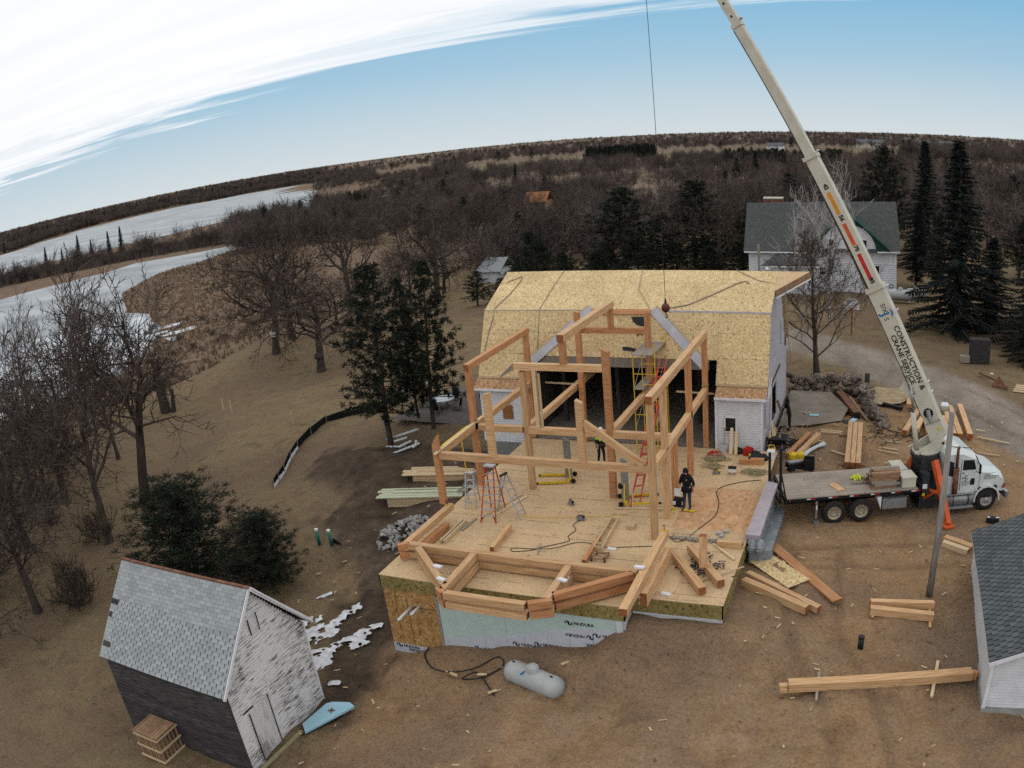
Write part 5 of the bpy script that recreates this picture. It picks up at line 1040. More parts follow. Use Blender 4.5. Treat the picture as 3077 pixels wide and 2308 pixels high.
for (t, w, h, s) in ((6.55, .64, .84, .02), (12.65, .52, .68, .05), (19.25, .42, .52, .07)): tob('boom_collar', MB().beam(bp(t - .08, s), bp(t + .10, s), w, h, up=tuple(bu)), cream)
for (t, s) in ((6.45, .5), (12.75, .42), (19.45, .36), (5.35, .45), (2.05, .44), (1.6, .42)): tob('cable_guide', MB().beam(bp(t, s - .08), bp(t + .05, s + .08), .3, .04, up=tuple(bd)), whitetrim)
for (t0, t1, s, w) in ((6.63, 12.6, -.24, .05), (12.8, 19.1, -.17, .04), (.8, 6.5, -.36, .03)): tob('boom_seam', MB().beam(bp(t0, s, SW / 2 - (.05 if t0 > 6 else 0) - (.04 if t0 > 12 else 0) + .004), bp(t1, s, SW / 2 - (.05 if t0 > 6 else 0) - (.04 if t0 > 12 else 0) + .004), .006, w, up=tuple(bu)), black)
tob('extension_rod', MB().tube([bp(6.7, -.33, .12), bp(12.6, -.27, .1)], .03, 6), rust)
for (t0, t1, m_) in ((9.98, 11.0, yellow), (8.55, 9.55, orange), (7.0, 8.15, red)):
    m2 = m_ if m_ is not yellow else mat('amber_paint', (0.66, 0.27, 0.02), (0.60, 0.24, 0.02), 4, 0.5)
    tob('reach_stripe', MB().beam(bp(t0, .05, .212), bp(t1, .05, .212), .006, .18, up=tuple(bu)), m2)
for (w_, t) in (('42', 11.05), ('56', 9.6), ('70', 8.2), ('85', 6.72)): letters(w_, .26, bp(t + .33, .07, .218), -bd, bu, black, TR, bold=.012)
nz_ = SW / 2 + .006
sixjs(bp(5.88, .04, nz_), .30, -bd, bu, TR)
letters('CONSTRUCTION &', .335, bp(4.82, .20, nz_), -bd, bu, black, TR, bold=.007); letters('CRANE SERVICE', .315, bp(4.5, -.10, nz_), -bd, bu, black, TR, bold=.007); letters('612-801-6565', .24, bp(3.15, -.29, nz_), -bd, bu, black, TR, bold=.003)
for (t, s) in ((20.37, .08), (19.67, .08)): tob('lightening_hole', MB().beam(bp(t, s, .145), bp(t + .12, s, .145), .004, .10, up=tuple(bu)), black)
# lower boom end: knuckle, winch wheel, cheek plates, lift cylinder
tob('boom_heel', MB().prism([bp(.45, .40, -SW / 2), bp(.45, -.36, -SW / 2), bp(-.35, -.40, -SW / 2), bp(-.55, -.05, -SW / 2), bp(-.30, .42, -SW / 2)], bn * SW), cream)
tob('boom_belly', MB().prism([bp(2.6, -.38, -.16), bp(2.3, -.80, -.16), bp(1.0, -.38, -.16)], bn * .32), cream)
tob('winch_cover', MB().tube([bp(.85, 0, SW / 2 - .02), bp(.85, 0, SW / 2 + .03)], .22, 18), black); tob('winch_motor', MB().tube([bp(1.0, .05, SW / 2 + .06), bp(.62, -.02, SW / 2 + .08)], .10, 10).tube([bp(.62, -.02, SW / 2 + .08), bp(.45, -.04, SW / 2 + .08)], .06, 8), steel)
tob('warning_label', MB().beam(bp(.0, .18, SW / 2 + .005), bp(.12, .18, SW / 2 + .005), .006, .14, up=tuple(bu)), yellow)
for s in (.82, 1.62): tob('turret_cheek', MB().prism([(3.75, s, 2.55), (4.1, s, 2.42), (4.75, s, 2.42), (5.0, s, 2.62), (5.25, s, 3.02), (5.0, s, 3.16), (4.6, s, 3.02)], (0, .06, 0)), cream)
tob('turret_base', MB().lathe([(0, 2.50), (.60, 2.50), (.60, 2.56), (0, 2.56)], 20, (4.4, 1.25, 0)), cream)
tob('lift_cylinder', MB().tube([(4.0, 1.25, 2.48), (3.72, 1.25, 4.25)], .115, 14), cream, smooth=True); tob('cylinder_rod', MB().tube([(3.72, 1.25, 4.25), (3.55, 1.25, 5.45)], .05, 10), steel, smooth=True)
tob('pivot_pin', MB().tube([(5.07, .78, 2.95), (5.07, .84, 2.95)], .06, 10).tube([(4.05, .78, 2.5), (4.05, .84, 2.5)], .06, 10), black)
TR.location = TL; TR.rotation_euler = (0, 0, TA)
# hook, ball and hoist rope hang plumb from the boom tip
HK = thing('crane_hook', 'dark red headache ball and hook hanging on the hoist rope before the barn roof', 'hook', (-1.78, 9.9, 6.3))
obj('hoist_rope', MB().tube([(-1.78, 9.9, 7.1), (-1.78, 9.9, 27.2)], .014, 6), black, HK); obj('ball', MB().lathe([(0, .23), (.06, .22), (.17, .14), (.21, 0), (.17, -.14), (.06, -.22), (0, -.23)], 16, (-1.78, 9.9, 6.8)), mat('dark_red_iron', (0.14, 0.03, 0.025), (0.10, 0.022, 0.02), 5, 0.5), HK, True)
obj('wedge_socket', MB().tube([(-1.78, 9.9, 7.02), (-1.78, 9.9, 7.25)], [.06, .03], 8), black, HK); obj('hook', MB().tube([(-1.78 + a, 9.9, 6.5 + b) for a, b in ((0, .1), (0, 0), (.05, -.06), (.06, -.13), (0, -.18), (-.06, -.14))], [.03, .03, .03, .03, .025, .01], 7), black, HK)

# load on the flatbed
def on_bed(x, y, z): c, s = math.cos(TA), math.sin(TA); return (TL.x + x * c - y * s, TL.y + x * s + y * c, TL.z + z)
def bedbox(name, label, cat, x, y, z, sx, sy, sz, m, rz=0, **k): return solo(name, MB().box(on_bed(x, y, z + sz / 2), (sx, sy, sz), TA + rz), m, label, cat, **k)
t = thing('storage_box', 'tan box with a lid at the front near corner of the flatbed', 'box', on_bed(3.32, .48, 1.33)); obj('box_body', MB().box(on_bed(3.32, .48, 1.54), (.62, .75, .40), TA), cream, t); obj('box_lid', MB().box(on_bed(3.32, .48, 1.78), (.68, .80, .07), TA), cream, t)
bedbox('storage_box', 'tan box at the front far side of the flatbed', 'box', 3.32, 1.7, 1.33, .6, 1.1, .40, [cream])
r = random.Random(9); mbs = []
k = 0
for lay in range(6):
    for j in range(4 - lay // 3):
        y = .35 + j * .28 + r.uniform(-.03, .03); z = 1.39 + lay * .115; l = r.uniform(1.1, 1.3); x = 2.35 + r.uniform(-.15, .1); a = r.uniform(-.06, .06)
        p = on_bed(x - l / 2, y - a, z); q = on_bed(x + l / 2, y + a, z + r.uniform(-.02, .02))
        solo('cribbing_timber', MB().beam(p, q, .2, .11), greylum if r.random() < .3 else cratew, 'dark cribbing timber in the pile on the flatbed', 'timber', group='cribbing timbers piled on the flatbed')
solo('timber', MB().beam(on_bed(1.0, .95, 1.38), on_bed(2.0, .9, 1.38), .1, .09), greylum, 'single dark timber left of the cribbing pile on the flatbed', 'timber'); solo('plywood_piece', MB().beam(on_bed(.35, .35, 1.345), on_bed(.15, 1.1, 1.345), .36, .02), ply, 'plywood piece lying on the middle of the flatbed', 'plywood')
mb = MB()
for k in range(12): a = r.uniform(0, 3.1); x, y = 1.35 + r.uniform(-.2, .2), 1.5 + r.uniform(-.15, .15); mb.tube([on_bed(x - .2 * math.cos(a), y - .2 * math.sin(a), 1.36), on_bed(x, y, 1.46), on_bed(x + .2 * math.cos(a), y + .2 * math.sin(a), 1.36)], .03, 4)
solo('sling', mb, mat('lime_sling', (0.62, 0.70, 0.06), (0.5, 0.58, 0.05), 5, 0.7), 'lime yellow lifting sling heaped on the flatbed', 'sling')
mb = MB()
for k in range(14): a = r.uniform(0, 3.1); x, y = 1.65 + r.uniform(-.15, .15), .9 + r.uniform(-.25, .25); mb.tube([on_bed(x - .2 * math.cos(a), y - .2 * math.sin(a), 1.36), on_bed(x, y, 1.40 + r.random() * .4), on_bed(x + .2 * math.cos(a), y + .2 * math.sin(a), 1.38)], .014, 4)
solo('chain_heap', mb, rust, 'heap of chains beside the cribbing pile on the flatbed', 'chain')

# ------------------------------------------------------------------ people
def person(label, loc, rz, joints, edges, colors, extra=None, group=None):
    # joints: name -> (x, y, z, radius); edges between them; colors: list of (joint set, material)
    t = thing('person', label, 'person', loc); names = list(joints); me = bpy.data.meshes.new('body'); c, s = math.cos(rz), math.sin(rz)
    rot = lambda p: Vector((p[0] * c - p[1] * s, p[0] * s + p[1] * c, p[2]))
    me.from_pydata([rot(joints[n]) for n in names], [(names.index(a), names.index(b)) for a, b in edges], [])
    tmp = bpy.data.objects.new('body', me); col.objects.link(tmp); md = tmp.modifiers.new('skin', 'SKIN'); md.use_smooth_shade = True
    for i, n in enumerate(names): me.skin_vertices[0].data[i].radius = (joints[n][3], joints[n][3] * (joints[n][4] if len(joints[n]) > 4 else 1)); 
    me.skin_vertices[0].data[names.index('pelvis')].use_root = True
    sb = tmp.modifiers.new('sub', 'SUBSURF'); sb.levels = 2; sb.render_levels = 2
    bpy.context.view_layer.update(); dg = bpy.context.evaluated_depsgraph_get(); nm = bpy.data.meshes.new_from_object(tmp.evaluated_get(dg)); bpy.data.objects.remove(tmp)
    mats_ = []; 
    for _, m in colors:
        if m not in mats_: mats_.append(m)
    nm.materials.clear(); [nm.materials.append(m) for m in mats_]
    key = [(rot(joints[n]), m) for ns, m in colors for n in ns]
    for p in nm.polygons:
        ce = p.center; p.material_index = mats_.index(min(key, key=lambda k: (k[0] - ce).length)[1]); p.use_smooth = True
    o = bpy.data.objects.new('body', nm); col.objects.link(o); o.parent = t
    def add(name, mb, m, smooth=True):
        mb.v = [tuple(rot(v) + Vector(loc)) for v in mb.v]; return obj(name, mb, m, t, smooth)
    if extra: extra(add)
    return t
def fingers(J, E, hand, p, d):
    for k in range(4):
        a = (k - 1.5) * .018; n1_, n2_ = f'{hand}f{k}a', f'{hand}f{k}b'; J[n1_] = (p[0] + a + d[0] * .05, p[1] + d[1] * .05, p[2] + d[2] * .06 - .02, .011); J[n2_] = (p[0] + a + d[0] * .09, p[1] + d[1] * .11, p[2] + d[2] * (.10 - .006 * abs(k - 1)) - .03, .009); E += [(hand, n1_), (n1_, n2_)]
    J[hand + 'th'] = (p[0] + .03, p[1] - .03, p[2] - .03, .011); E.append((hand, hand + 'th'))
def body(h=1.76, lean=0.0, la=None, ra=None, ll=None, rl=None, hd=(0, 0), bulk=1.0):
    k = h / 1.76
    J = {'pelvis': (0, 0, .96, .155 * bulk, .8), 'waist': (0, -lean * .3, 1.10, .15 * bulk, .8), 'chest': (0, -lean * .8, 1.32, .18 * bulk, .75), 'neck': (0, -lean, 1.50, .065), 'head0': (hd[0], -lean - .02 + hd[1], 1.60, .088), 'head1': (hd[0] * 1.4, -lean - .03 + hd[1] * 1.6, 1.70, .085),
         'shl': (-.17, -lean * .9, 1.42, .085 * bulk), 'shr': (.17, -lean * .9, 1.42, .085 * bulk)}
    la = la or ((-.24, 0, 1.15), (-.25, -.06, .92)); ra = ra or ((.24, 0, 1.15), (.25, -.06, .92)); ll = ll or ((-.10, 0, .50), (-.11, .02, .09)); rl = rl or ((.10, 0, .50), (.11, .02, .09))
    J['ell'] = (*la[0], .058 * bulk); J['hal'] = (*la[1], .038); J['elr'] = (*ra[0], .058 * bulk); J['har'] = (*ra[1], .038)
    J['hipl'] = (-.095, 0, .88, .10); J['hipr'] = (.095, 0, .88, .10); J['knl'] = (*ll[0], .068); J['knr'] = (*rl[0], .068); J['anl'] = (*ll[1], .05); J['anr'] = (*rl[1], .05)
    J['tol'] = (ll[1][0], ll[1][1] - .17, .045, .042); J['tor'] = (rl[1][0], rl[1][1] - .17, .045, .042)
    E = [('pelvis', 'waist'), ('waist', 'chest'), ('chest', 'neck'), ('neck', 'head0'), ('head0', 'head1'), ('chest', 'shl'), ('chest', 'shr'), ('shl', 'ell'), ('ell', 'hal'), ('shr', 'elr'), ('elr', 'har'), ('pelvis', 'hipl'), ('pelvis', 'hipr'), ('hipl', 'knl'), ('hipr', 'knr'), ('knl', 'anl'), ('knr', 'anr'), ('anl', 'tol'), ('anr', 'tor')]
    fingers(J, E, 'hal', la[1], (0, -.3, -1)); fingers(J, E, 'har', ra[1], (0, -.3, -1))
    J = {n: (v[0] * k, v[1] * k, v[2] * k, *[q * (k if i == 0 else 1) for i, q in enumerate(v[3:])]) for n, v in J.items()}
    return J, E
TOP = ['waist', 'chest', 'neck', 'shl', 'shr', 'ell', 'elr']; LEG = ['pelvis', 'hipl', 'hipr', 'knl', 'knr', 'anl', 'anr']; FT = ['tol', 'tor']; HN = ['hal', 'har']; HD = ['head0']
def hood(k, off=(0, 0), m=cloth_black):
    def f(add):
        add('hood', MB().lathe([(0, .135), (.06, .125), (.105, .07), (.118, 0), (.11, -.07), (.12, -.14)], 14, (off[0], off[1] + .035, 1.665 * k)), m)
        add('nose', MB().lathe([(0, .02), (.014, 0), (0, -.02)], 6, (off[0], off[1] - .098, 1.64 * k)), skin)
    return f
# man in black holding white sheets beside the plywood
J, E = body(1.86, .06, la=((-.27, -.02, 1.18), (-.26, -.16, .98)), ra=((.27, .02, 1.16), (.27, -.04, .92)), ll=((-.10, -.03, .50), (-.13, -.06, .09)), rl=((.09, 0, .50), (.10, .03, .09)), hd=(0, -.05), bulk=1.14)
def ex1(add):
    hood(1.057, (0, -.15))(add)
    mbp = MB().beam((-.46, -.24, .83), (-.20, -.22, .83), .02, .33); add('paper_sheets', mbp, paper, False); add('jacket_hem', MB().lathe([(.235, .02), (.25, -.16), (.22, -.16)], 16, (0, 0, 1.02)), cloth_black); add('badge', MB().box((.09, -.235, 1.42), (.03, .01, .05)), whitetrim, False)
person('man in black hooded jacket and blue jeans holding white sheets beside a post', (.66, 2.72, 0), R(-12), J, E, [(TOP, cloth_black), (LEG, jeans), (FT, cloth_brown), (HN, skin), (HD, skin), (['head1'], cloth_black)], ex1)
# man in black at the corner of the barn
J, E = body(1.74, .10, la=((-.24, -.16, 1.20), (-.20, -.38, 1.26)), ra=((.22, -.10, 1.12), (.16, -.32, 1.02)), hd=(0, -.04), bulk=1.08)
def ex2(add):
    hood(.99, (0, -.15))(add); add('light_glove', MB().lathe([(0, .05), (.045, 0), (0, -.05)], 8, (.16, -.34, .98)), whitetrim); add('held_board', MB().beam((-.15, -.42, 1.02), (-.2, -.62, 1.62), .14, .03, up=(1, 0, 0)), cratew, False)
person('man dressed all in black reaching towards the barn corner wall', (3.62, 13.85, T(3.62, 13.85)), R(-75), J, E, [(TOP + LEG, cloth_black), (FT, cloth_black), (HN, skin), (HD, skin), (['head1'], cloth_black)], ex2)
# worker in hard hat and hi-vis shirt behind the tall post, stooping
J, E = body(1.72, .10, la=((-.25, -.10, 1.15), (-.22, -.26, .98)), ra=((.24, -.16, 1.16), (.16, -.36, 1.05)), ll=((-.13, -.10, .48), (-.14, .05, .09)), rl=((.12, -.08, .48), (.14, .0, .09)), hd=(0, -.03))
def ex3(add):
    add('hard_hat', MB().lathe([(0, .15), (.07, .14), (.115, .09), (.13, .02), (.155, .0), (.155, -.01), (.12, -.005)], 16, (0, -.14, 1.68)), whitetrim); add('tool_belt', MB().lathe([(.17, .06), (.19, 0), (.18, -.07)], 14, (0, 0, .98)).box((-.17, 0, .90), (.1, .16, .2)).box((.17, 0, .90), (.1, .16, .2)), cloth_brown, False)
    add('nose', MB().lathe([(0, .02), (.014, 0), (0, -.02)], 6, (0, -.235, 1.60)), skin)
person('worker in white hard hat and lime shirt behind the tall middle post', (-4.42, 7.0, 0), R(35), J, E, [(['chest', 'neck', 'shl', 'shr'], hivis), (['waist', 'ell', 'elr'] + LEG, cloth_black), (FT, cloth_brown), (HN, skin), (HD + ['head1'], skin)], ex3)

# ------------------------------------------------------------------ ladders, lifts, scaffold
def ladder_pair(p0, p1, t0, t1, n, rail, step, parent, rw=.05, skip=0):
    p0, p1, t0, t1 = map(Vector, (p0, p1, t0, t1)); obj('rail', MB().beam(p0, t0, rw, .03, up=(0, 1, 0)), rail, parent); obj('rail', MB().beam(p1, t1, rw, .03, up=(0, 1, 0)), rail, parent)
    for k in range(1, n + 1):
        f = k / (n + 1); obj('step', MB().beam(p0.lerp(t0, f), p1.lerp(t1, f), .07, .03), step, parent)
t = thing('stepladder', 'tall red fibreglass stepladder with metal steps, left part of the floor', 'stepladder', (-7.1, .7, 0))
redm = mat('red_fibreglass', (0.55, 0.06, 0.03), (0.45, 0.045, 0.025), 5, 0.5)
ladder_pair((-7.32, -.08, 0), (-6.67, -.02, 0), (-7.2, .62, 2.2), (-6.85, .66, 2.2), 7, redm, alu, t); ladder_pair((-7.56, 1.45, 0), (-6.91, 1.48, 0), (-7.25, .80, 2.2), (-6.86, .84, 2.2), 5, redm, alu, t)
obj('top_cap', MB().box((-7.04, .72, 2.23), (.46, .30, .06)), alu, t); 
for (x, y) in ((-7.32, -.08), (-6.67, -.02)): obj('corner_brace', MB().beam((x, y + .02, .08), (x + (.16 if x < -7 else -.16), y + .12, .30), .04, .03), black, t)
t = thing('stepladder', 'small aluminium stepladder left of the red stepladder', 'stepladder', (-8.5, 1.5, 0))
ladder_pair((-8.57, 1.0, 0), (-8.1, 1.15, 0), (-8.62, 1.48, 1.45), (-8.3, 1.55, 1.45), 4, alu, alu, t); ladder_pair((-8.9, 1.95, 0), (-8.38, 2.07, 0), (-8.65, 1.58, 1.45), (-8.3, 1.64, 1.45), 3, alu, alu, t); obj('top_cap', MB().box((-8.47, 1.56, 1.47), (.40, .26, .05)), alu, t)
t = thing('folding_ladder', 'grey folding ladder standing right of the red stepladder', 'ladder', (-6.4, 1.0, 0))
ladder_pair((-5.78, .47, 0), (-5.76, 1.02, 0), (-6.72, 1.0, 1.66), (-6.62, 1.35, 1.66), 5, alu, alu, t); ladder_pair((-7.05, 1.05, 0), (-7.3, 1.6, 0), (-6.74, 1.02, 1.66), (-6.66, 1.38, 1.66), 5, alu, alu, t); obj('hinge', MB().tube([(-6.74, .98, 1.68), (-6.62, 1.38, 1.68)], .05, 8), black, t)
t = thing('extension_ladder', 'long red extension ladder leaning up into the frame', 'ladder', (-1.6, 2.6, 0))
ladder_pair((-1.72, 2.5, 0), (-1.4, 2.75, 0), (-1.78, 7.9, 4.4), (-1.42, 7.95, 4.4), 13, redm, redm, t); ladder_pair((-1.69, 3.3, .72), (-1.40, 3.4, .75), (-1.74, 8.3, 4.75), (-1.44, 8.35, 4.75), 12, redm, redm, t)
mastm = mat('dull_mast', (0.30, 0.29, 0.27), (0.20, 0.19, 0.18), 3, .6, stretch=(6, 6, .4))
def lift(label, x, y, a, h):
    t = thing('material_lift', label, 'material lift', (x, y, 0)); c, s = math.cos(a), math.sin(a); W = lambda u, v, z: (x + u * c - v * s, y + u * s + v * c, z)
    for v in (-.42, .42): obj('leg', MB().beam(W(-.1, v, .08), W(-1.35, v * 1.1, .08), .09, .09), yellow, t); obj('wheel', MB().lathe([(0, -.02), (.06, -.02), (.06, .02), (0, .02)], 10, W(-1.38, v * 1.1, .06), 'y'), black, t); obj('rear_wheel', MB().lathe([(0, -.03), (.11, -.03), (.11, .03), (0, .03)], 12, W(.22, v, .11), 'y'), black, t)
    obj('base', MB().beam(W(0, -.45, .10), W(0, .45, .10), .12, .12).beam(W(.08, -.3, .12), W(.02, -.1, .9), .06, .06).beam(W(.08, .3, .12), W(.02, .1, .9), .06, .06), yellow, t)
    for k, v in enumerate((-.10, .0, .10)): obj('mast_section', MB().beam((x + v, y - .02 * k, .12), (x + v, y - .02 * k, h - k * .04), .09, .16, up=(0, 1, 0)), mastm, t)
    obj('winch', MB().tube([W(.2, -.1, .75), W(.2, .1, .75)], .10, 10).tube([W(.2, .1, .75), W(.25, .28, .85)], .02, 6), black, t)
    return t
lift('yellow legged material lift left of centre, between posts', -5.25, 4.85, R(15), 2.0); lift('yellow legged material lift in front of the middle girt, red ladder beside it', -2.05, 3.0, R(200), 1.95)
t = thing('scaffold', 'yellow tube scaffold tower with grey plank platforms inside the frame', 'scaffold', (-2.6, 9.7, 0))
for (x, y) in ((-3.15, 8.65), (-2.1, 8.65), (-3.15, 10.85), (-2.1, 10.85)): obj('standard', MB().tube([(x, y, 0), (x, y, 4.85 + (.5 if x > -3 else 0))], .028, 7), yellow, t)
for y in (8.65, 10.85):
    for z in (.4, .9, 1.4, 1.9, 2.4, 2.9, 3.4, 3.9, 4.4, 4.8): obj('rung', MB().tube([(-3.15, y, z), (-2.1, y, z)] if z in (1.9, 3.9, 4.8, .4) else [(-2.72, y, z), (-2.1, y, z)], .02, 6), yellow, t)
    obj('ledger_tube', MB().tube([(-2.72, y, .2), (-2.72, y, 4.8)], .02, 6), yellow, t)
for (p, q) in (((-3.15, 8.65, 1.2), (-3.15, 10.85, 2.6)), ((-3.15, 10.85, 1.2), (-3.15, 8.65, 2.6)), ((-2.1, 8.65, 2.9), (-2.1, 10.85, 4.4)), ((-2.1, 10.85, 2.9), (-2.1, 8.65, 4.4)), ((-3.15, 8.65, 3.2), (-3.15, 10.85, 4.6))): obj('cross_brace', MB().tube([p, q], .014, 5), steel, t)
for (x, z) in ((-2.9, 4.86), (-2.38, 4.86), (-2.88, 3.22)): obj('plank', MB().beam((x, 8.45, z), (x, 10.95, z), .50, .05), greylum, t)
obj('plank', MB().beam((-2.35, 8.6, 1.45), (-2.35, 10.9, 1.45), .5, .05), greylum, t)
# ------------------------------------------------------------------ tools and clutter on the floor
t = thing('shovel', 'shovel leaning upright beside the small barn window', 'shovel', (.9, 9.2, 0)); obj('blade', MB().prism([(.78, 9.18, .0), (1.08, 9.18, .0), (1.1, 9.42, .34), (.76, 9.42, .34)], (0, .02, .01)), steel, t); obj('shaft', MB().tube([(.93, 9.4, .3), (.97, 9.62, 1.0)], .018, 6).beam((.90, 9.63, 1.08), (1.04, 9.63, 1.08), .03, .03).tube([(.97, 9.62, 1.0), (.91, 9.63, 1.08)], .012, 5).tube([(.97, 9.62, 1.0), (1.03, 9.63, 1.08)], .012, 5), cratew, t)
for k in range(2): solo('board', MB().beam((1.34 + k * .24, 8.98, .02), (1.30 + k * .24, 9.62, 1.12 - k * .16), .15, .03), pine, ('left' if k == 0 else 'right') + ' of two boards leaning below the small barn window', 'board')
solo('jerry_can', MB().prism([(1.9, 9.05, .02), (2.3, 9.25, .02), (2.34, 9.25, .34), (2.1, 9.2, .42), (1.94, 9.08, .34)], (.1, -.16, .02)), red, 'red canister on its side at the foot of the right barn wall', 'canister')
for k, (x, y, s_, lb) in enumerate(((1.68, 9.3, .22, 'black tool bag right of the leaning boards'), (2.55, 8.75, .30, 'large open black tool bag beside the short red timber'), (2.95, 8.62, .24, 'black tool bag at the right end of the short red timber'))):
    rr = random.Random(40 + k); solo('tool_bag', MB().lathe([(0, 0), (s_ * 1.0, 0), (s_ * 1.15, s_ * .5), (s_ * .85, s_ * .9), (s_ * .3, s_ * .8), (0, s_ * .7)], 9, (x, y, 0)).tube([(x - s_ * .6, y, s_ * .8), (x, y, s_ * 1.4), (x + s_ * .6, y, s_ * .8)], .015, 5), black, lb, 'bag')
lumber_thing('timber', 'short red timber with a drill on it near the barn wall', 'timber', (1.92, 7.98, .13), (3.08, 8.08, .13), .25, .26, [firred, firend])
t = thing('drill', 'yellow cordless drill standing on the short red timber', 'drill', (2.4, 8.0, .26)); obj('body', MB().beam((2.4, 7.97, .42), (2.4, 8.15, .42), .06, .07), yellow, t); obj('handle', MB().beam((2.4, 8.02, .40), (2.4, 8.0, .28), .04, .04, up=(0, 1, 0)).box((2.4, 8.0, .27), (.08, .1, .04)), black, t)
t = thing('radio_box', 'white and yellow work box on the floor edge by the barn corner', 'box', (3.3, 8.8, 0)); obj('body', MB().box((3.3, 8.8, .20), (.36, .34, .40)), whitetrim, t); obj('handle', MB().tube([(3.15, 9.1, .4), (3.2, 9.12, .55), (3.4, 9.12, .55), (3.45, 9.1, .4)], .02, 5).box((3.3, 9.05, .2), (.34, .12, .38)), yellow, t)
def coil(label, x, y, n, r0, seed, m=straw, z=.03, r1=.018):
    rr = random.Random(seed); mb = MB()
    for k in range(n):
        a0 = rr.uniform(0, 6.28); rx, ry = rr.uniform(.4, 1) * r0, rr.uniform(.3, .7) * r0; cx, cy = x + rr.gauss(0, r0 * .22), y + rr.gauss(0, r0 * .18); P = []
        for i in range(9): a = a0 + i * .62; P.append((cx + rx * math.cos(a), cy + ry * math.sin(a), z + rr.random() * .07))
        mb.tube(P, r1, 4)
    return solo('strap_heap', mb, m, label, 'straps')
coil('heap of tan lifting straps below the small barn window', .75, 8.35, 11, .6, 1); coil('heap of tan straps next to the short red timber on the plywood side', 2.75, 6.95, 12, .5, 2); coil('tan straps trailing behind the yellow saw', .85, 7.4, 7, .45, 3)
coil('red and black hoses near the barn opening', .55, 8.9, 6, .35, 4, red, r1=.022)
def saw(label, x, y, a, m, cat='saw'):
    t = thing('circular_saw', label, cat, (x, y, 0)); c, s = math.cos(a), math.sin(a); obj('base_plate', MB().box((x, y, .05), (.34, .18, .02), a), steel, t); obj('motor', MB().tube([(x - .05 * c, y - .05 * s, .14), (x + .16 * c, y + .16 * s, .16)], .06, 9), m, t); obj('handle', MB().tube([(x - .16 * c, y - .16 * s, .12), (x - .1 * c, y - .1 * s, .22), (x + .05 * c, y + .05 * s, .22)], .022, 6), black, t); obj('blade_guard', MB().lathe([(0, -.012), (.11, -.012), (.11, .012), (0, .012)], 14, (x, y - .08, .12), 'y'), steel, t)
saw('yellow circular saw on the floor between strap heaps', 1.12, 6.62, .3, yellow); saw('black saw with a trailing cord in the middle of the floor', -3.35, 1.0, .2, black); saw('black saw lying left of the centre floor', -4.25, 2.35, -.7, black)
t = thing('work_lamp', 'black floor lamp with pale sides near the strap heap', 'lamp', (1.82, 6.7, 0)); obj('body', MB().box((1.82, 6.7, .2), (.32, .2, .16)), whitetrim, t); obj('stand', MB().box((1.82, 6.7, .32), (.36, .22, .06)).tube([(1.68, 6.65, .02), (1.74, 6.7, .16)], .02, 5).tube([(1.96, 6.65, .02), (1.9, 6.7, .16)], .02, 5), black, t)
t = thing('tool_case', 'black case with white corners at the foot of the post by the man in black', 'case', (.26, 3.0, 0)); obj('body', MB().box((.26, 3.0, .2), (.46, .24, .34)), black, t); obj('corner', MB().box((.07, 2.875, .2), (.12, .02, .16)), whitetrim, t); obj('corner', MB().box((.45, 2.875, .2), (.12, .02, .16)), whitetrim, t)
t = thing('tripod_stand', 'folded yellow tripod stand lying at the feet of the man in black', 'stand', (.35, 2.6, 0))
for (p, q) in (((.1, 2.75), (.15, 2.2)), ((.1, 2.75), (-.05, 2.5)), ((.4, 2.65), (1.0, 2.45)), ((.4, 2.55), (1.05, 2.6))): obj('leg', MB().tube([(*p, .05), (*q, .05)], .03, 6), yellow, t)
def clamp(label, x, y, z):
    t = thing('clamp', label, 'clamp', (x, y, z)); obj('bar', MB().box((x, y, z + .02), (.22, .05, .03)), yellow, t); obj('screw', MB().tube([(x - .02, y, z), (x - .02, y, z + .22)], .015, 6).tube([(x - .09, y, z + .2), (x + .05, y, z + .24)], .012, 5), black, t)
clamp('black clamp at the top end of the long crossing timber', .76, -1.35, 1.06); clamp('black clamp on the upper timber below the left corner post', -8.75, -.15, .68)
def cord(label, pts, r, m, cat='cord', on=None):
    P = [Vector(p) for p in pts]; Q = []
    for i in range(len(P) - 1):
        p0, p1, p2, p3 = P[max(i - 1, 0)], P[i], P[i + 1], P[min(i + 2, len(P) - 1)]
        for k in range(5):
            t = k / 5; Q.append(0.5 * ((2 * p1) + (-p0 + p2) * t + (2 * p0 - 5 * p1 + 4 * p2 - p3) * t * t + (-p0 + 3 * p1 - 3 * p2 + p3) * t ** 3))
    Q.append(P[-1])
    if on: Q = [Vector((q.x, q.y, T(q.x, q.y) + .04)) for q in Q]
    return solo('cord', MB().tube(Q, r, 5), m, label, cat)
cord('dark cord looping over the floor from the saw towards the right post', [(-3.3, 1.0, .05), (-3.5, .5, .02), (-3.25, .1, .02), (-3.35, -.5, .02), (-3.2, -.9, .02), (-3.9, -1.5, .02), (-4.4, -1.95, .02), (-5.0, -2.15, .02), (-5.1, -1.9, .02), (-4.4, -1.8, .02), (-3.6, -1.6, .02), (-2.9, -1.0, .03), (-2.4, -.9, .03), (-1.6, -1.1, .03), (-.8, -.9, .02), (.3, -.6, .02)], .014, black)
cord('dark hose running from the clamp over the plywood to the right edge', [(.85, -1.3, .9), (1.0, -.7, .3), (1.2, .2, .02), (1.6, 1.4, .02), (1.9, 2.4, .02), (1.8, 3.6, .02), (1.5, 4.9, .02), (2.3, 5.8, .02), (3.2, 6.2, .02)], .016, black, 'hose')
cord('thin yellow cord running from the centre floor to the left', [(-1.3, 2.2, .02), (-2.4, 1.5, .02), (-3.6, 1.2, .02), (-4.8, .9, .02), (-6.0, .8, .02)], .010, yellow)
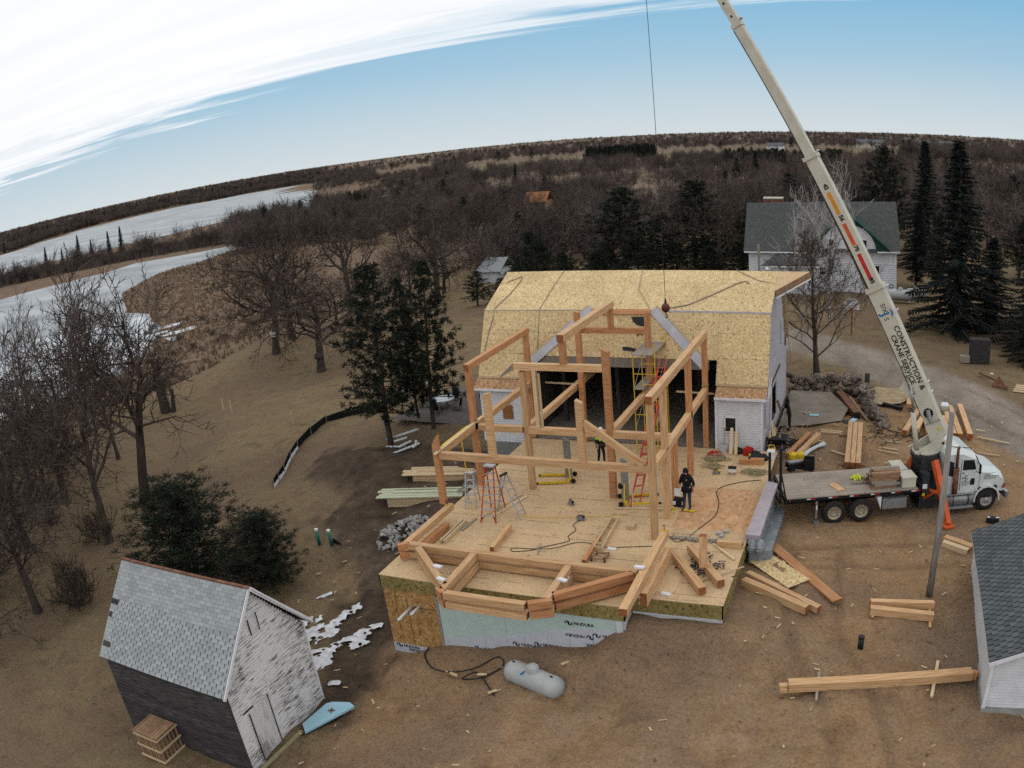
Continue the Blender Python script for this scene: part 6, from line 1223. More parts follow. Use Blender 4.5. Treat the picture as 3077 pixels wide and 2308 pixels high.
cord('black cable looped on the dirt between the pipe outlet and the grey tank', [(-7.6, -5.1, -1.3), (-7.55, -5.25, -2.6), (-7.5, -5.6, -3), (-6.9, -6.3, -3), (-6.2, -6.5, -3), (-5.2, -6.2, -3), (-4.4, -5.7, -3), (-4.0, -6.0, -3), (-4.6, -6.7, -3), (-5.3, -6.8, -3), (-4.9, -6.4, -3), (-4.2, -7.0, -3), (-3.4, -7.7, -3), (-2.6, -8.0, -3), (-2.4, -7.4, -2.6)], .03, black, 'cable', on=True)
cord('orange cord hanging along the raised girt to the floor', [(-1.0, 3.2, 2.7), (-.95, 3.1, 1.5), (-.9, 3.0, .4), (-.8, 2.6, .03), (-.3, 2.3, .03)], .010, straw)
solo('broom_mallet', MB().tube([(-1.14, .95, .2), (-1.16, 1.2, 1.3)], .025, 6).box((-1.13, .62, .1), (.32, .16, .18)).box((-1.13, .80, .1), (.32, .12, .18)), pine, 'big wooden mallet resting head down on the centre right floor', 'mallet')
for k, (x, y) in enumerate(((2.35, .75), (2.6, .95), (2.5, .55))): solo('nail_box', MB().box((x, y, .05), (.2, .14, .1), k * .7), alu, ['left', 'far right', 'near right'][k] + ' shiny nail box of the three on the plywood near its swept edge', 'box')

# ------------------------------------------------------------------ timbers and materials on the ground
def gt(label, x0, y0, x1, y1, w, h, dz=0.0, mats=None, cat='timber', name='timber'):
    z0, z1 = T(x0, y0) + h / 2 + dz + .03, T(x1, y1) + h / 2 + dz + .03
    return lumber_thing(name, label, cat, (x0, y0, z0), (x1, y1, z1), w, h, mats)
gt('long reddish plank right of the floor corner, nearest the truck', 4.25, 1.75, 7.2, -1.9, .42, .08, .05, [firred, firend], 'plank', 'plank')
for k, P in enumerate(([(3.75, .9), (4.15, 1.2), (6.1, -.75), (5.75, -1.05), (5.6, -.9), (5.3, -1.15)], [(3.65, .2), (3.95, .6), (5.75, -1.15), (5.35, -1.55)])):
    z = max(T(x, y) for x, y in P) + .05 + .03 * k; solo('osb_sheet', MB().prism([(x, y, z) for x, y in P], (0, 0, .02)), osb_roof, ['upper', 'lower'][k] + ' cut wooden sheet lying between the slanting timbers right of the floor', 'sheet')
gt('slotted timber behind the front timber right of the floor corner', 3.75, -.85, 6.6, -2.65, .24, .24); gt('front thick timber of the pair right of the floor corner', 3.7, -1.45, 6.2, -2.85, .28, .30, mats=[fir, firend])
gt('upper timber of the stacked pair near the utility pole', 8.4, -1.95, 10.75, -1.68, .22, .26); gt('lower timber of the pair near the utility pole, with two white tags', 8.4, -2.5, 10.72, -2.34, .26, .28, .05)
for x in (8.5, 10.6): gt(('left' if x < 9 else 'right') + ' bearer under the timber pair near the utility pole', x, -1.6, x + .02, -2.75, .1, .09, -.02, cat='bearer', name='bearer')
t = thing('tagged_timber', 'very long notched timber on bearers in front of the garage', 'timber', (9, -5.9, T(9, -5.9))); zz = T(6, -6.7) + .28; z2 = T(12, -5.1) + .26
obj('beam', MB().beam((6.05, -6.62, zz), (12.05, -5.12, z2), .36, .30, 0, 1), [fir, firend], t); obj('tenon', MB().beam((5.78, -6.70, zz), (6.05, -6.62, zz), .18, .14).beam((5.82, -6.83, zz - .08), (6.05, -6.78, zz - .08), .06, .14), fir, t); obj('tenon', MB().beam((12.05, -5.12, z2), (12.25, -5.22, z2), .16, .28), firred, t)
gt('left bearer under the very long notched timber', 6.95, -5.6, 7.0, -7.0, .09, .09, -.02, [greylum, greylum], 'bearer', 'bearer'); gt('right bearer under the very long notched timber', 10.9, -4.5, 10.7, -6.2, .11, .09, -.02, [pine, pine], 'bearer', 'bearer')
gt('cut timber block against the garage corner beyond the outrigger', 11.35, 3.35, 12.5, 2.75, .3, .22, mats=[fir, firend]); gt('second cut timber block by the outrigger foot', 11.25, 2.95, 12.3, 2.45, .26, .22, mats=[pine, firend])
for k, x in enumerate((6.88, 7.15, 7.42)): gt(['left', 'middle', 'right'][k] + ' of three parallel timbers behind the flatbed', x, 9.45, x - .05 + k * .0, 15.0, .24, .26, .08, mats=[fir, firend])
for (x0, y0, x1, y1, lb) in ((6.4, 9.9, 7.75, 10.0, 'near'), (6.3, 13.4, 7.7, 13.5, 'far')): gt(lb + ' cross bearer under the three parallel timbers', x0, y0, x1, y1, .1, .08, -.02, [cratew, firend], 'bearer', 'bearer')
gt('left timber of the pair beside the debris at the barn corner', 3.98, 9.85, 4.75, 13.0, .24, .26, mats=[firred, firend]); gt('right timber of the pair beside the debris at the barn corner', 4.45, 9.9, 5.25, 12.9, .26, .28)
for (a, b, c, d, lb) in ((9.75, 14.2, 10.75, 18.4, 'leftmost timber behind the crane turret, slanting right'), (10.35, 14.6, 11.1, 17.9, 'second timber behind the crane turret, slanting right'), (11.1, 14.3, 10.95, 17.3, 'short timber directly behind the crane boom foot'), (12.45, 14.4, 12.2, 19.6, 'wide timber left of the lone upright-looking one behind the cab'), (12.8, 14.4, 12.55, 19.2, 'second wide timber behind the cab roof'), (13.35, 14.5, 13.2, 19.6, 'rightmost timber behind the cab'), (12.1, 14.5, 12.0, 17.2, 'short timber between the boom foot and the utility pole top')): gt(lb, a, b, c, d, .30, .30, .1, mats=[fir, firend])
gt('stepped timber end piece leaning behind the boom', 10.2, 18.5, 10.35, 20.8, .5, .2, .25, mats=[fir, firred])
for k, (a, b, c, d) in enumerate(((5.3, 14.05, 6.45, 13.9), (5.3, 13.75, 6.4, 13.65), (8.4, 12.35, 9.4, 12.3), (8.35, 12.0, 9.4, 11.8), (8.6, 13.2, 9.6, 13.4), (13.9, 15.2, 15.6, 14.6), (13.9, 16.4, 14.4, 16.3), (13.6, 12.8, 14.8, 12.6), (8.7, 10.4, 9.5, 10.9), (6.0, 11.3, 7.0, 10.9))):
    gt(['upper', 'lower', 'upper', 'lower', 'bent', 'long', 'short', 'near', 'single', 'thin'][k] + ' pale stick ' + ['of the pair beside the man at the barn corner', 'of the pair beside the man at the barn corner', 'of the bundle left of the crane turret', 'of the bundle left of the crane turret', 'behind the bundle left of the crane turret', 'on the track right of the upright timbers', 'just right of the rightmost timber behind the cab', 'on the dirt behind the truck cab', 'with a white tip left of the crane turret', 'left of the three parallel timbers'][k], a, b, c, d, .07, .05, 0, [pine, pine], 'stick', 'stick')
# rusty beam, toolboxes, bins, debris at barn corner
t = thing('rusty_beam', 'rusty square steel beam lying by the stone wall', 'steel beam', (6.5, 18.5, -.5)); z0 = T(6.4, 18.5) + .22
obj('beam', MB().beam((5.95, 20.4, z0), (7.1, 16.7, z0), .40, .38), rust, t); obj('end_plate', MB().beam((7.1, 16.7, z0), (7.13, 16.6, z0), .36, .34), black, t); solo('board', MB().beam((6.6, 19.2, z0 + .25), (7.75, 16.1, z0 - .1), .14, .05), cratew, 'brown board leaning on the rusty beam', 'board')
solo('dark_bag', MB().lathe([(0, 0), (.45, 0), (.42, .10), (.2, .16), (0, .15)], 10, (6.75, 15.8, T(6.75, 15.8))), black, 'black plastic bag in front of the rusty beam', 'bag')
t = thing('tool_chest', 'black open toolbox on the dirt behind the flatbed edge', 'toolbox', (4.45, 8.9, -.45)); z0 = T(4.45, 8.9); obj('body', MB().box((4.45, 8.85, z0 + .16), (.85, .42, .30), .55), black, t); obj('tray', MB().box((4.45, 8.9, z0 + .33), (.7, .28, .05), .55), steel, t)
t = thing('bin', 'black square bin right of the open toolbox', 'bin', (5.1, 8.95, -.45)); z0 = T(5.1, 8.95); mb = MB(); 
for a in range(4): c, s = math.cos(a * math.pi / 2), math.sin(a * math.pi / 2); mb.box((5.1 + c * .24, 8.95 + s * .24, z0 + .28), (.03 if a % 2 == 0 else .5, .5 if a % 2 == 0 else .03, .52))
obj('wall', mb.box((5.1, 8.95, z0 + .05), (.46, .46, .04)), black, t)
for k, (x, y) in enumerate(((4.25, 9.75), (4.6, 9.85))): z0 = T(x, y); solo('fuel_jug', MB().lathe([(0, 0), (.2, 0), (.22, .1), (.2, .32), (.07, .42), (0, .42)], 8, (x, y, z0)), yellow, ['left', 'right'][k] + ' of two yellow jugs behind the open toolbox', 'jug')
solo('white_wrap', MB().tube([(4.7, 10.15, -.3), (5.0, 10.9, -.28), (5.3, 11.5, -.3), (5.6, 11.9, -.32)], [.12, .09, .08, .14], 6), foamwhite, 'twisted white house wrap beside the timber pair', 'wrap')
t = thing('wheelbarrow', 'dark wheelbarrow full of scrap wood at the barn corner', 'wheelbarrow', (3.2, 11.2, -.45)); z0 = T(3.2, 11.2); obj('tray', MB().prism([(2.95, 10.8, z0 + .35), (3.7, 10.8, z0 + .35), (3.85, 10.7, z0 + .65), (2.85, 10.7, z0 + .65)], (0, .9, 0)), black, t); obj('wheel', MB().lathe([(0, -.04), (.18, -.04), (.18, .04), (0, .04)], 12, (3.3, 11.9, z0 + .18), 'x'), rubber, t); obj('handle', MB().beam((2.95, 10.1, z0 + .5), (3.1, 11.2, z0 + .35), .04, .04).beam((3.7, 10.1, z0 + .5), (3.5, 11.2, z0 + .35), .04, .04), cratew, t)
rr = random.Random(31)
for k in range(9): x, y = 3.3 + rr.uniform(-.25, .3), 11.0 + rr.uniform(-.3, .4); solo('scrap_board', MB().beam((x, y, z0 + .5), (x + rr.uniform(-.4, .2), y + rr.uniform(.2, .8), z0 + .75 + rr.random() * .6), .09, .03), rr.choice([pine, cratew, greylum]), 'scrap board sticking out of the wheelbarrow', 'board', group='scrap boards in the wheelbarrow')
scatter('debris', 'tangle of demolition debris along the barn end wall', 190, lambda r: (3.0 + abs(r.gauss(0, .7)), 12.0 + r.gauss(0, 1.5), T(3.3, 12) + .05 + r.random() * .35), greylum, 21)
def junk_wires(name, label, cx, cy, n, sp, m, seed, z=None, r1=.02, ln=.9):
    rr = random.Random(seed); mb = MB()
    for _ in range(n):
        x, y = cx + rr.gauss(0, sp), cy + rr.gauss(0, sp * .6); a = rr.uniform(0, 6.28); b = a + rr.uniform(-1, 1); z0 = (T(x, y) if z is None else z) + .04
        mb.tube([(x, y, z0), (x + ln * .5 * math.cos(a), y + ln * .5 * math.sin(a), z0 + rr.random() * .3), (x + ln * math.cos(b), y + ln * math.sin(b), z0 + rr.random() * .1)], r1, 4)
    return tag(obj(name, mb, m), label, kind='stuff')
junk_wires('brush', 'loose dead branches between stone wall and bundles', 9.0, 14.2, 34, .8, twig, 5); junk_wires('wire_debris', 'dark tangled wires beside the plastic pipes', -18.6, 11.6, 60, .55, twig, 6, r1=.014, ln=.6); junk_wires('roof_debris', 'heap of torn roofing at the barn corner', 3.9, 11.6, 50, .5, darkwood, 8)
solo('black_pipe', MB().tube([(8.6, 19.4, T(8.6, 19.4) + .12), (9.7, 18.7, T(9.7, 18.7) + .12)], .12, 10), black, 'short black drain pipe by the sawdust patch left of the boom', 'pipe')
sawd = sheet('sawdust_patch', [(7.3, 20.5), (8.4, 19.4), (9.6, 19.8), (10.4, 21.0), (9.8, 22.6), (8.2, 22.8), (7.2, 21.8)], -.52, mat('sawdust', (0.42, 0.33, 0.20), (0.28, 0.20, 0.12), 2.5, .95, .3), kind='stuff', rough=.25)
slab = sheet('concrete_slab', [(3.0, 14.2), (4.6, 14.6), (6.3, 15.6), (6.6, 17.8), (5.4, 20.6), (3.0, 20.6)], -.33, mat('dirty_concrete', (0.27, 0.235, 0.195), (0.19, 0.155, 0.12), .9, .95, .3))
for k, (x, y, m_) in enumerate(((4.75, 16.2, foamblue), (4.4, 16.5, greylum), (6.95, 15.7, foamblue))): solo('scrap_sheet', MB().box((x, y, -.30), (.5, .3, .03), k * .6), m_, ['blue plastic scrap on the concrete slab', 'grey scrap on the concrete slab', 'blue scrap on the black bag'][k], 'scrap')
t = thing('case', 'black case with two white labels on the dirt beside the garage roof', 'case', (13.6, 5.15, -.9)); z0 = T(13.6, 5.15); obj('body', MB().box((13.6, 5.2, z0 + .14), (.55, .28, .26)), black, t); obj('label_plate', MB().box((13.4, 5.2, z0 + .285), (.14, .1, .01)).box((13.8, 5.2, z0 + .285), (.14, .1, .01)), whitetrim, t)
t = thing('rusty_plough', 'rusty orange farm implement beside the track at the right', 'farm implement', (16.3, 24.9, -.8)); z0 = T(16.3, 24.9)
obj('frame', MB().prism([(15.8, 24.8, z0), (16.9, 24.8, z0), (16.35, 25.1, z0 + .7)], (0, .1, 0)).beam((15.9, 24.7, z0 + .1), (16.9, 24.6, z0 + .1), .12, .2), rust, t); obj('drawbar', MB().beam((16.2, 25.0, z0 + .4), (15.3, 27.5, z0 + .15), .10, .1), rust, t); obj('seat', MB().lathe([(0, 0), (.12, .05), (.14, .1)], 8, (15.9, 25.6, z0 + .6)), whitetrim, t)
for k in range(4): gt(['lowest', 'second', 'third', 'top'][k] + ' plank of the pile beside the rusty implement', 17.2 + k * .12, 24.2 + k * .3, 19.6, 23.9 + k * .35, .22, .05, k * .04, [pine, pine], 'plank', 'plank')
t = thing('utility_cabinet', 'dark wooden cabinet under the big spruces', 'cabinet', (15.7, 31, -.9)); z0 = T(15.7, 31); obj('body', MB().box((15.7, 31.2, z0 + .85), (1.5, .8, 1.7)), darkwood, t); obj('side_box', MB().box((14.6, 31.0, z0 + .25), (.7, .5, .45)), greylum, t)

# tanks
def gas_tank(label, c, a, L_, r_, zg, dome=True):
    t = thing('propane_tank', label, 'gas tank', (c[0], c[1], zg)); d = Vector((math.cos(a), math.sin(a), 0)); C = Vector((c[0], c[1], zg + r_ + .12)); pts = []; rad = []
    for k in range(7): q = k / 6 * math.pi / 2; pts.append(C - d * (L_ / 2 - r_ * .8 + r_ * .8 * math.cos(q))); rad.append(max(r_ * math.sin(q), .01))
    for k in range(7): q = k / 6 * math.pi / 2; pts.append(C + d * (L_ / 2 - r_ * .8 + r_ * .8 * math.sin(q))); rad.append(max(r_ * math.cos(q), .01))
    obj('shell', MB().tube(pts, rad, 28), tank, t, True)
    obj('valve_dome', MB().lathe([(0, .20), (.16, .19), (.22, .13), (.23, -.06)], 18, (C.x, C.y, C.z + r_)), tank, t, True)
    n = Vector((-d.y, d.x, 0))
    for s in (-.55, .55):
        for w in (-.5, .5): P = C + d * (s * L_ * .5) + n * (w * r_); obj('leg', MB().box((P.x, P.y, zg + .12), (.28, .08, .26), a), tank, t)
    for s in (-.35, .33): P = C + d * (s * L_) ; obj('lifting_lug', MB().box((P.x, P.y, P.z + r_ * 1.0 + .015), (.10, .03, .06), a), black, t)
    obj('valve', MB().tube([(C.x - .3 * d.x - n.x * -.1, C.y - .3 * d.y - .18, C.z + r_ - .05), (C.x - .36 * d.x, C.y - .30, C.z + r_ * .85)], .03, 8), blue, t)
    return t
zt_ = T(-2.55, -6.7); gas_tank('grey gas tank lying on the dirt in front of the foundation', (-2.55, -6.65), R(-18), 2.45, .41, zt_ - .05)
for k, (x, y) in enumerate(((-2.9, -7.3), (-2.35, -7.5))): solo('foam_pad', MB().box((x, y, T(x, y) + .06), (.36, .3, .05), .3 - k * .2), foam, ['left', 'right'][k] + ' teal foam pad under the front of the grey tank', 'pad')
for k, (x, y, a) in enumerate(((-3.9, -7.25, .9), (-3.35, -6.9, -.2), (-3.2, -7.1, .5), (-5.75, -6.6, -.3), (-4.6, -6.55, .2), (-1.6, -6.0, .9))): solo('offcut', MB().box((x, y, T(x, y) + .06), (.34, .10, .04), a), pine, 'pale offcut ' + ['left of the grey tank, the largest', 'at the left end of the grey tank, rear', 'at the left end of the grey tank, front', 'on the black cable, left', 'inside the black cable loop', 'at the far end of the grey tank'][k], 'offcut')
gas_tank('pale gas tank beside the farmhouse', (10.4, 52), R(-2), 3.2, .52, T(10.4, 52)); gas_tank('second pale gas tank behind the one beside the farmhouse', (12.0, 53.8), R(10), 2.2, .45, T(12, 53.8))
# pipes
for k, (x, y) in enumerate(((-17.35, 1.35), (-16.5, 1.25))):
    t = thing('vent_riser', ['left', 'right'][k] + ' of two green pipes with white caps standing in the yard', 'pipe', (x, y, -2.9)); z0 = T(x, y); obj('pipe', MB().tube([(x, y, z0 - .05), (x - .02, y, z0 + .72)], .085, 12), green, t, True); obj('cap', MB().tube([(x - .02, y, z0 + .70), (x - .02, y, z0 + .80)], .10, 12), whitetrim, t)
solo('black_sheet', MB().prism([(-16.45, 1.3, T(-16.4, 1.3) + .03), (-15.85, 1.25, T(-15.9, 1.2) + .03), (-16.3, 1.2, T(-16.3, 1.2) + .4)], (0, .05, 0)), black, 'black fabric scrap behind the right green pipe', 'fabric')
t = thing('drain_riser', 'dark riser pipe standing alone in the front dirt', 'pipe', (8.2, -4.05, -1.5)); z0 = T(8.2, -4.05); obj('pipe', MB().tube([(8.2, -4.05, z0 - .1), (8.2, -4.05, z0 + .42)], .10, 12), mat('dark_green_pipe', (0.012, 0.03, 0.026), (0.01, 0.022, 0.02), 4, .5), t, True); obj('cap', MB().tube([(8.2, -4.05, z0 + .40), (8.2, -4.05, z0 + .47)], .115, 12), black, t)
# lumber stacks on the left
def lumber_stack(label, P0, P1, wid, hgt, top, seed, n=5):
    rr = random.Random(seed); t = thing('lumber_pack', label, 'lumber pack', ((P0[0] + P1[0]) / 2, (P0[1] + P1[1]) / 2, T(*P0))); z0 = min(T(*P0), T(*P1)) + .05; d = Vector((P1[0] - P0[0], P1[1] - P0[1], 0)); ln = d.length; d.normalize(); nn_ = Vector((-d.y, d.x, 0)); A = Vector((*P0, z0))
    zt = max(T(*P0), T(*P1)) + .05
    for k in range(4): z = k * hgt / 4; q = A + d * .35 + Vector((0, 0, z + hgt / 8)); e = A + d * (ln - .1) + Vector((0, 0, z + hgt / 8 + (zt - z0) * .0)); obj('board_layer', MB().beam(q + nn_ * wid * .5, e + nn_ * wid * .5, wid * .92, hgt / 4 - .008), osb_deck if top is pine else pine, t)
    for k in range(n):
        o = nn_ * (wid * (k + .5) / n); a = rr.uniform(-.35, .15); obj('board', MB().beam(A + o + d * a + Vector((0, 0, hgt + .03)), A + o + d * (ln + rr.uniform(-.2, .1)) + Vector((0, 0, hgt + .03)), wid / n * 1.12, .05), top, t)
    for k in range(2): o = nn_ * (wid * rr.uniform(.2, .9)); obj('board', MB().beam(A + o + d * .5 + Vector((0, 0, hgt + .08)), A + o * .9 + d * (ln - .3) + Vector((0, 0, hgt + .09)), .10, .04), top, t)
lumber_stack('near pack of pale green treated boards left of the new floor', (-15.6, 4.75), (-11.4, 5.9), 1.15, .5, greenlum, 3); lumber_stack('far pack of plain pale boards left of the new floor', (-15.3, 7.0), (-11.5, 7.9), 1.1, .45, pine, 4)
junk_wires('scrap_pile', 'splintered boards at the right end of the lumber packs', -11.2, 6.6, 14, .25, greylum, 12, r1=.05, ln=.9)
lumber_thing('board', 'long board on the dirt behind the left frame post', 'board', (-12.4, 9.0, T(-12.4, 9) + .1), (-10.3, 8.6, -1.35), .16, .05, [cratew, cratew]); gt('pale board end by the silt fence, left', -23.6, 9.8, -22.4, 10.1, .18, .04, 0, [pine, pine], 'board', 'board'); gt('pale board by the silt fence, right', -22.0, 9.6, -21.0, 10.3, .18, .04, 0, [pine, pine], 'board', 'board')
# white plastic pipes by the pines
for k, (x0, y0, x1, y1, dz) in enumerate(((-20.0, 12.6, -18.0, 13.2, .25), (-19.6, 11.9, -18.3, 12.0, .1), (-18.6, 10.8, -17.3, 12.0, .12), (-19.2, 12.2, -18.5, 12.6, .35), (-18.5, 11.5, -18.0, 12.2, .3))): solo('plastic_pipe', MB().tube([(x0, y0, T(x0, y0) + dz), (x1, y1, T(x1, y1) + dz + .05)], .075, 9), pvc, ['longest white pipe at the back of the pipe heap', 'white pipe lying left in the pipe heap', 'white pipe at the lower right of the pipe heap', 'short white pipe on top of the pipe heap', 'short tilted white pipe in the middle of the heap'][k], 'pipe')
solo('pipe_bend', MB().tube([(-17.6, 11.6, -1.8), (-17.45, 11.8, -1.7), (-17.5, 12.0, -1.5)], .08, 9), pvc, 'curved white pipe bend at the right of the pipe heap', 'pipe')
# rubble
rb = thing('rubble_pile', 'pile of pale broken concrete left of the floor corner', 'rubble', (-13, 2.5, -2.5)); rr = random.Random(17); rub = []
pale = mat('pale_rubble', (0.38, 0.37, 0.34), (0.26, 0.25, 0.23), 5, .95, .4, rand=.25)
def chunk(seed, s=1.0, sq=.6):
    r = random.Random(seed); bm = bmesh.new(); bmesh.ops.create_icosphere(bm, subdivisions=1, radius=1.0)
    for v in bm.verts: v.co = v.co * r.uniform(.72, 1.2); v.co.z *= sq
    me = bpy.data.meshes.new('chunk'); bm.to_mesh(me); bm.free(); return me
chunks = [chunk(k) for k in range(5)]
for me in chunks: me.materials.append(pale)
for k in range(210):
    a, q = rr.uniform(0, 6.28), rr.random() ** .5; x, y = -12.95 + 1.15 * q * math.cos(a) + .3 * q * math.sin(a), 2.6 + 1.55 * q * math.sin(a); h = (1 - q) * .55; s = rr.uniform(.06, .2)
    o = bpy.data.objects.new('stone_chunk', chunks[k % 5]); col.objects.link(o); o.parent = rb; o.location = Vector((x, y, T(x, y) + h + s * .3)) - wloc(rb); o.scale = (s, s * rr.uniform(.6, 1.1), s); o.rotation_euler = (rr.random(), rr.random(), rr.uniform(0, 6))
# stone retaining wall
sw = thing('stone_wall', 'dry wall of rounded field stones behind the yard right of the barn', 'stone wall', (6, 20, -.6)); bould = [chunk(50 + k, 1, .66) for k in range(9)]
for me in bould:
    bm = bmesh.new(); bm.from_mesh(me); bmesh.ops.subdivide_edges(bm, edges=bm.edges[:], cuts=1, use_grid_fill=True, smooth=.3); bm.to_mesh(me); bm.free(); me.polygons.foreach_set('use_smooth', [True] * len(me.polygons)); me.materials.append(rock)
PW = [(2.9, 21.6), (4.2, 21.3), (5.6, 21.4), (7.0, 21.3), (7.6, 19.8), (7.9, 18.0), (8.4, 16.4), (8.9, 15.4)]
for k in range(135):
    q = rr.random() * (len(PW) - 1); i = int(q); f = q - i; x = PW[i][0] * (1 - f) + PW[i + 1][0] * f; y = PW[i][1] * (1 - f) + PW[i + 1][1] * f; lay = rr.random(); hh = (1.0 if q < 4 else 1.0 - (q - 4) * .28) * lay; s = rr.uniform(.20, .50) * (1.1 - .35 * lay); x += rr.gauss(0, .10) + (.25 * (1 - lay)) * (-1 if q > 3.4 else 0); y += rr.gauss(0, .1) - (.35 * (1 - lay)) * (1 if q < 3.6 else 0)
    o = bpy.data.objects.new('boulder', bould[k % 9]); col.objects.link(o); o.parent = sw; o.location = Vector((x, y, T(x, y) + .1 + hh)) - wloc(sw); o.scale = (s, s * rr.uniform(.75, 1), s * rr.uniform(.75, 1)); o.rotation_euler = (rr.random() * .5, rr.random() * .5, rr.uniform(0, 6))
solo('post_stub', MB().tube([(7.55, 20.6, -.6), (7.6, 20.6, .9)], .16, 8), darkwood, 'dark stump of a post standing on the stone wall', 'post')
# silt fence
t = thing('silt_fence', 'black fabric silt fence curving across the left yard', 'fence', (-26, 12, -3)); SF = [(-24.7, 6.8), (-25.2, 7.9), (-25.6, 9.0), (-26.6, 11.0), (-27.5, 12.9), (-28.3, 15.5), (-28.6, 17.8), (-28.0, 20.2), (-26.0, 22.0)]
for (a, b) in zip(SF, SF[1:]):
    mb = MB(); za, zb_ = T(*a), T(*b); mb.quad((*a, za - .05), (*b, zb_ - .05), (b[0] + .05, b[1], zb_ + .55), (a[0] + .05, a[1], za + .5)); o = obj('fabric_panel', mb, siltm, t); mo = o.modifiers.new('thickness', 'SOLIDIFY'); mo.thickness = .02
for (a, b) in zip(SF[:4], SF[1:5]): mb = MB(); za = T(*a); mb.prism([(a[0] + .15, a[1] - .05, za + .05), (b[0] + .15, b[1] - .1, T(*b) + .05), (b[0] + .12, b[1] - .1, T(*b) + .22), (a[0] + .12, a[1] - .05, za + .28)], (.02, 0, .01)); obj('pale_flap', mb, paper, t)
for a in SF: obj('stake', MB().beam((a[0] + .08, a[1], T(*a)), (a[0] + .08, a[1], T(*a) + .75), .04, .04, up=(0, 1, 0)), greylum, t)
# survey stakes
for k, (x, y) in enumerate(((-44, 24), (-48, 27), (-31, 17), (-38, 48), (-36, 47), (-34, 44), (-33.5, 43.5), (-29, 36))): z0 = T(x, y); solo('survey_stake', MB().beam((x, y, z0), (x, y, z0 + 1.1), .09, .09, up=(0, 1, 0)), pine, 'pale survey stake standing in the left lawn', 'stake', group='survey stakes in the lawn')
# crate beside the shed, blue foam, rail
t = thing('slatted_crate', 'brown slatted wooden crate against the dark side wall of the old shed', 'crate', (-14.6, -13.6, -4)); z0 = T(-14.6, -13.6)
for k in range(8): f = k / 7; obj('slat', MB().beam((-15.2 + 1.1 * f, -14.25, z0), (-15.2 + 1.1 * f, -14.25, z0 + 1.25), .09, .03, up=(0, 1, 0)), cratew, t)
for k in range(6): f = k / 5; obj('slat', MB().beam((-14.05, -14.2 + 1.0 * f, z0), (-14.05, -14.2 + 1.0 * f, z0 + 1.25), .03, .09, up=(0, 1, 0)), cratew, t)
for k in range(9): f = k / 8; obj('slat', MB().beam((-15.25 + 1.2 * f, -14.3, z0 + 1.27), (-15.25 + 1.2 * f, -13.2, z0 + 1.27), .13, .025), cratew, t)
for z in (.15, .65, 1.15): obj('rail', MB().beam((-15.3, -14.29, z0 + z), (-14.0, -14.29, z0 + z), .03, .09).beam((-14.0, -14.3, z0 + z), (-14.0, -13.1, z0 + z), .03, .09), pine, t)
solo('foam_board', MB().prism([(-10.35, -10.2, -3.80), (-9.95, -10.6, -3.78), (-8.9, -8.75, -3.62), (-9.2, -8.6, -3.62), (-9.9, -8.75, -3.68), (-10.1, -8.9, -3.7)], (0, 0, .09)), foamblue, 'pale blue foam board lying at the corner of the old shed', 'foam board')
solo('ornament', MB().box((-9.62, -9.25, -3.56), (.26, .05, .02), .4).box((-9.62, -9.25, -3.56), (.05, .26, .02), .4), rust, 'rusty bracket lying on the pale blue foam board', 'bracket')
lumber_thing('board', 'yellowish board on the ground in front of the peeling gable', 'board', (-10.45, -13.2, -3.93), (-10.2, -10.5, -3.80), .16, .07, [straw, straw])
# poles
t = thing('utility_pole', 'leaning grey wooden pole with a yard lamp in front of the truck', 'pole', (10.59, -.88, -1.1)); obj('pole', MB().tube([(10.59, -.88, -1.2), (10.66, -.86, 2.4), (10.72, -.84, 5.9)], [.13, .115, .10], 12), mat('grey_pole', (0.34, 0.31, 0.28), (0.22, 0.20, 0.18), 3, .9, .3, stretch=(4, 4, .4)), t, True)
obj('lamp_arm', MB().tube([(10.70, -.84, 5.7), (10.58, -.82, 6.1), (10.48, -.82, 6.22)], .025, 6), steel, t); obj('lamp_shade', MB().lathe([(0, .10), (.07, .08), (.15, .0), (.15, -.03)], 14, (10.46, -.82, 6.16)), whitetrim, t, True); obj('photocell', MB().tube([(10.46, -.82, 6.25), (10.46, -.82, 6.42)], .045, 8), steel, t)
obj('lamp_globe', MB().lathe([(.13, 0), (.13, -.16), (0, -.18)], 12, (10.46, -.82, 6.12)), cream, t, True)
t = thing('yard_light_pole', 'thin pole with a lamp in front of the left end of the farmhouse', 'pole', (-2.0, 50, -1)); z0 = T(-2.9, 50); obj('pole', MB().tube([(-2.9, 50, z0), (-2.9, 50, 4.3)], .12, 8), greylum, t); obj('lamp_arm', MB().tube([(-2.9, 49.9, 2.0), (-2.2, 49.8, 2.25)], .03, 5), steel, t); obj('lamp_shade', MB().lathe([(0, .15), (.1, .12), (.28, 0), (.28, -.05)], 12, (-2.1, 49.8, 2.1)), whitetrim, t)
t = thing('basketball_hoop', 'basketball hoop with a weathered fan backboard in the yard', 'basketball hoop', (6.1, 38.1, -1)); z0 = T(6.1, 38.1); obj('pole', MB().tube([(6.1, 38.1, z0), (6.1, 38.1, 1.4)], .06, 8), rust, t)
obj('backboard', MB().prism([(5.5, 38.0, 1.02), (6.7, 38.0, 1.02), (6.72, 38.0, 1.5), (6.5, 38.0, 1.82), (6.1, 38.0, 1.92), (5.7, 38.0, 1.82), (5.48, 38.0, 1.5)], (0, .05, 0)), peel, t); obj('rim', MB().tube([(6.1 + .2 * math.cos(a), 37.75 + .2 * math.sin(a), 1.15) for a in np.linspace(0, 6.28, 13)], .03, 6), red, t)
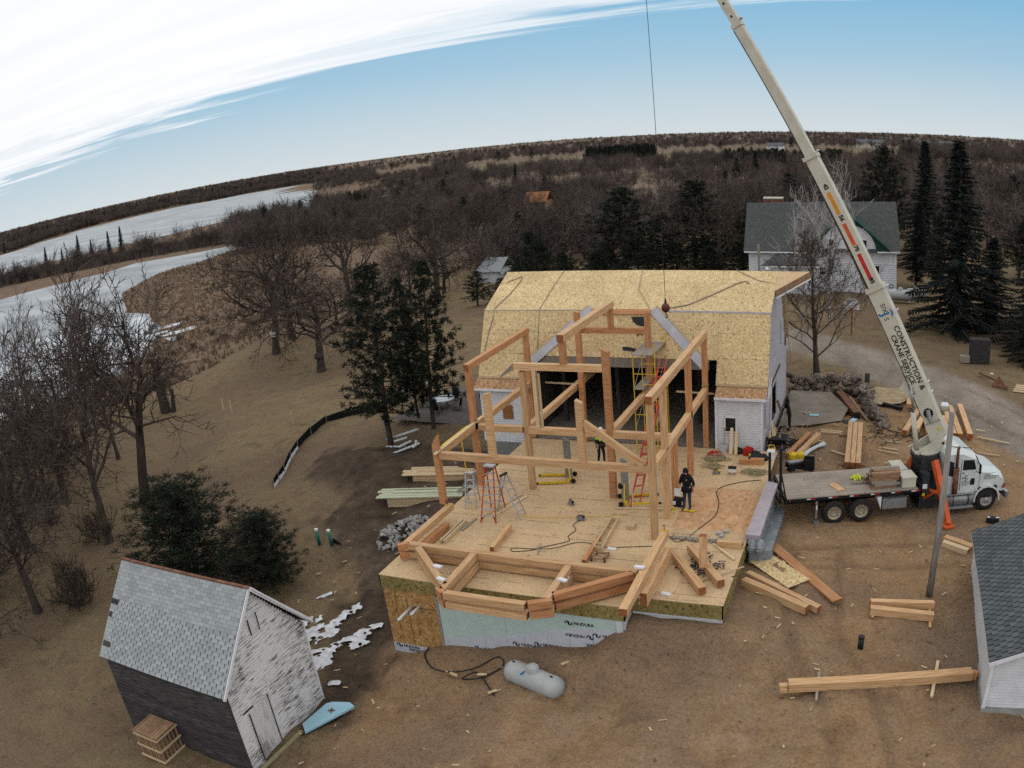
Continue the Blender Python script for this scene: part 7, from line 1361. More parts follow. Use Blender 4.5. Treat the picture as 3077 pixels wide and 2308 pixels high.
# patio furniture behind the pines
def chair(label, x, y, a):
    t = thing('patio_chair', label, 'chair', (x, y, T(x, y)), group='patio chairs'); z0 = T(x, y); c, s = math.cos(a), math.sin(a); W = lambda u, v, z: (x + u * c - v * s, y + u * s + v * c, z0 + z)
    obj('seat', MB().box(W(0, 0, .42), (.5, .5, .04), a), black, t); obj('backrest', MB().beam(W(0, .25, .45), W(0, .33, .95), .48, .03, up=(-s, c, 0)), black, t)
    for u in (-.22, .22):
        for v in (-.22, .22): obj('leg', MB().tube([W(u, v, 0), W(u, v, .42)], .02, 5), black, t)
        obj('armrest', MB().beam(W(u, -.2, .64), W(u, .25, .64), .04, .03), black, t)
def table(label, x, y, r_, m):
    t = thing('patio_table', label, 'table', (x, y, T(x, y))); z0 = T(x, y); obj('tabletop', MB().lathe([(0, .02), (r_, .02), (r_, -.02), (0, -.02)], 24, (x, y, z0 + .72)), m, t)
    for a in (0, 1.57, 3.14, 4.71): obj('leg', MB().tube([(x + .6 * r_ * math.cos(a), y + .6 * r_ * math.sin(a), z0), (x + .3 * r_ * math.cos(a), y + .3 * r_ * math.sin(a), z0 + .7)], .025, 5), black, t)
tabw = mat('pale_tabletop', (0.55, 0.60, 0.62), (0.42, 0.47, 0.50), 4, .4)
table('round pale patio table among chairs beyond the pines', -18.6, 17.6, .75, tabw); table('second round table close to the left barn wall', -13.8, 17.4, .6, tabw)
for (x, y, a, lb) in ((-18.5, 18.9, 0, 'dark patio chair behind the round pale table'), (-19.8, 17.5, 1.5, 'dark patio chair left of the round pale table'), (-17.4, 17.2, -1.4, 'dark patio chair right of the round pale table'), (-18.4, 16.4, 3.1, 'dark patio chair in front of the round pale table'), (-16.9, 20.0, .4, 'dark patio chair standing alone further back'), (-14.2, 16.2, 3.0, 'dark patio chair in front of the second table'), (-13.2, 16.3, 2.9, 'dark patio chair by the barn wall')): chair(lb, x, y, a)
t = thing('grill', 'black covered grill beside the lone patio chair', 'grill', (-16.6, 20.4, -1.5)); z0 = T(-16.6, 20.4); obj('body', MB().tube([(-17.1, 20.5, z0 + .8), (-16.1, 20.4, z0 + .8)], .32, 10), black, t); obj('cart', MB().box((-16.6, 20.45, z0 + .3), (1.0, .5, .6)), black, t)
sheet('patio', [(-21, 15), (-12.2, 14.2), (-12.2, 20.5), (-20, 21.5)], -1.34, mat('patio_gravel', (0.16, 0.135, 0.12), (0.10, 0.085, 0.075), 3, .95, .3), rough=.3)
# ------------------------------------------------------------------ trees
def bare_tree(seed, h, tr, levels=4, nlimb=9, spread=1.0, up=.25, base=.28, tw=.035, fine=5, droop=0.0, leader=False, dens=1.0):
    """mesh data (trunk, crown) of a leafless tree standing at the origin"""
    r = random.Random(seed); tk = MB(); cr = MB(); 
    def rv(s): return Vector((r.gauss(0, s), r.gauss(0, s), r.gauss(0, s)))
    def blade(p, d, l, w):
        sd = d.cross(Vector((r.random() - .5, r.random() - .5, r.random() - .5))); sd = sd.normalized() * w * .5 if sd.length > 1e-3 else Vector((w * .5, 0, 0)); b = (d + rv(.25)).normalized()
        m_ = p + d * l * .5; e = m_ + b * l * .5; cr.add([p - sd, p + sd, m_ + sd * .7, m_ - sd * .7, e], [(0, 1, 2, 3), (3, 2, 4)])
    def branch(p, d, l, rad, lev):
        if lev >= levels: blade(p, d, l, tw); return
        n = 4 if lev < 2 else 3; pts = [p]; dirs = [d]; q = p; dd = d
        for i in range(n):
            dd = (dd + rv(.21 + .05 * lev) + Vector((0, 0, up * .35 - droop))).normalized(); q = q + dd * l / n; pts.append(q); dirs.append(dd)
        rads = [max(rad * (1 - .72 * i / n), tw * .42) for i in range(n + 1)]
        cr.tube(pts, rads, 6 if lev <= 1 else (4 if lev == 2 else 3), cap=False)
        kids = int({1: fine + 2, 2: fine, 3: fine, 4: fine}.get(lev, fine) * dens + r.random())
        for k in range(kids):
            f = (.18 + .82 * (k + r.random()) / kids); i = min(int(f * n), n - 1); g = f * n - i; b = pts[i].lerp(pts[i + 1], g)
            ax = dirs[i + 1]; o = rv(1); o = (o - ax * o.dot(ax)).normalized(); nd = (ax * r.uniform(.45, .9) + o * r.uniform(.55, 1.0) * spread + Vector((0, 0, up * .4 - droop))).normalized()
            branch(b, nd, l * r.uniform(.42, .68) * (1.15 - .45 * f), rads[i] * .55, lev + 1)
        branch(pts[-1], dd, l * .45, rads[-1] * .8, lev + 1)
    th = h * base; tp = [Vector((0, 0, -.2))]; lean = rv(.05); 
    H_ = h * (.92 if leader else base * 1.5)
    for i in range(1, 7): z = H_ * i / 6; tp.append(Vector((lean.x * z + r.gauss(0, .012) * z, lean.y * z + r.gauss(0, .012) * z, z)))
    trr = [tr * 1.35] + [tr * (1 - (.9 if leader else .42) * i / 6) for i in range(1, 7)]; tk.tube(tp, trr, 9, cap=False)
    for k in range(nlimb):
        f = (base if leader else base * .75) + ((.95 - base) if leader else base * .75) * (k + r.random() * .6) / nlimb; z = min(f * h, H_ * .98); i = min(int(z / H_ * 6), 5); b = tp[i].lerp(tp[i + 1], z / H_ * 6 - i) if i else tp[1] * (z / tp[1].z)
        a = k * 2.4 + r.uniform(-.4, .4); el = r.uniform(.15, .75) + (.25 if k > nlimb * .6 else 0) if not leader else r.uniform(.45, .8)
        d = Vector((math.cos(a) * math.cos(el) * spread, math.sin(a) * math.cos(el) * spread, math.sin(el) + up * .3)).normalized()
        L_ = h * (r.uniform(.34, .52) if not leader else (.50 * (1 - f) + .07)); branch(b, d, L_, trr[min(i + 1, 6)] * (.62 if not leader else .4), 1)
    if not leader: branch(tp[-1], Vector((lean.x, lean.y, 1)).normalized(), h * .45, trr[-1] * .85, 1)
    return tk, cr
def conifer(seed, h, w, kind='pine', nb=44, base=.25, clump=16, lf=.30, br=.12):
    r = random.Random(seed); tk = MB(); cr = MB(); tp = [Vector((r.gauss(0, .01) * z, r.gauss(0, .01) * z, z)) for z in [h * i / 6 for i in range(7)]]; tp[0].z = -.2
    tk.tube(tp, [br * (1.15 - i / 6.4) for i in range(7)], 8, cap=False)
    def tri(p, d, l, wd):
        s = d.cross(Vector((r.random() - .5, r.random() - .5, r.random() - .5))); s = s.normalized() * wd * .5 if s.length > 1e-3 else Vector((wd, 0, 0)); cr.add([p - s, p + s, p + d * l], [(0, 1, 2)])
    for k in range(nb):
        f = (k + r.random() * .8) / nb; z = h * (base + (1 - base) * f); a = k * 2.4 + r.uniform(-.5, .5)
        if kind == 'pine': rad = w * (math.sin(min(1, (1 - f) * 1.25 + .12) * math.pi * .5)) * r.uniform(.55, 1.05); el = -.05 + .55 * f + r.uniform(-.15, .2)
        elif kind == 'round': rad = w * math.sqrt(max(0, 1 - (f * 1.05 - .12) ** 2)) * r.uniform(.6, 1.0); el = .1 + .8 * f
        elif kind == 'column': rad = w * (.9 if f < .75 else (1 - f) * 3.6) * r.uniform(.7, 1.0); el = .7
        else: rad = w * ((1 - f) ** .9 + .03) * r.uniform(.75, 1.08); el = -.22 + .35 * f
        b = Vector((0, 0, z)); d = Vector((math.cos(a) * math.cos(el), math.sin(a) * math.cos(el), math.sin(el))); e = b + d * rad; 
        if kind != 'column': tk.tube([b, b.lerp(e, .5) + Vector((0, 0, -.05 * rad)), e], [br * .28 * (1 - f * .6), br * .2 * (1 - f * .6), .012], 3, cap=False)
        n = max(2, int(rad / .42))
        if kind in ('pine', 'round', 'column'):
            for j in range(n):
                g = (.30 if kind == 'pine' else .15) + .72 * (j + r.random()) / n; c = b.lerp(e, g) + Vector((r.gauss(0, .16), r.gauss(0, .16), r.gauss(0, .10))) * (rad * .35 + .35)
                for _ in range(clump):
                    v = Vector((r.gauss(0, 1), r.gauss(0, 1), r.gauss(.25, .8))).normalized(); tri(c + v * r.random() * .16, v, lf * r.uniform(.6, 1.2), .085 * lf / .3)
        else:
            m = max(5, int(rad / .14))
            for j in range(m):
                g = .06 + .94 * j / m; c = b.lerp(e, g); sag = Vector((0, 0, -.28 * (g * rad) ** 1.3 * .25)); c = c + sag
                for s in (-1, 1):
                    for q in range(3):
                        v = (d * r.uniform(.2, .7) + Vector((-d.y, d.x, 0)) * s * r.uniform(.3, .9) + Vector((0, 0, r.uniform(-.9, .12)))).normalized(); tri(c, v, (lf * (1.1 - g * .5)) * r.uniform(.7, 1.3) * (1 + rad * .12), .10)
    return tk, cr
def tree_thing(name, label, tkm, crm, loc, rz, sc, tm, cm_, cat='tree', group=None):
    t = thing(name, label, cat, loc, rz, group); t.rotation_euler = (math.sin(rz * 7.3) * .05, math.cos(rz * 5.1) * .05, rz) if cat == 'tree' else (0, 0, rz); t.scale = sc if isinstance(sc, tuple) else (sc, sc, sc)
    for nm, me in (('trunk', tkm), ('crown', crm)):
        o = bpy.data.objects.new(nm, me); col.objects.link(o); o.parent = t
    return t
def proto(fn, tm, cm_, **k):
    a, b = fn(**k); return a.mesh('trunk', tm, smooth=True), b.mesh('crown', cm_)
OAK = [proto(bare_tree, bark, twig, seed=s, h=10, tr=.27, levels=4, nlimb=n, spread=sp, up=u, fine=f, tw=.036, base=b) for s, n, sp, u, f, b in ((1, 8, 1.25, .10, 5, .26), (2, 7, 1.0, .28, 5, .34), (3, 9, 1.3, .05, 4, .22), (4, 6, 1.1, .2, 5, .3))]
SLIM = [proto(bare_tree, bark, twig, seed=s, h=10, tr=.16, levels=4, nlimb=n, spread=sp, up=.5, base=.30, fine=f, tw=.030) for s, n, sp, f in ((11, 7, .8, 4), (12, 6, .6, 4), (13, 8, .95, 3))]
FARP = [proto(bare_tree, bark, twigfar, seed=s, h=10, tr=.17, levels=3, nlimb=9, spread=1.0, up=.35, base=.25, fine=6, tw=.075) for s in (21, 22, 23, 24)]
PINE = [proto(conifer, bark, needle, seed=s, h=10, w=2.6, kind='pine', nb=135, base=.20, clump=36, lf=.21, br=.15) for s in (31, 32, 33)]
SPRUCE = [proto(conifer, bark, spruce_n, seed=s, h=10, w=2.5, kind='spruce', nb=190, base=.04, lf=.30, br=.14) for s in (41, 42)]
COLM = proto(conifer, bark, spruce_n, seed=51, h=10, w=1.2, kind='column', nb=150, base=.02, clump=26, lf=.24, br=.1)
CEDAR = proto(conifer, bark, needle, seed=61, h=6, w=3.2, kind='round', nb=190, base=.10, clump=34, lf=.15, br=.12)
def put(P, name, label, x, y, h, rz=0.0, base_h=10, wide=1.0, group=None, cat='tree'):
    s = h / base_h; return tree_thing(name, label, P[0], P[1], (x, y, T(x, y) + (float(far_rise(np.array([x]), np.array([y]))[0]) if math.hypot(x, y) > 500 else 0) - .1), rz, (s * wide, s * wide, s), None, None, cat, group)
# named trees of the left lawn
put(OAK[0], 'oak_tree', 'bare oak in the left lawn with the swollen trunk, nearest the pines', -45.3, 39.5, 14.5, .4, wide=1.15); put(OAK[1], 'oak_tree', 'bare oak in the left lawn with a pale band round its trunk', -55.4, 44.4, 15.5, 1.9, wide=1.1)
put(OAK[2], 'oak_tree', 'dark bare oak behind the banded one at the top of the left lawn', -58.5, 51.5, 16, 3.0, wide=1.1); put(OAK[3], 'oak_tree', 'wide bare oak left of the small grey-roofed shed', -45.7, 66, 14.5, 4.0, wide=1.2)
put(OAK[1], 'oak_tree', 'bare oak standing alone behind the twin pines', -64.8, 73.7, 17, 5.2, wide=.95); put(OAK[0], 'oak_tree', 'big bare oak with straight trunk behind the small grey-roofed shed', -58, 105, 16, 2.5, wide=1.1)
solo('trunk_band', MB().tube([(-55.4, 44.4, T(-55.4, 44.4) + 2.2), (-55.4, 44.4, T(-55.4, 44.4) + 2.7)], .45, 12), whitetrim, 'pale band tied round the trunk of an oak', 'band')
bl = MB().lathe([(0, -.5), (.42, -.25), (.50, 0), (.36, .3), (0, .45)], 10, (-45.3, 39.4, T(-45.3, 39.5) + 1.6)); solo('burl', bl, bark, 'burl low on the trunk of the nearest oak', 'burl')
put(PINE[0], 'pine_tree', 'left of the dark twin pines beside the silt fence', -19.6, 12.4, 11.0, .3, wide=1.0); put(PINE[1], 'pine_tree', 'right pine of the dark twin pines near the patio', -17.4, 14.0, 10.0, 2.0, wide=.82); put(PINE[2], 'pine_tree', 'thin middle pine between the dark twin pines', -19.3, 15.5, 9.0, 3.6, wide=.62)
put(CEDAR, 'cedar_tree', 'dark bushy cedar right behind the old shed', -21.8, -3.4, 5.3, .5, 6, wide=1.75); put(CEDAR, 'cedar_tree', 'smaller right lobe of the dark cedar behind the old shed', -17.4, -2.6, 3.6, 2.5, 6, wide=1.45); put(CEDAR, 'cedar_tree', 'low dark shrub at the rear roof end of the old shed', -19.0, -7.4, 2.9, 1.5, 6, wide=.9, cat='shrub')
# old hollow stump with shoots
t = thing('hollow_stump', 'broken hollow tree stump with a side limb at the lawn edge', 'stump', (-58, 28.3, T(-58, 28.3))); z0 = T(-58, 28.3)
obj('trunk', MB().tube([(-58, 28.3, z0 - .2), (-58.2, 28.3, z0 + 2.2), (-58.4, 28.2, z0 + 3.4), (-57.8, 28.4, z0 + 5.6)], [.62, .48, .38, .15], 9).tube([(-58.3, 28.3, z0 + 2.4), (-59.8, 28, z0 + 2.6), (-61.5, 27.5, z0 + 3.6)], [.25, .22, .12], 7).tube([(-57.1, 28.6, z0 - .1), (-56.7, 28.6, z0 + 2.2)], [.28, .16], 7), bark, t)
cr_ = MB(); rr = random.Random(5)
for k in range(60): a = rr.uniform(0, 6.28); p = Vector((-58 + rr.gauss(0, .8), 28.3 + rr.gauss(0, .5), z0 + rr.uniform(.5, 3.5))); d = Vector((math.cos(a) * .5, math.sin(a) * .5, 1)).normalized(); l = rr.uniform(1.2, 2.8); cr_.tube([p, p + d * l * .5, p + (d + Vector((rr.gauss(0, .15), rr.gauss(0, .15), 0))) * l], [.04, .03, .012], 3, cap=False)
obj('shoots', cr_, twig, t)
# bottom left thicket
THK = [(-32.7, -.5, 15.5, 0, 'large forked bare tree left of the dark cedar'), (-34.5, 4.5, 13.5, 1, None), (-38, -3.5, 12, 2, None), (-43, 2, 12, 3, None), (-48, -2, 12, 1, None), (-52, 6, 13, 2, None), (-49, 14, 11, 3, None), (-36, -11, 11, 0, None), (-31, -8, 9, 1, None), (-60, 4, 14, 2, None), (-58, 15, 12, 3, None), (-66, 10, 13, 1, None), (-40, -14, 10, 2, None), (-29.5, -12.5, 8, 3, None), (-46, 5.5, 13, 0, None)]
for k, (x, y, h, i, lb) in enumerate(THK): put(OAK[i] if k % 3 else SLIM[i % 3], 'bare_tree', lb or 'bare tree in the thicket at the lower left', x, y, h, k * 1.3, wide=1.05, group=None if lb else 'bare trees of the lower left thicket')
put(SLIM[0], 'bare_tree', 'tall fan-shaped pale tree before the snowy lake edge', -62, 20.5, 15.5, 0, wide=1.15); put(SLIM[1], 'bare_tree', 'leftmost slim tree against the frozen lake', -78, 16, 15, 1, wide=.9); put(SLIM[2], 'bare_tree', 'second slim tree from the left against the frozen lake', -72, 20, 14.5, 2, wide=.9)
SHR = [proto(bare_tree, bark, twig, seed=s, h=3, tr=.05, levels=3, nlimb=14, spread=1.2, up=.4, base=.08, fine=5, tw=.03) for s in (71, 72)]
rr = random.Random(77)
for k in range(34):
    x = rr.uniform(-68, -27); y = (-x - 27) * .55 - 14 + rr.uniform(-4, 10)
    put(SHR[k % 2], 'bare_shrub', 'bare brown shrub in the undergrowth beyond the old shed', x, y, rr.uniform(1.8, 4.5), rr.uniform(0, 6), 3, group='bare shrubs beyond the old shed', cat='shrub')
for k in range(60):
    x, y = rr.uniform(-112, -60), rr.uniform(30, 105)
    if T(x, y) < -7.2 and not (x < -92 and y < 60): put(SHR[k % 2], 'bare_shrub', 'low brown shrub on the marsh beside the frozen lake', x, y, rr.uniform(1.0, 2.0), rr.uniform(0, 6), 3, wide=1.5, group='low shrubs on the marsh', cat='shrub')
# trees right of and behind the barn
TB = proto(bare_tree, bark, twig, seed=91, h=8.6, tr=.17, levels=4, nlimb=26, spread=.95, up=.42, base=.12, fine=4, tw=.022, leader=True)
put(TB, 'bare_tree', 'small dark leafless tree with many rising branches right of the barn', 4.24, 25.1, 9.0, .6, 8.6, wide=1.12)
BI = proto(bare_tree, birchm, birchm, seed=92, h=12, tr=.16, levels=4, nlimb=6, spread=.6, up=.6, base=.25, fine=3, tw=.026)
put(BI, 'birch_tree', 'tall pale birch in front of the farmhouse', 4.3, 41.7, 13, .3, 12, wide=.95); put(BI, 'birch_tree', 'second pale birch stem group left of the taller one', 1.9, 42.5, 10.5, 2.2, 12, wide=.9)
put(SPRUCE[0], 'spruce_tree', 'tallest dark spruce right of the farmhouse', 14.8, 41.5, 15.6, .3, wide=1.35); put(SPRUCE[1], 'spruce_tree', 'broad dark spruce at the right picture edge', 21.5, 37.5, 12, 1.3, wide=1.6); put(SPRUCE[0], 'spruce_tree', 'dark spruce low at the right edge behind the cabinet', 20.5, 32.5, 8.5, 2.3, wide=1.7); put(SPRUCE[1], 'spruce_tree', 'dark spruce filling the gap right of the tallest spruce', 18.2, 45, 7.5, 4, wide=2.1); put(SPRUCE[0], 'spruce_tree', 'dark spruce at the far right edge behind the broad one', 25, 44, 10.5, 5, wide=1.7)
put(SPRUCE[1], 'spruce_tree', 'slender distant spruce left of the tallest spruce', 13.9, 76, 15.6, 3.3, wide=1.15); put(PINE[1], 'pine_tree', 'broad flat-topped pine behind the right end of the farmhouse', 8.6, 84, 14.5, 2, wide=1.1); put(PINE[2], 'pine_tree', 'dark pine low behind the farmhouse roof', 5.0, 82, 9.5, 4, wide=1.0)
put(COLM, 'arborvitae', 'dark columnar evergreen at the right wall of the farmhouse', 12.3, 61.5, 8.8, 0, wide=1.5); put(COLM, 'arborvitae', 'second dark columnar evergreen further right', 14.4, 60, 7.4, 1, wide=1.7)
put(SLIM[1], 'bare_tree', 'crooked bare tree behind the columnar evergreen', 10.8, 88, 13.5, .5); put(OAK[2], 'oak_tree', 'large bare oak behind the chimney of the farmhouse', -6.5, 88, 14, 2.1, wide=1.1); put(OAK[3], 'oak_tree', 'bare oak left of the farmhouse', -9.5, 66, 12, .9)
put(OAK[0], 'lone_tree', 'bare tree crown rising above the wooded ridge at the right', 62, 330, 18, 0, wide=1.1)
PN = [(-8.5, 22.5, 9.5, 0, .8), (-13.8, 22.5, 9.5, 0, .75), (-15.2, 26.5, 9.5, 1, .8), (-13.2, 20.8, 7.2, 2, .72), (-30, 59, 10.5, 0, .9), (-25.5, 60, 7.0, 1, 1.1), (-20.5, 66, 13.5, 1, 1.15), (-17, 70, 12.0, 2, 1.05), (-13.0, 69, 14.0, 0, 1.1), (-11.4, 67, 8, 2, 1.3), (-7.6, 70, 13.0, 2, .78), (-25, 72, 8.5, 0, 1.2), (-22, 76, 9, 1, 1.2), (-33, 63, 7.5, 2, 1.2), (-16.5, 62, 8.5, 1, 1.2), (-11, 75, 9, 2, 1.2), (-28, 66, 7.5, 2, 1.1), (-48, 112, 12, 1, 1.2), (-41, 112, 12, 0, 1.0), (-38.5, 104, 11, 2, 1.1), (30, 40, 12, 0, 1.2), (26, 70, 13, 1, 1.2), (-27, 63, 9, 2, 1.3), (-23, 63, 8, 0, 1.3), (-14, 64, 8, 2, 1.4), (-10, 62, 7, 0, 1.4), (-34, 70, 8.5, 1, 1.2), (-7, 64, 7.5, 1, 1.3), (-19, 60, 6.5, 2, 1.4), (-31, 54, 6.5, 0, 1.3), (-37, 60, 7, 1, 1.2)]
for k, (x, y, h, i, w) in enumerate(PN):
    if k == 0: continue
    put(PINE[i], 'pine_tree', 'dark pine at the left end of the barn' if k in (1, 2, 3) else 'dark pine in the belt behind the barn roof', x, y, (h * 1.05 if k < 4 else 11.0 if k in (6, 8) else h * .58), k * 1.1, wide=w * (1.12 if k < 4 else 1.6), group='pines at the left end of the barn' if k in (1, 2, 3) else 'dark pines behind the barn')
rr = random.Random(123); cnt = 0
def wood_ok(x, y):
    a = math.degrees(math.atan2(x - 8, y + 28)); d = math.hypot(x - 8, y + 28)
    if x < -58 and y < 118: return False
    if -48 < x < 24 and y < 78: return False
    if 24 <= x and y < 30: return False
    if a < -34.5 and not (d < 165 or d > 330): return False
    if T(x, y) < -8.2: return False
    if float(vnoise(np.array([x]), np.array([y]), 22, 55)[0]) < .27: return False
    return True
while cnt < 165:
    x, y = rr.uniform(-105, 62), rr.uniform(55, 215)
    if rr.random() < (y - 55) / 260 or not wood_ok(x, y): continue
    cnt += 1; P = (OAK + SLIM + FARP)[rr.randrange(11)] if y < 120 else FARP[rr.randrange(4)]
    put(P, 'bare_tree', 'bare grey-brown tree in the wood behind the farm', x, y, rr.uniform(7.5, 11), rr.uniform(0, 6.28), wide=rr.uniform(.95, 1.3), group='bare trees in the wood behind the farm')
# line of trees on the reed bank between the two lakes
for k in range(80):
    f = k / 79; x = -352 + 158 * f + rr.uniform(-4, 4); y = 166 + 66 * f + rr.uniform(-8, 14); sc = 8.0 + rr.uniform(-3, 3.5) - 1.5 * abs(f - .5)
    put(FARP[k % 4], 'bare_tree', 'small bare tree on the bank between the two frozen lakes', x, y, sc, k, wide=1.25, group='bare trees on the bank between the lakes')
for k, (x, y, h) in enumerate(((-322, 196, 12), (-311, 198, 10), (-303, 202, 14), (-297, 205, 11), (-286, 207, 13), (-281, 210, 14))): put(SPRUCE[k % 2], 'spruce_tree', 'small spruce on the bank between the two frozen lakes', x, y, h, k, wide=.8, group='spruces on the bank between the lakes')
for k, (x, y, h) in enumerate(((-205, 240, 12), (-212, 262, 14), (-228, 285, 12), (-190, 300, 15), (-232, 330, 13))): put(OAK[k % 4], 'bare_tree', 'dark gnarled tree at the right end of the far frozen lake', x, y, h, k, wide=1.2, group='gnarled trees by the far lake')
for k, (x, y, h) in enumerate(((-38, 300, 11), (-150, 330, 9))): put(SPRUCE[k], 'spruce_tree', ['small dark conifer alone in the distant field', 'dark conifer among distant bare trees'][k], x, y, h, wide=1.1)
def tufts(name, label, n, fn, m, h, seed, k=5, w=.05):
    r = random.Random(seed); mb = MB(); c = 0; P = [fn(r) for _ in range(n)]; A = np.array(P); Z = tz(A[:, 0], A[:, 1]); V = []; F = []
    for (x, y), z in zip(P, Z):
        if z < -9.3: continue
        s = r.uniform(.5, 1.2)
        for _ in range(k):
            a = r.uniform(0, 6.28); b = r.gauss(0, .35) * h * .5; c_ = r.gauss(0, .35) * h * .5; ox, oy = r.gauss(0, .3) * h * .5, r.gauss(0, .3) * h * .5; i = len(V); V += [(x + ox - w * math.cos(a), y + oy - w * math.sin(a), z), (x + ox + w * math.cos(a), y + oy + w * math.sin(a), z), (x + ox + b, y + oy + c_, z + h * s * r.uniform(.6, 1.1))]; F.append((i, i + 1, i + 2))
    me = bpy.data.meshes.new(name); me.from_pydata(V, [], F); me.materials.append(m); o = bpy.data.objects.new(name, me); col.objects.link(o); return tag(o, label, kind='stuff')
reedm = mat('dry_reed', (0.27, 0.19, 0.12), (0.15, 0.10, 0.065), .12, .95, coord='World')
def marsh_pt(r):
    while True:
        x, y = r.uniform(-205, -66), r.uniform(22, 225)
        q = (np.array([x]), np.array([y]))
        if not poly_in(*q, BAY)[0] and y < 60 - 1.12 * (x + 66) + 10 and y > -1.0 * (x + 92) + 10: return x, y
tufts('marsh_reeds', 'tan dry reeds covering the marsh beside the frozen bay', 5500, marsh_pt, reedm, .8, 401, 6, .07)
tufts('bank_undergrowth', 'dark brush along the bank between the two frozen lakes', 4200, lambda r: (lambda f: (-355 + 165 * f + r.gauss(0, 5), 170 + 66 * f + r.gauss(0, 6)))(r.random()), twigfar, 4.2, 402, 7, .12)
# the distant woods: one mass of instanced trees
pts, sc_, rot_, idx_ = [], [], [], []
def scat(n, fn):
    c = 0; t_ = 0
    while c < n and t_ < n * 30:
        t_ += 1; q = fn()
        if q: pts.append(q[:2]); sc_.append(q[2]); rot_.append(rr.uniform(0, 6.28)); idx_.append(q[3]); c += 1
def polar(a0, a1, d0, d1, h0=6.5, h1=10, con=.03, pw=1.0):
    def f():
        a = math.radians(rr.uniform(a0, a1)); d = (d0 ** pw + (d1 ** pw - d0 ** pw) * rr.random()) ** (1 / pw); x, y = 8 + d * math.sin(a), -28 + d * math.cos(a)
        return (x, y, rr.uniform(h0, h1) / 10, 4 if rr.random() < con else rr.randrange(4))
    return f
def chk(f, ok):
    def g():
        q = f(); return q if q and ok(q[0], q[1]) else None
    return g
def in_poly(x, y, P): return bool(poly_in(np.array([x]), np.array([y]), P)[0])
land = lambda x, y: not in_poly(x, y, FLK)
scat(220, chk(polar(-34, 24, 120, 235, 7.5, 11), lambda x, y: wood_ok(x, y) and y > 85)); scat(620, chk(polar(-36, 30, 225, 400), lambda x, y: not (x < -150 and y < 300) and float(vnoise(np.array([x]), np.array([y]), 45, 56)[0]) > .42))
scat(620, chk(polar(-37, -27, 300, 900), lambda x, y: land(x, y) and float(vnoise(np.array([x]), np.array([y]), 70, 57)[0]) > .4)); scat(260, chk(polar(-43, -36, 262, 420, 8, 12), lambda x, y: land(x, y) and not (-245 < x < -150 and 255 < y < 378)))
scat(1100, polar(-29, 28, 880, 1250, 8, 12, .05)); scat(170, polar(-19, -14.5, 640, 740, 8, 11, .9)); scat(220, polar(-10, -2, 380, 480, 7, 10, .6)); scat(420, polar(-29, 4, 400, 540, 7, 10, .03)); scat(900, polar(2, 26, 560, 720, 10.5, 13, .05))
def shore():
    i = rr.randrange(1, 9); (x0, y0), (x1, y1) = FLK[i], FLK[i + 1]; f = rr.random(); x, y = x0 + (x1 - x0) * f, y0 + (y1 - y0) * f; d = math.hypot(x - 8, y + 28); k = 1 + rr.uniform(4, 130) / d
    return (8 + (x - 8) * k, -28 + (y + 28) * k, rr.uniform(.75, 1.05), 4 if rr.random() < .05 else rr.randrange(4))
scat(2300, chk(shore, land))
scat(2800, chk(polar(-72, -33, 880, 1500, 8.5, 11.5, .06), land)); scat(1500, polar(-72, -36, 1450, 2700, 9, 12, .03)); scat(1900, polar(-40, 28, 1250, 2200, 9, 12, .05)); scat(1300, polar(-60, 28, 2200, 4200, 10, 14, .0))
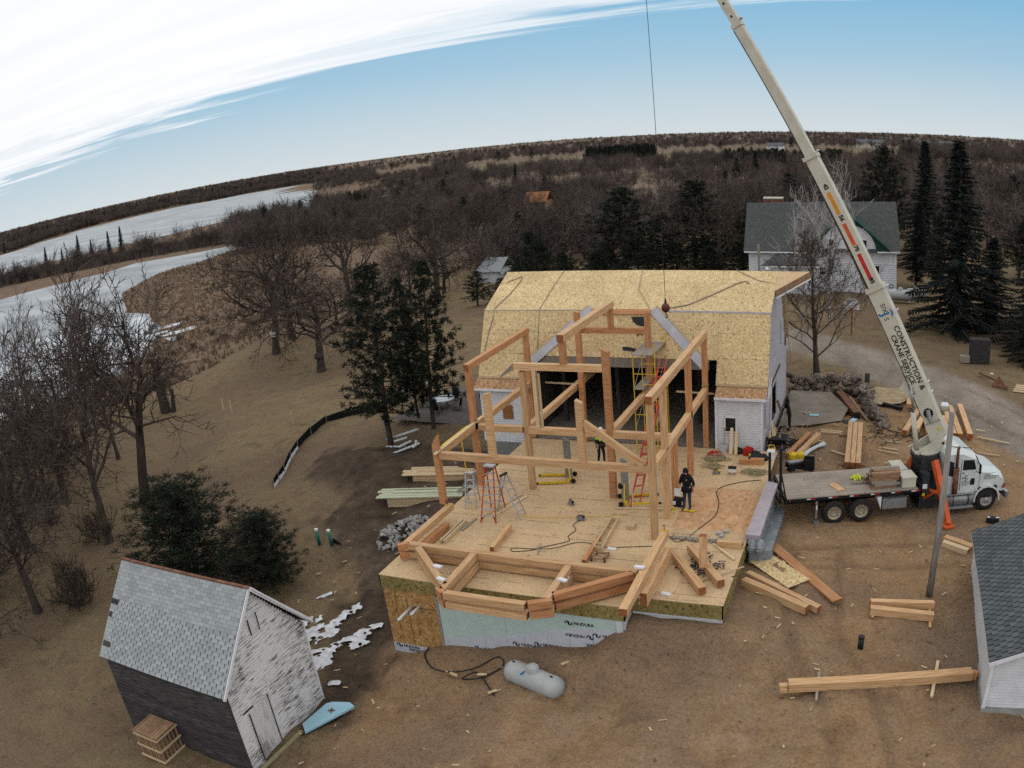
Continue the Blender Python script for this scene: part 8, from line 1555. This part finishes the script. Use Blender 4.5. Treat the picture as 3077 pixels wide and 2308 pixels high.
def woods():
    P = np.array(pts); Z = tz(P[:, 0], P[:, 1]) + far_rise(P[:, 0], P[:, 1]) - .3
    me = bpy.data.meshes.new('distant_woodland'); me.from_pydata([(x, y, z) for (x, y), z in zip(pts, Z)], [], [])
    for nm, arr, ty in (('tree_scale', sc_, 'FLOAT'), ('tree_turn', rot_, 'FLOAT'), ('tree_kind', idx_, 'INT')):
        a = me.attributes.new(nm, ty, 'POINT'); a.data.foreach_set('value', arr)
    o = bpy.data.objects.new('distant_woodland', me); col.objects.link(o); o['kind'] = 'stuff'; o['label'] = 'grey-brown leafless woodland covering the land to the horizon'
    pc = bpy.data.collections.new('woodland_tree_kinds')
    for k in range(5):
        src = FARP[k] if k < 4 else None
        if src:
            bm = bmesh.new(); bm.from_mesh(src[0]); bm.from_mesh(src[1]); m2 = bpy.data.meshes.new('wood_tree'); bm.to_mesh(m2); bm.free(); m2.materials.append(twigfar)
            for p in m2.polygons: p.material_index = 0
        else:
            a, b = conifer(5, 10, 2.6, 'pine', 40, .1, 9, .75, .12); m2 = b.mesh('wood_tree', needle)
        q = bpy.data.objects.new('wood_tree_%s' % 'abcde'[k], m2); pc.objects.link(q)
    ng = bpy.data.node_groups.new('plant_trees', 'GeometryNodeTree'); ng.interface.new_socket('Geometry', in_out='INPUT', socket_type='NodeSocketGeometry'); ng.interface.new_socket('Geometry', in_out='OUTPUT', socket_type='NodeSocketGeometry')
    gi = ng.nodes.new('NodeGroupInput'); go = ng.nodes.new('NodeGroupOutput'); ip = ng.nodes.new('GeometryNodeInstanceOnPoints'); ci = ng.nodes.new('GeometryNodeCollectionInfo'); ci.inputs['Collection'].default_value = pc; ci.inputs['Separate Children'].default_value = True; ci.inputs['Reset Children'].default_value = True
    def at(nm, ty):
        n = ng.nodes.new('GeometryNodeInputNamedAttribute'); n.data_type = ty; n.inputs[0].default_value = nm; return n.outputs[0]
    m2p = ng.nodes.new('GeometryNodeMeshToPoints'); ng.links.new(gi.outputs[0], m2p.inputs[0]); ng.links.new(m2p.outputs[0], ip.inputs['Points']); ng.links.new(ci.outputs[0], ip.inputs['Instance']); ip.inputs['Pick Instance'].default_value = True
    ng.links.new(at('tree_kind', 'INT'), ip.inputs['Instance Index']); cx = ng.nodes.new('ShaderNodeCombineXYZ'); ng.links.new(at('tree_turn', 'FLOAT'), cx.inputs[2]); ng.links.new(cx.outputs[0], ip.inputs['Rotation']); ng.links.new(at('tree_scale', 'FLOAT'), ip.inputs['Scale']); ng.links.new(ip.outputs[0], go.inputs[0])
    md = o.modifiers.new('plant_trees', 'NODES'); md.node_group = ng
woods()
# far farm buildings and houses as small things
for k, (x, y, w, h, c, lb) in enumerate(((-75, 700, 14, 5, whitetrim, 'tiny white farm building before the distant dark wood'), (5, 900, 30, 6, cream, 'tiny pale farm buildings on the right horizon field'), (95, 1000, 16, 6, whitetrim, 'tiny white house on the right wooded horizon'), (70, 990, 14, 6, cratew, 'tiny reddish house on the right wooded horizon'))):
    z0 = T(x, y) + float(far_rise(np.array([x]), np.array([y]))[0]); t = thing('distant_house', lb, 'house', (x, y, z0)); obj('wall', MB().box((x, y, z0 + h / 2), (w, w * .6, h)), c, t); obj('roof', MB().prism([(x - w / 2, y - w * .35, z0 + h), (x - w / 2, y + w * .35, z0 + h), (x - w / 2, y, z0 + h * 1.6)], (w, 0, 0)), shg_dark, t)

# ------------------------------------------------------------------ air
HZ = bpy.data.materials.new('thin_haze'); HZ.use_nodes = True; t_ = HZ.node_tree; t_.nodes.clear(); vo = t_.nodes.new('ShaderNodeVolumePrincipled'); vo.inputs['Color'].default_value = (.80, .86, .95, 1); vo.inputs['Density'].default_value = 0.00016; vo.inputs['Anisotropy'].default_value = 0.2; oo = t_.nodes.new('ShaderNodeOutputMaterial'); t_.links.new(vo.outputs[0], oo.inputs['Volume'])
hzb = MB().box((0, 0, 16), (15000, 15000, 60)); o = obj('haze', hzb, HZ, kind='stuff')
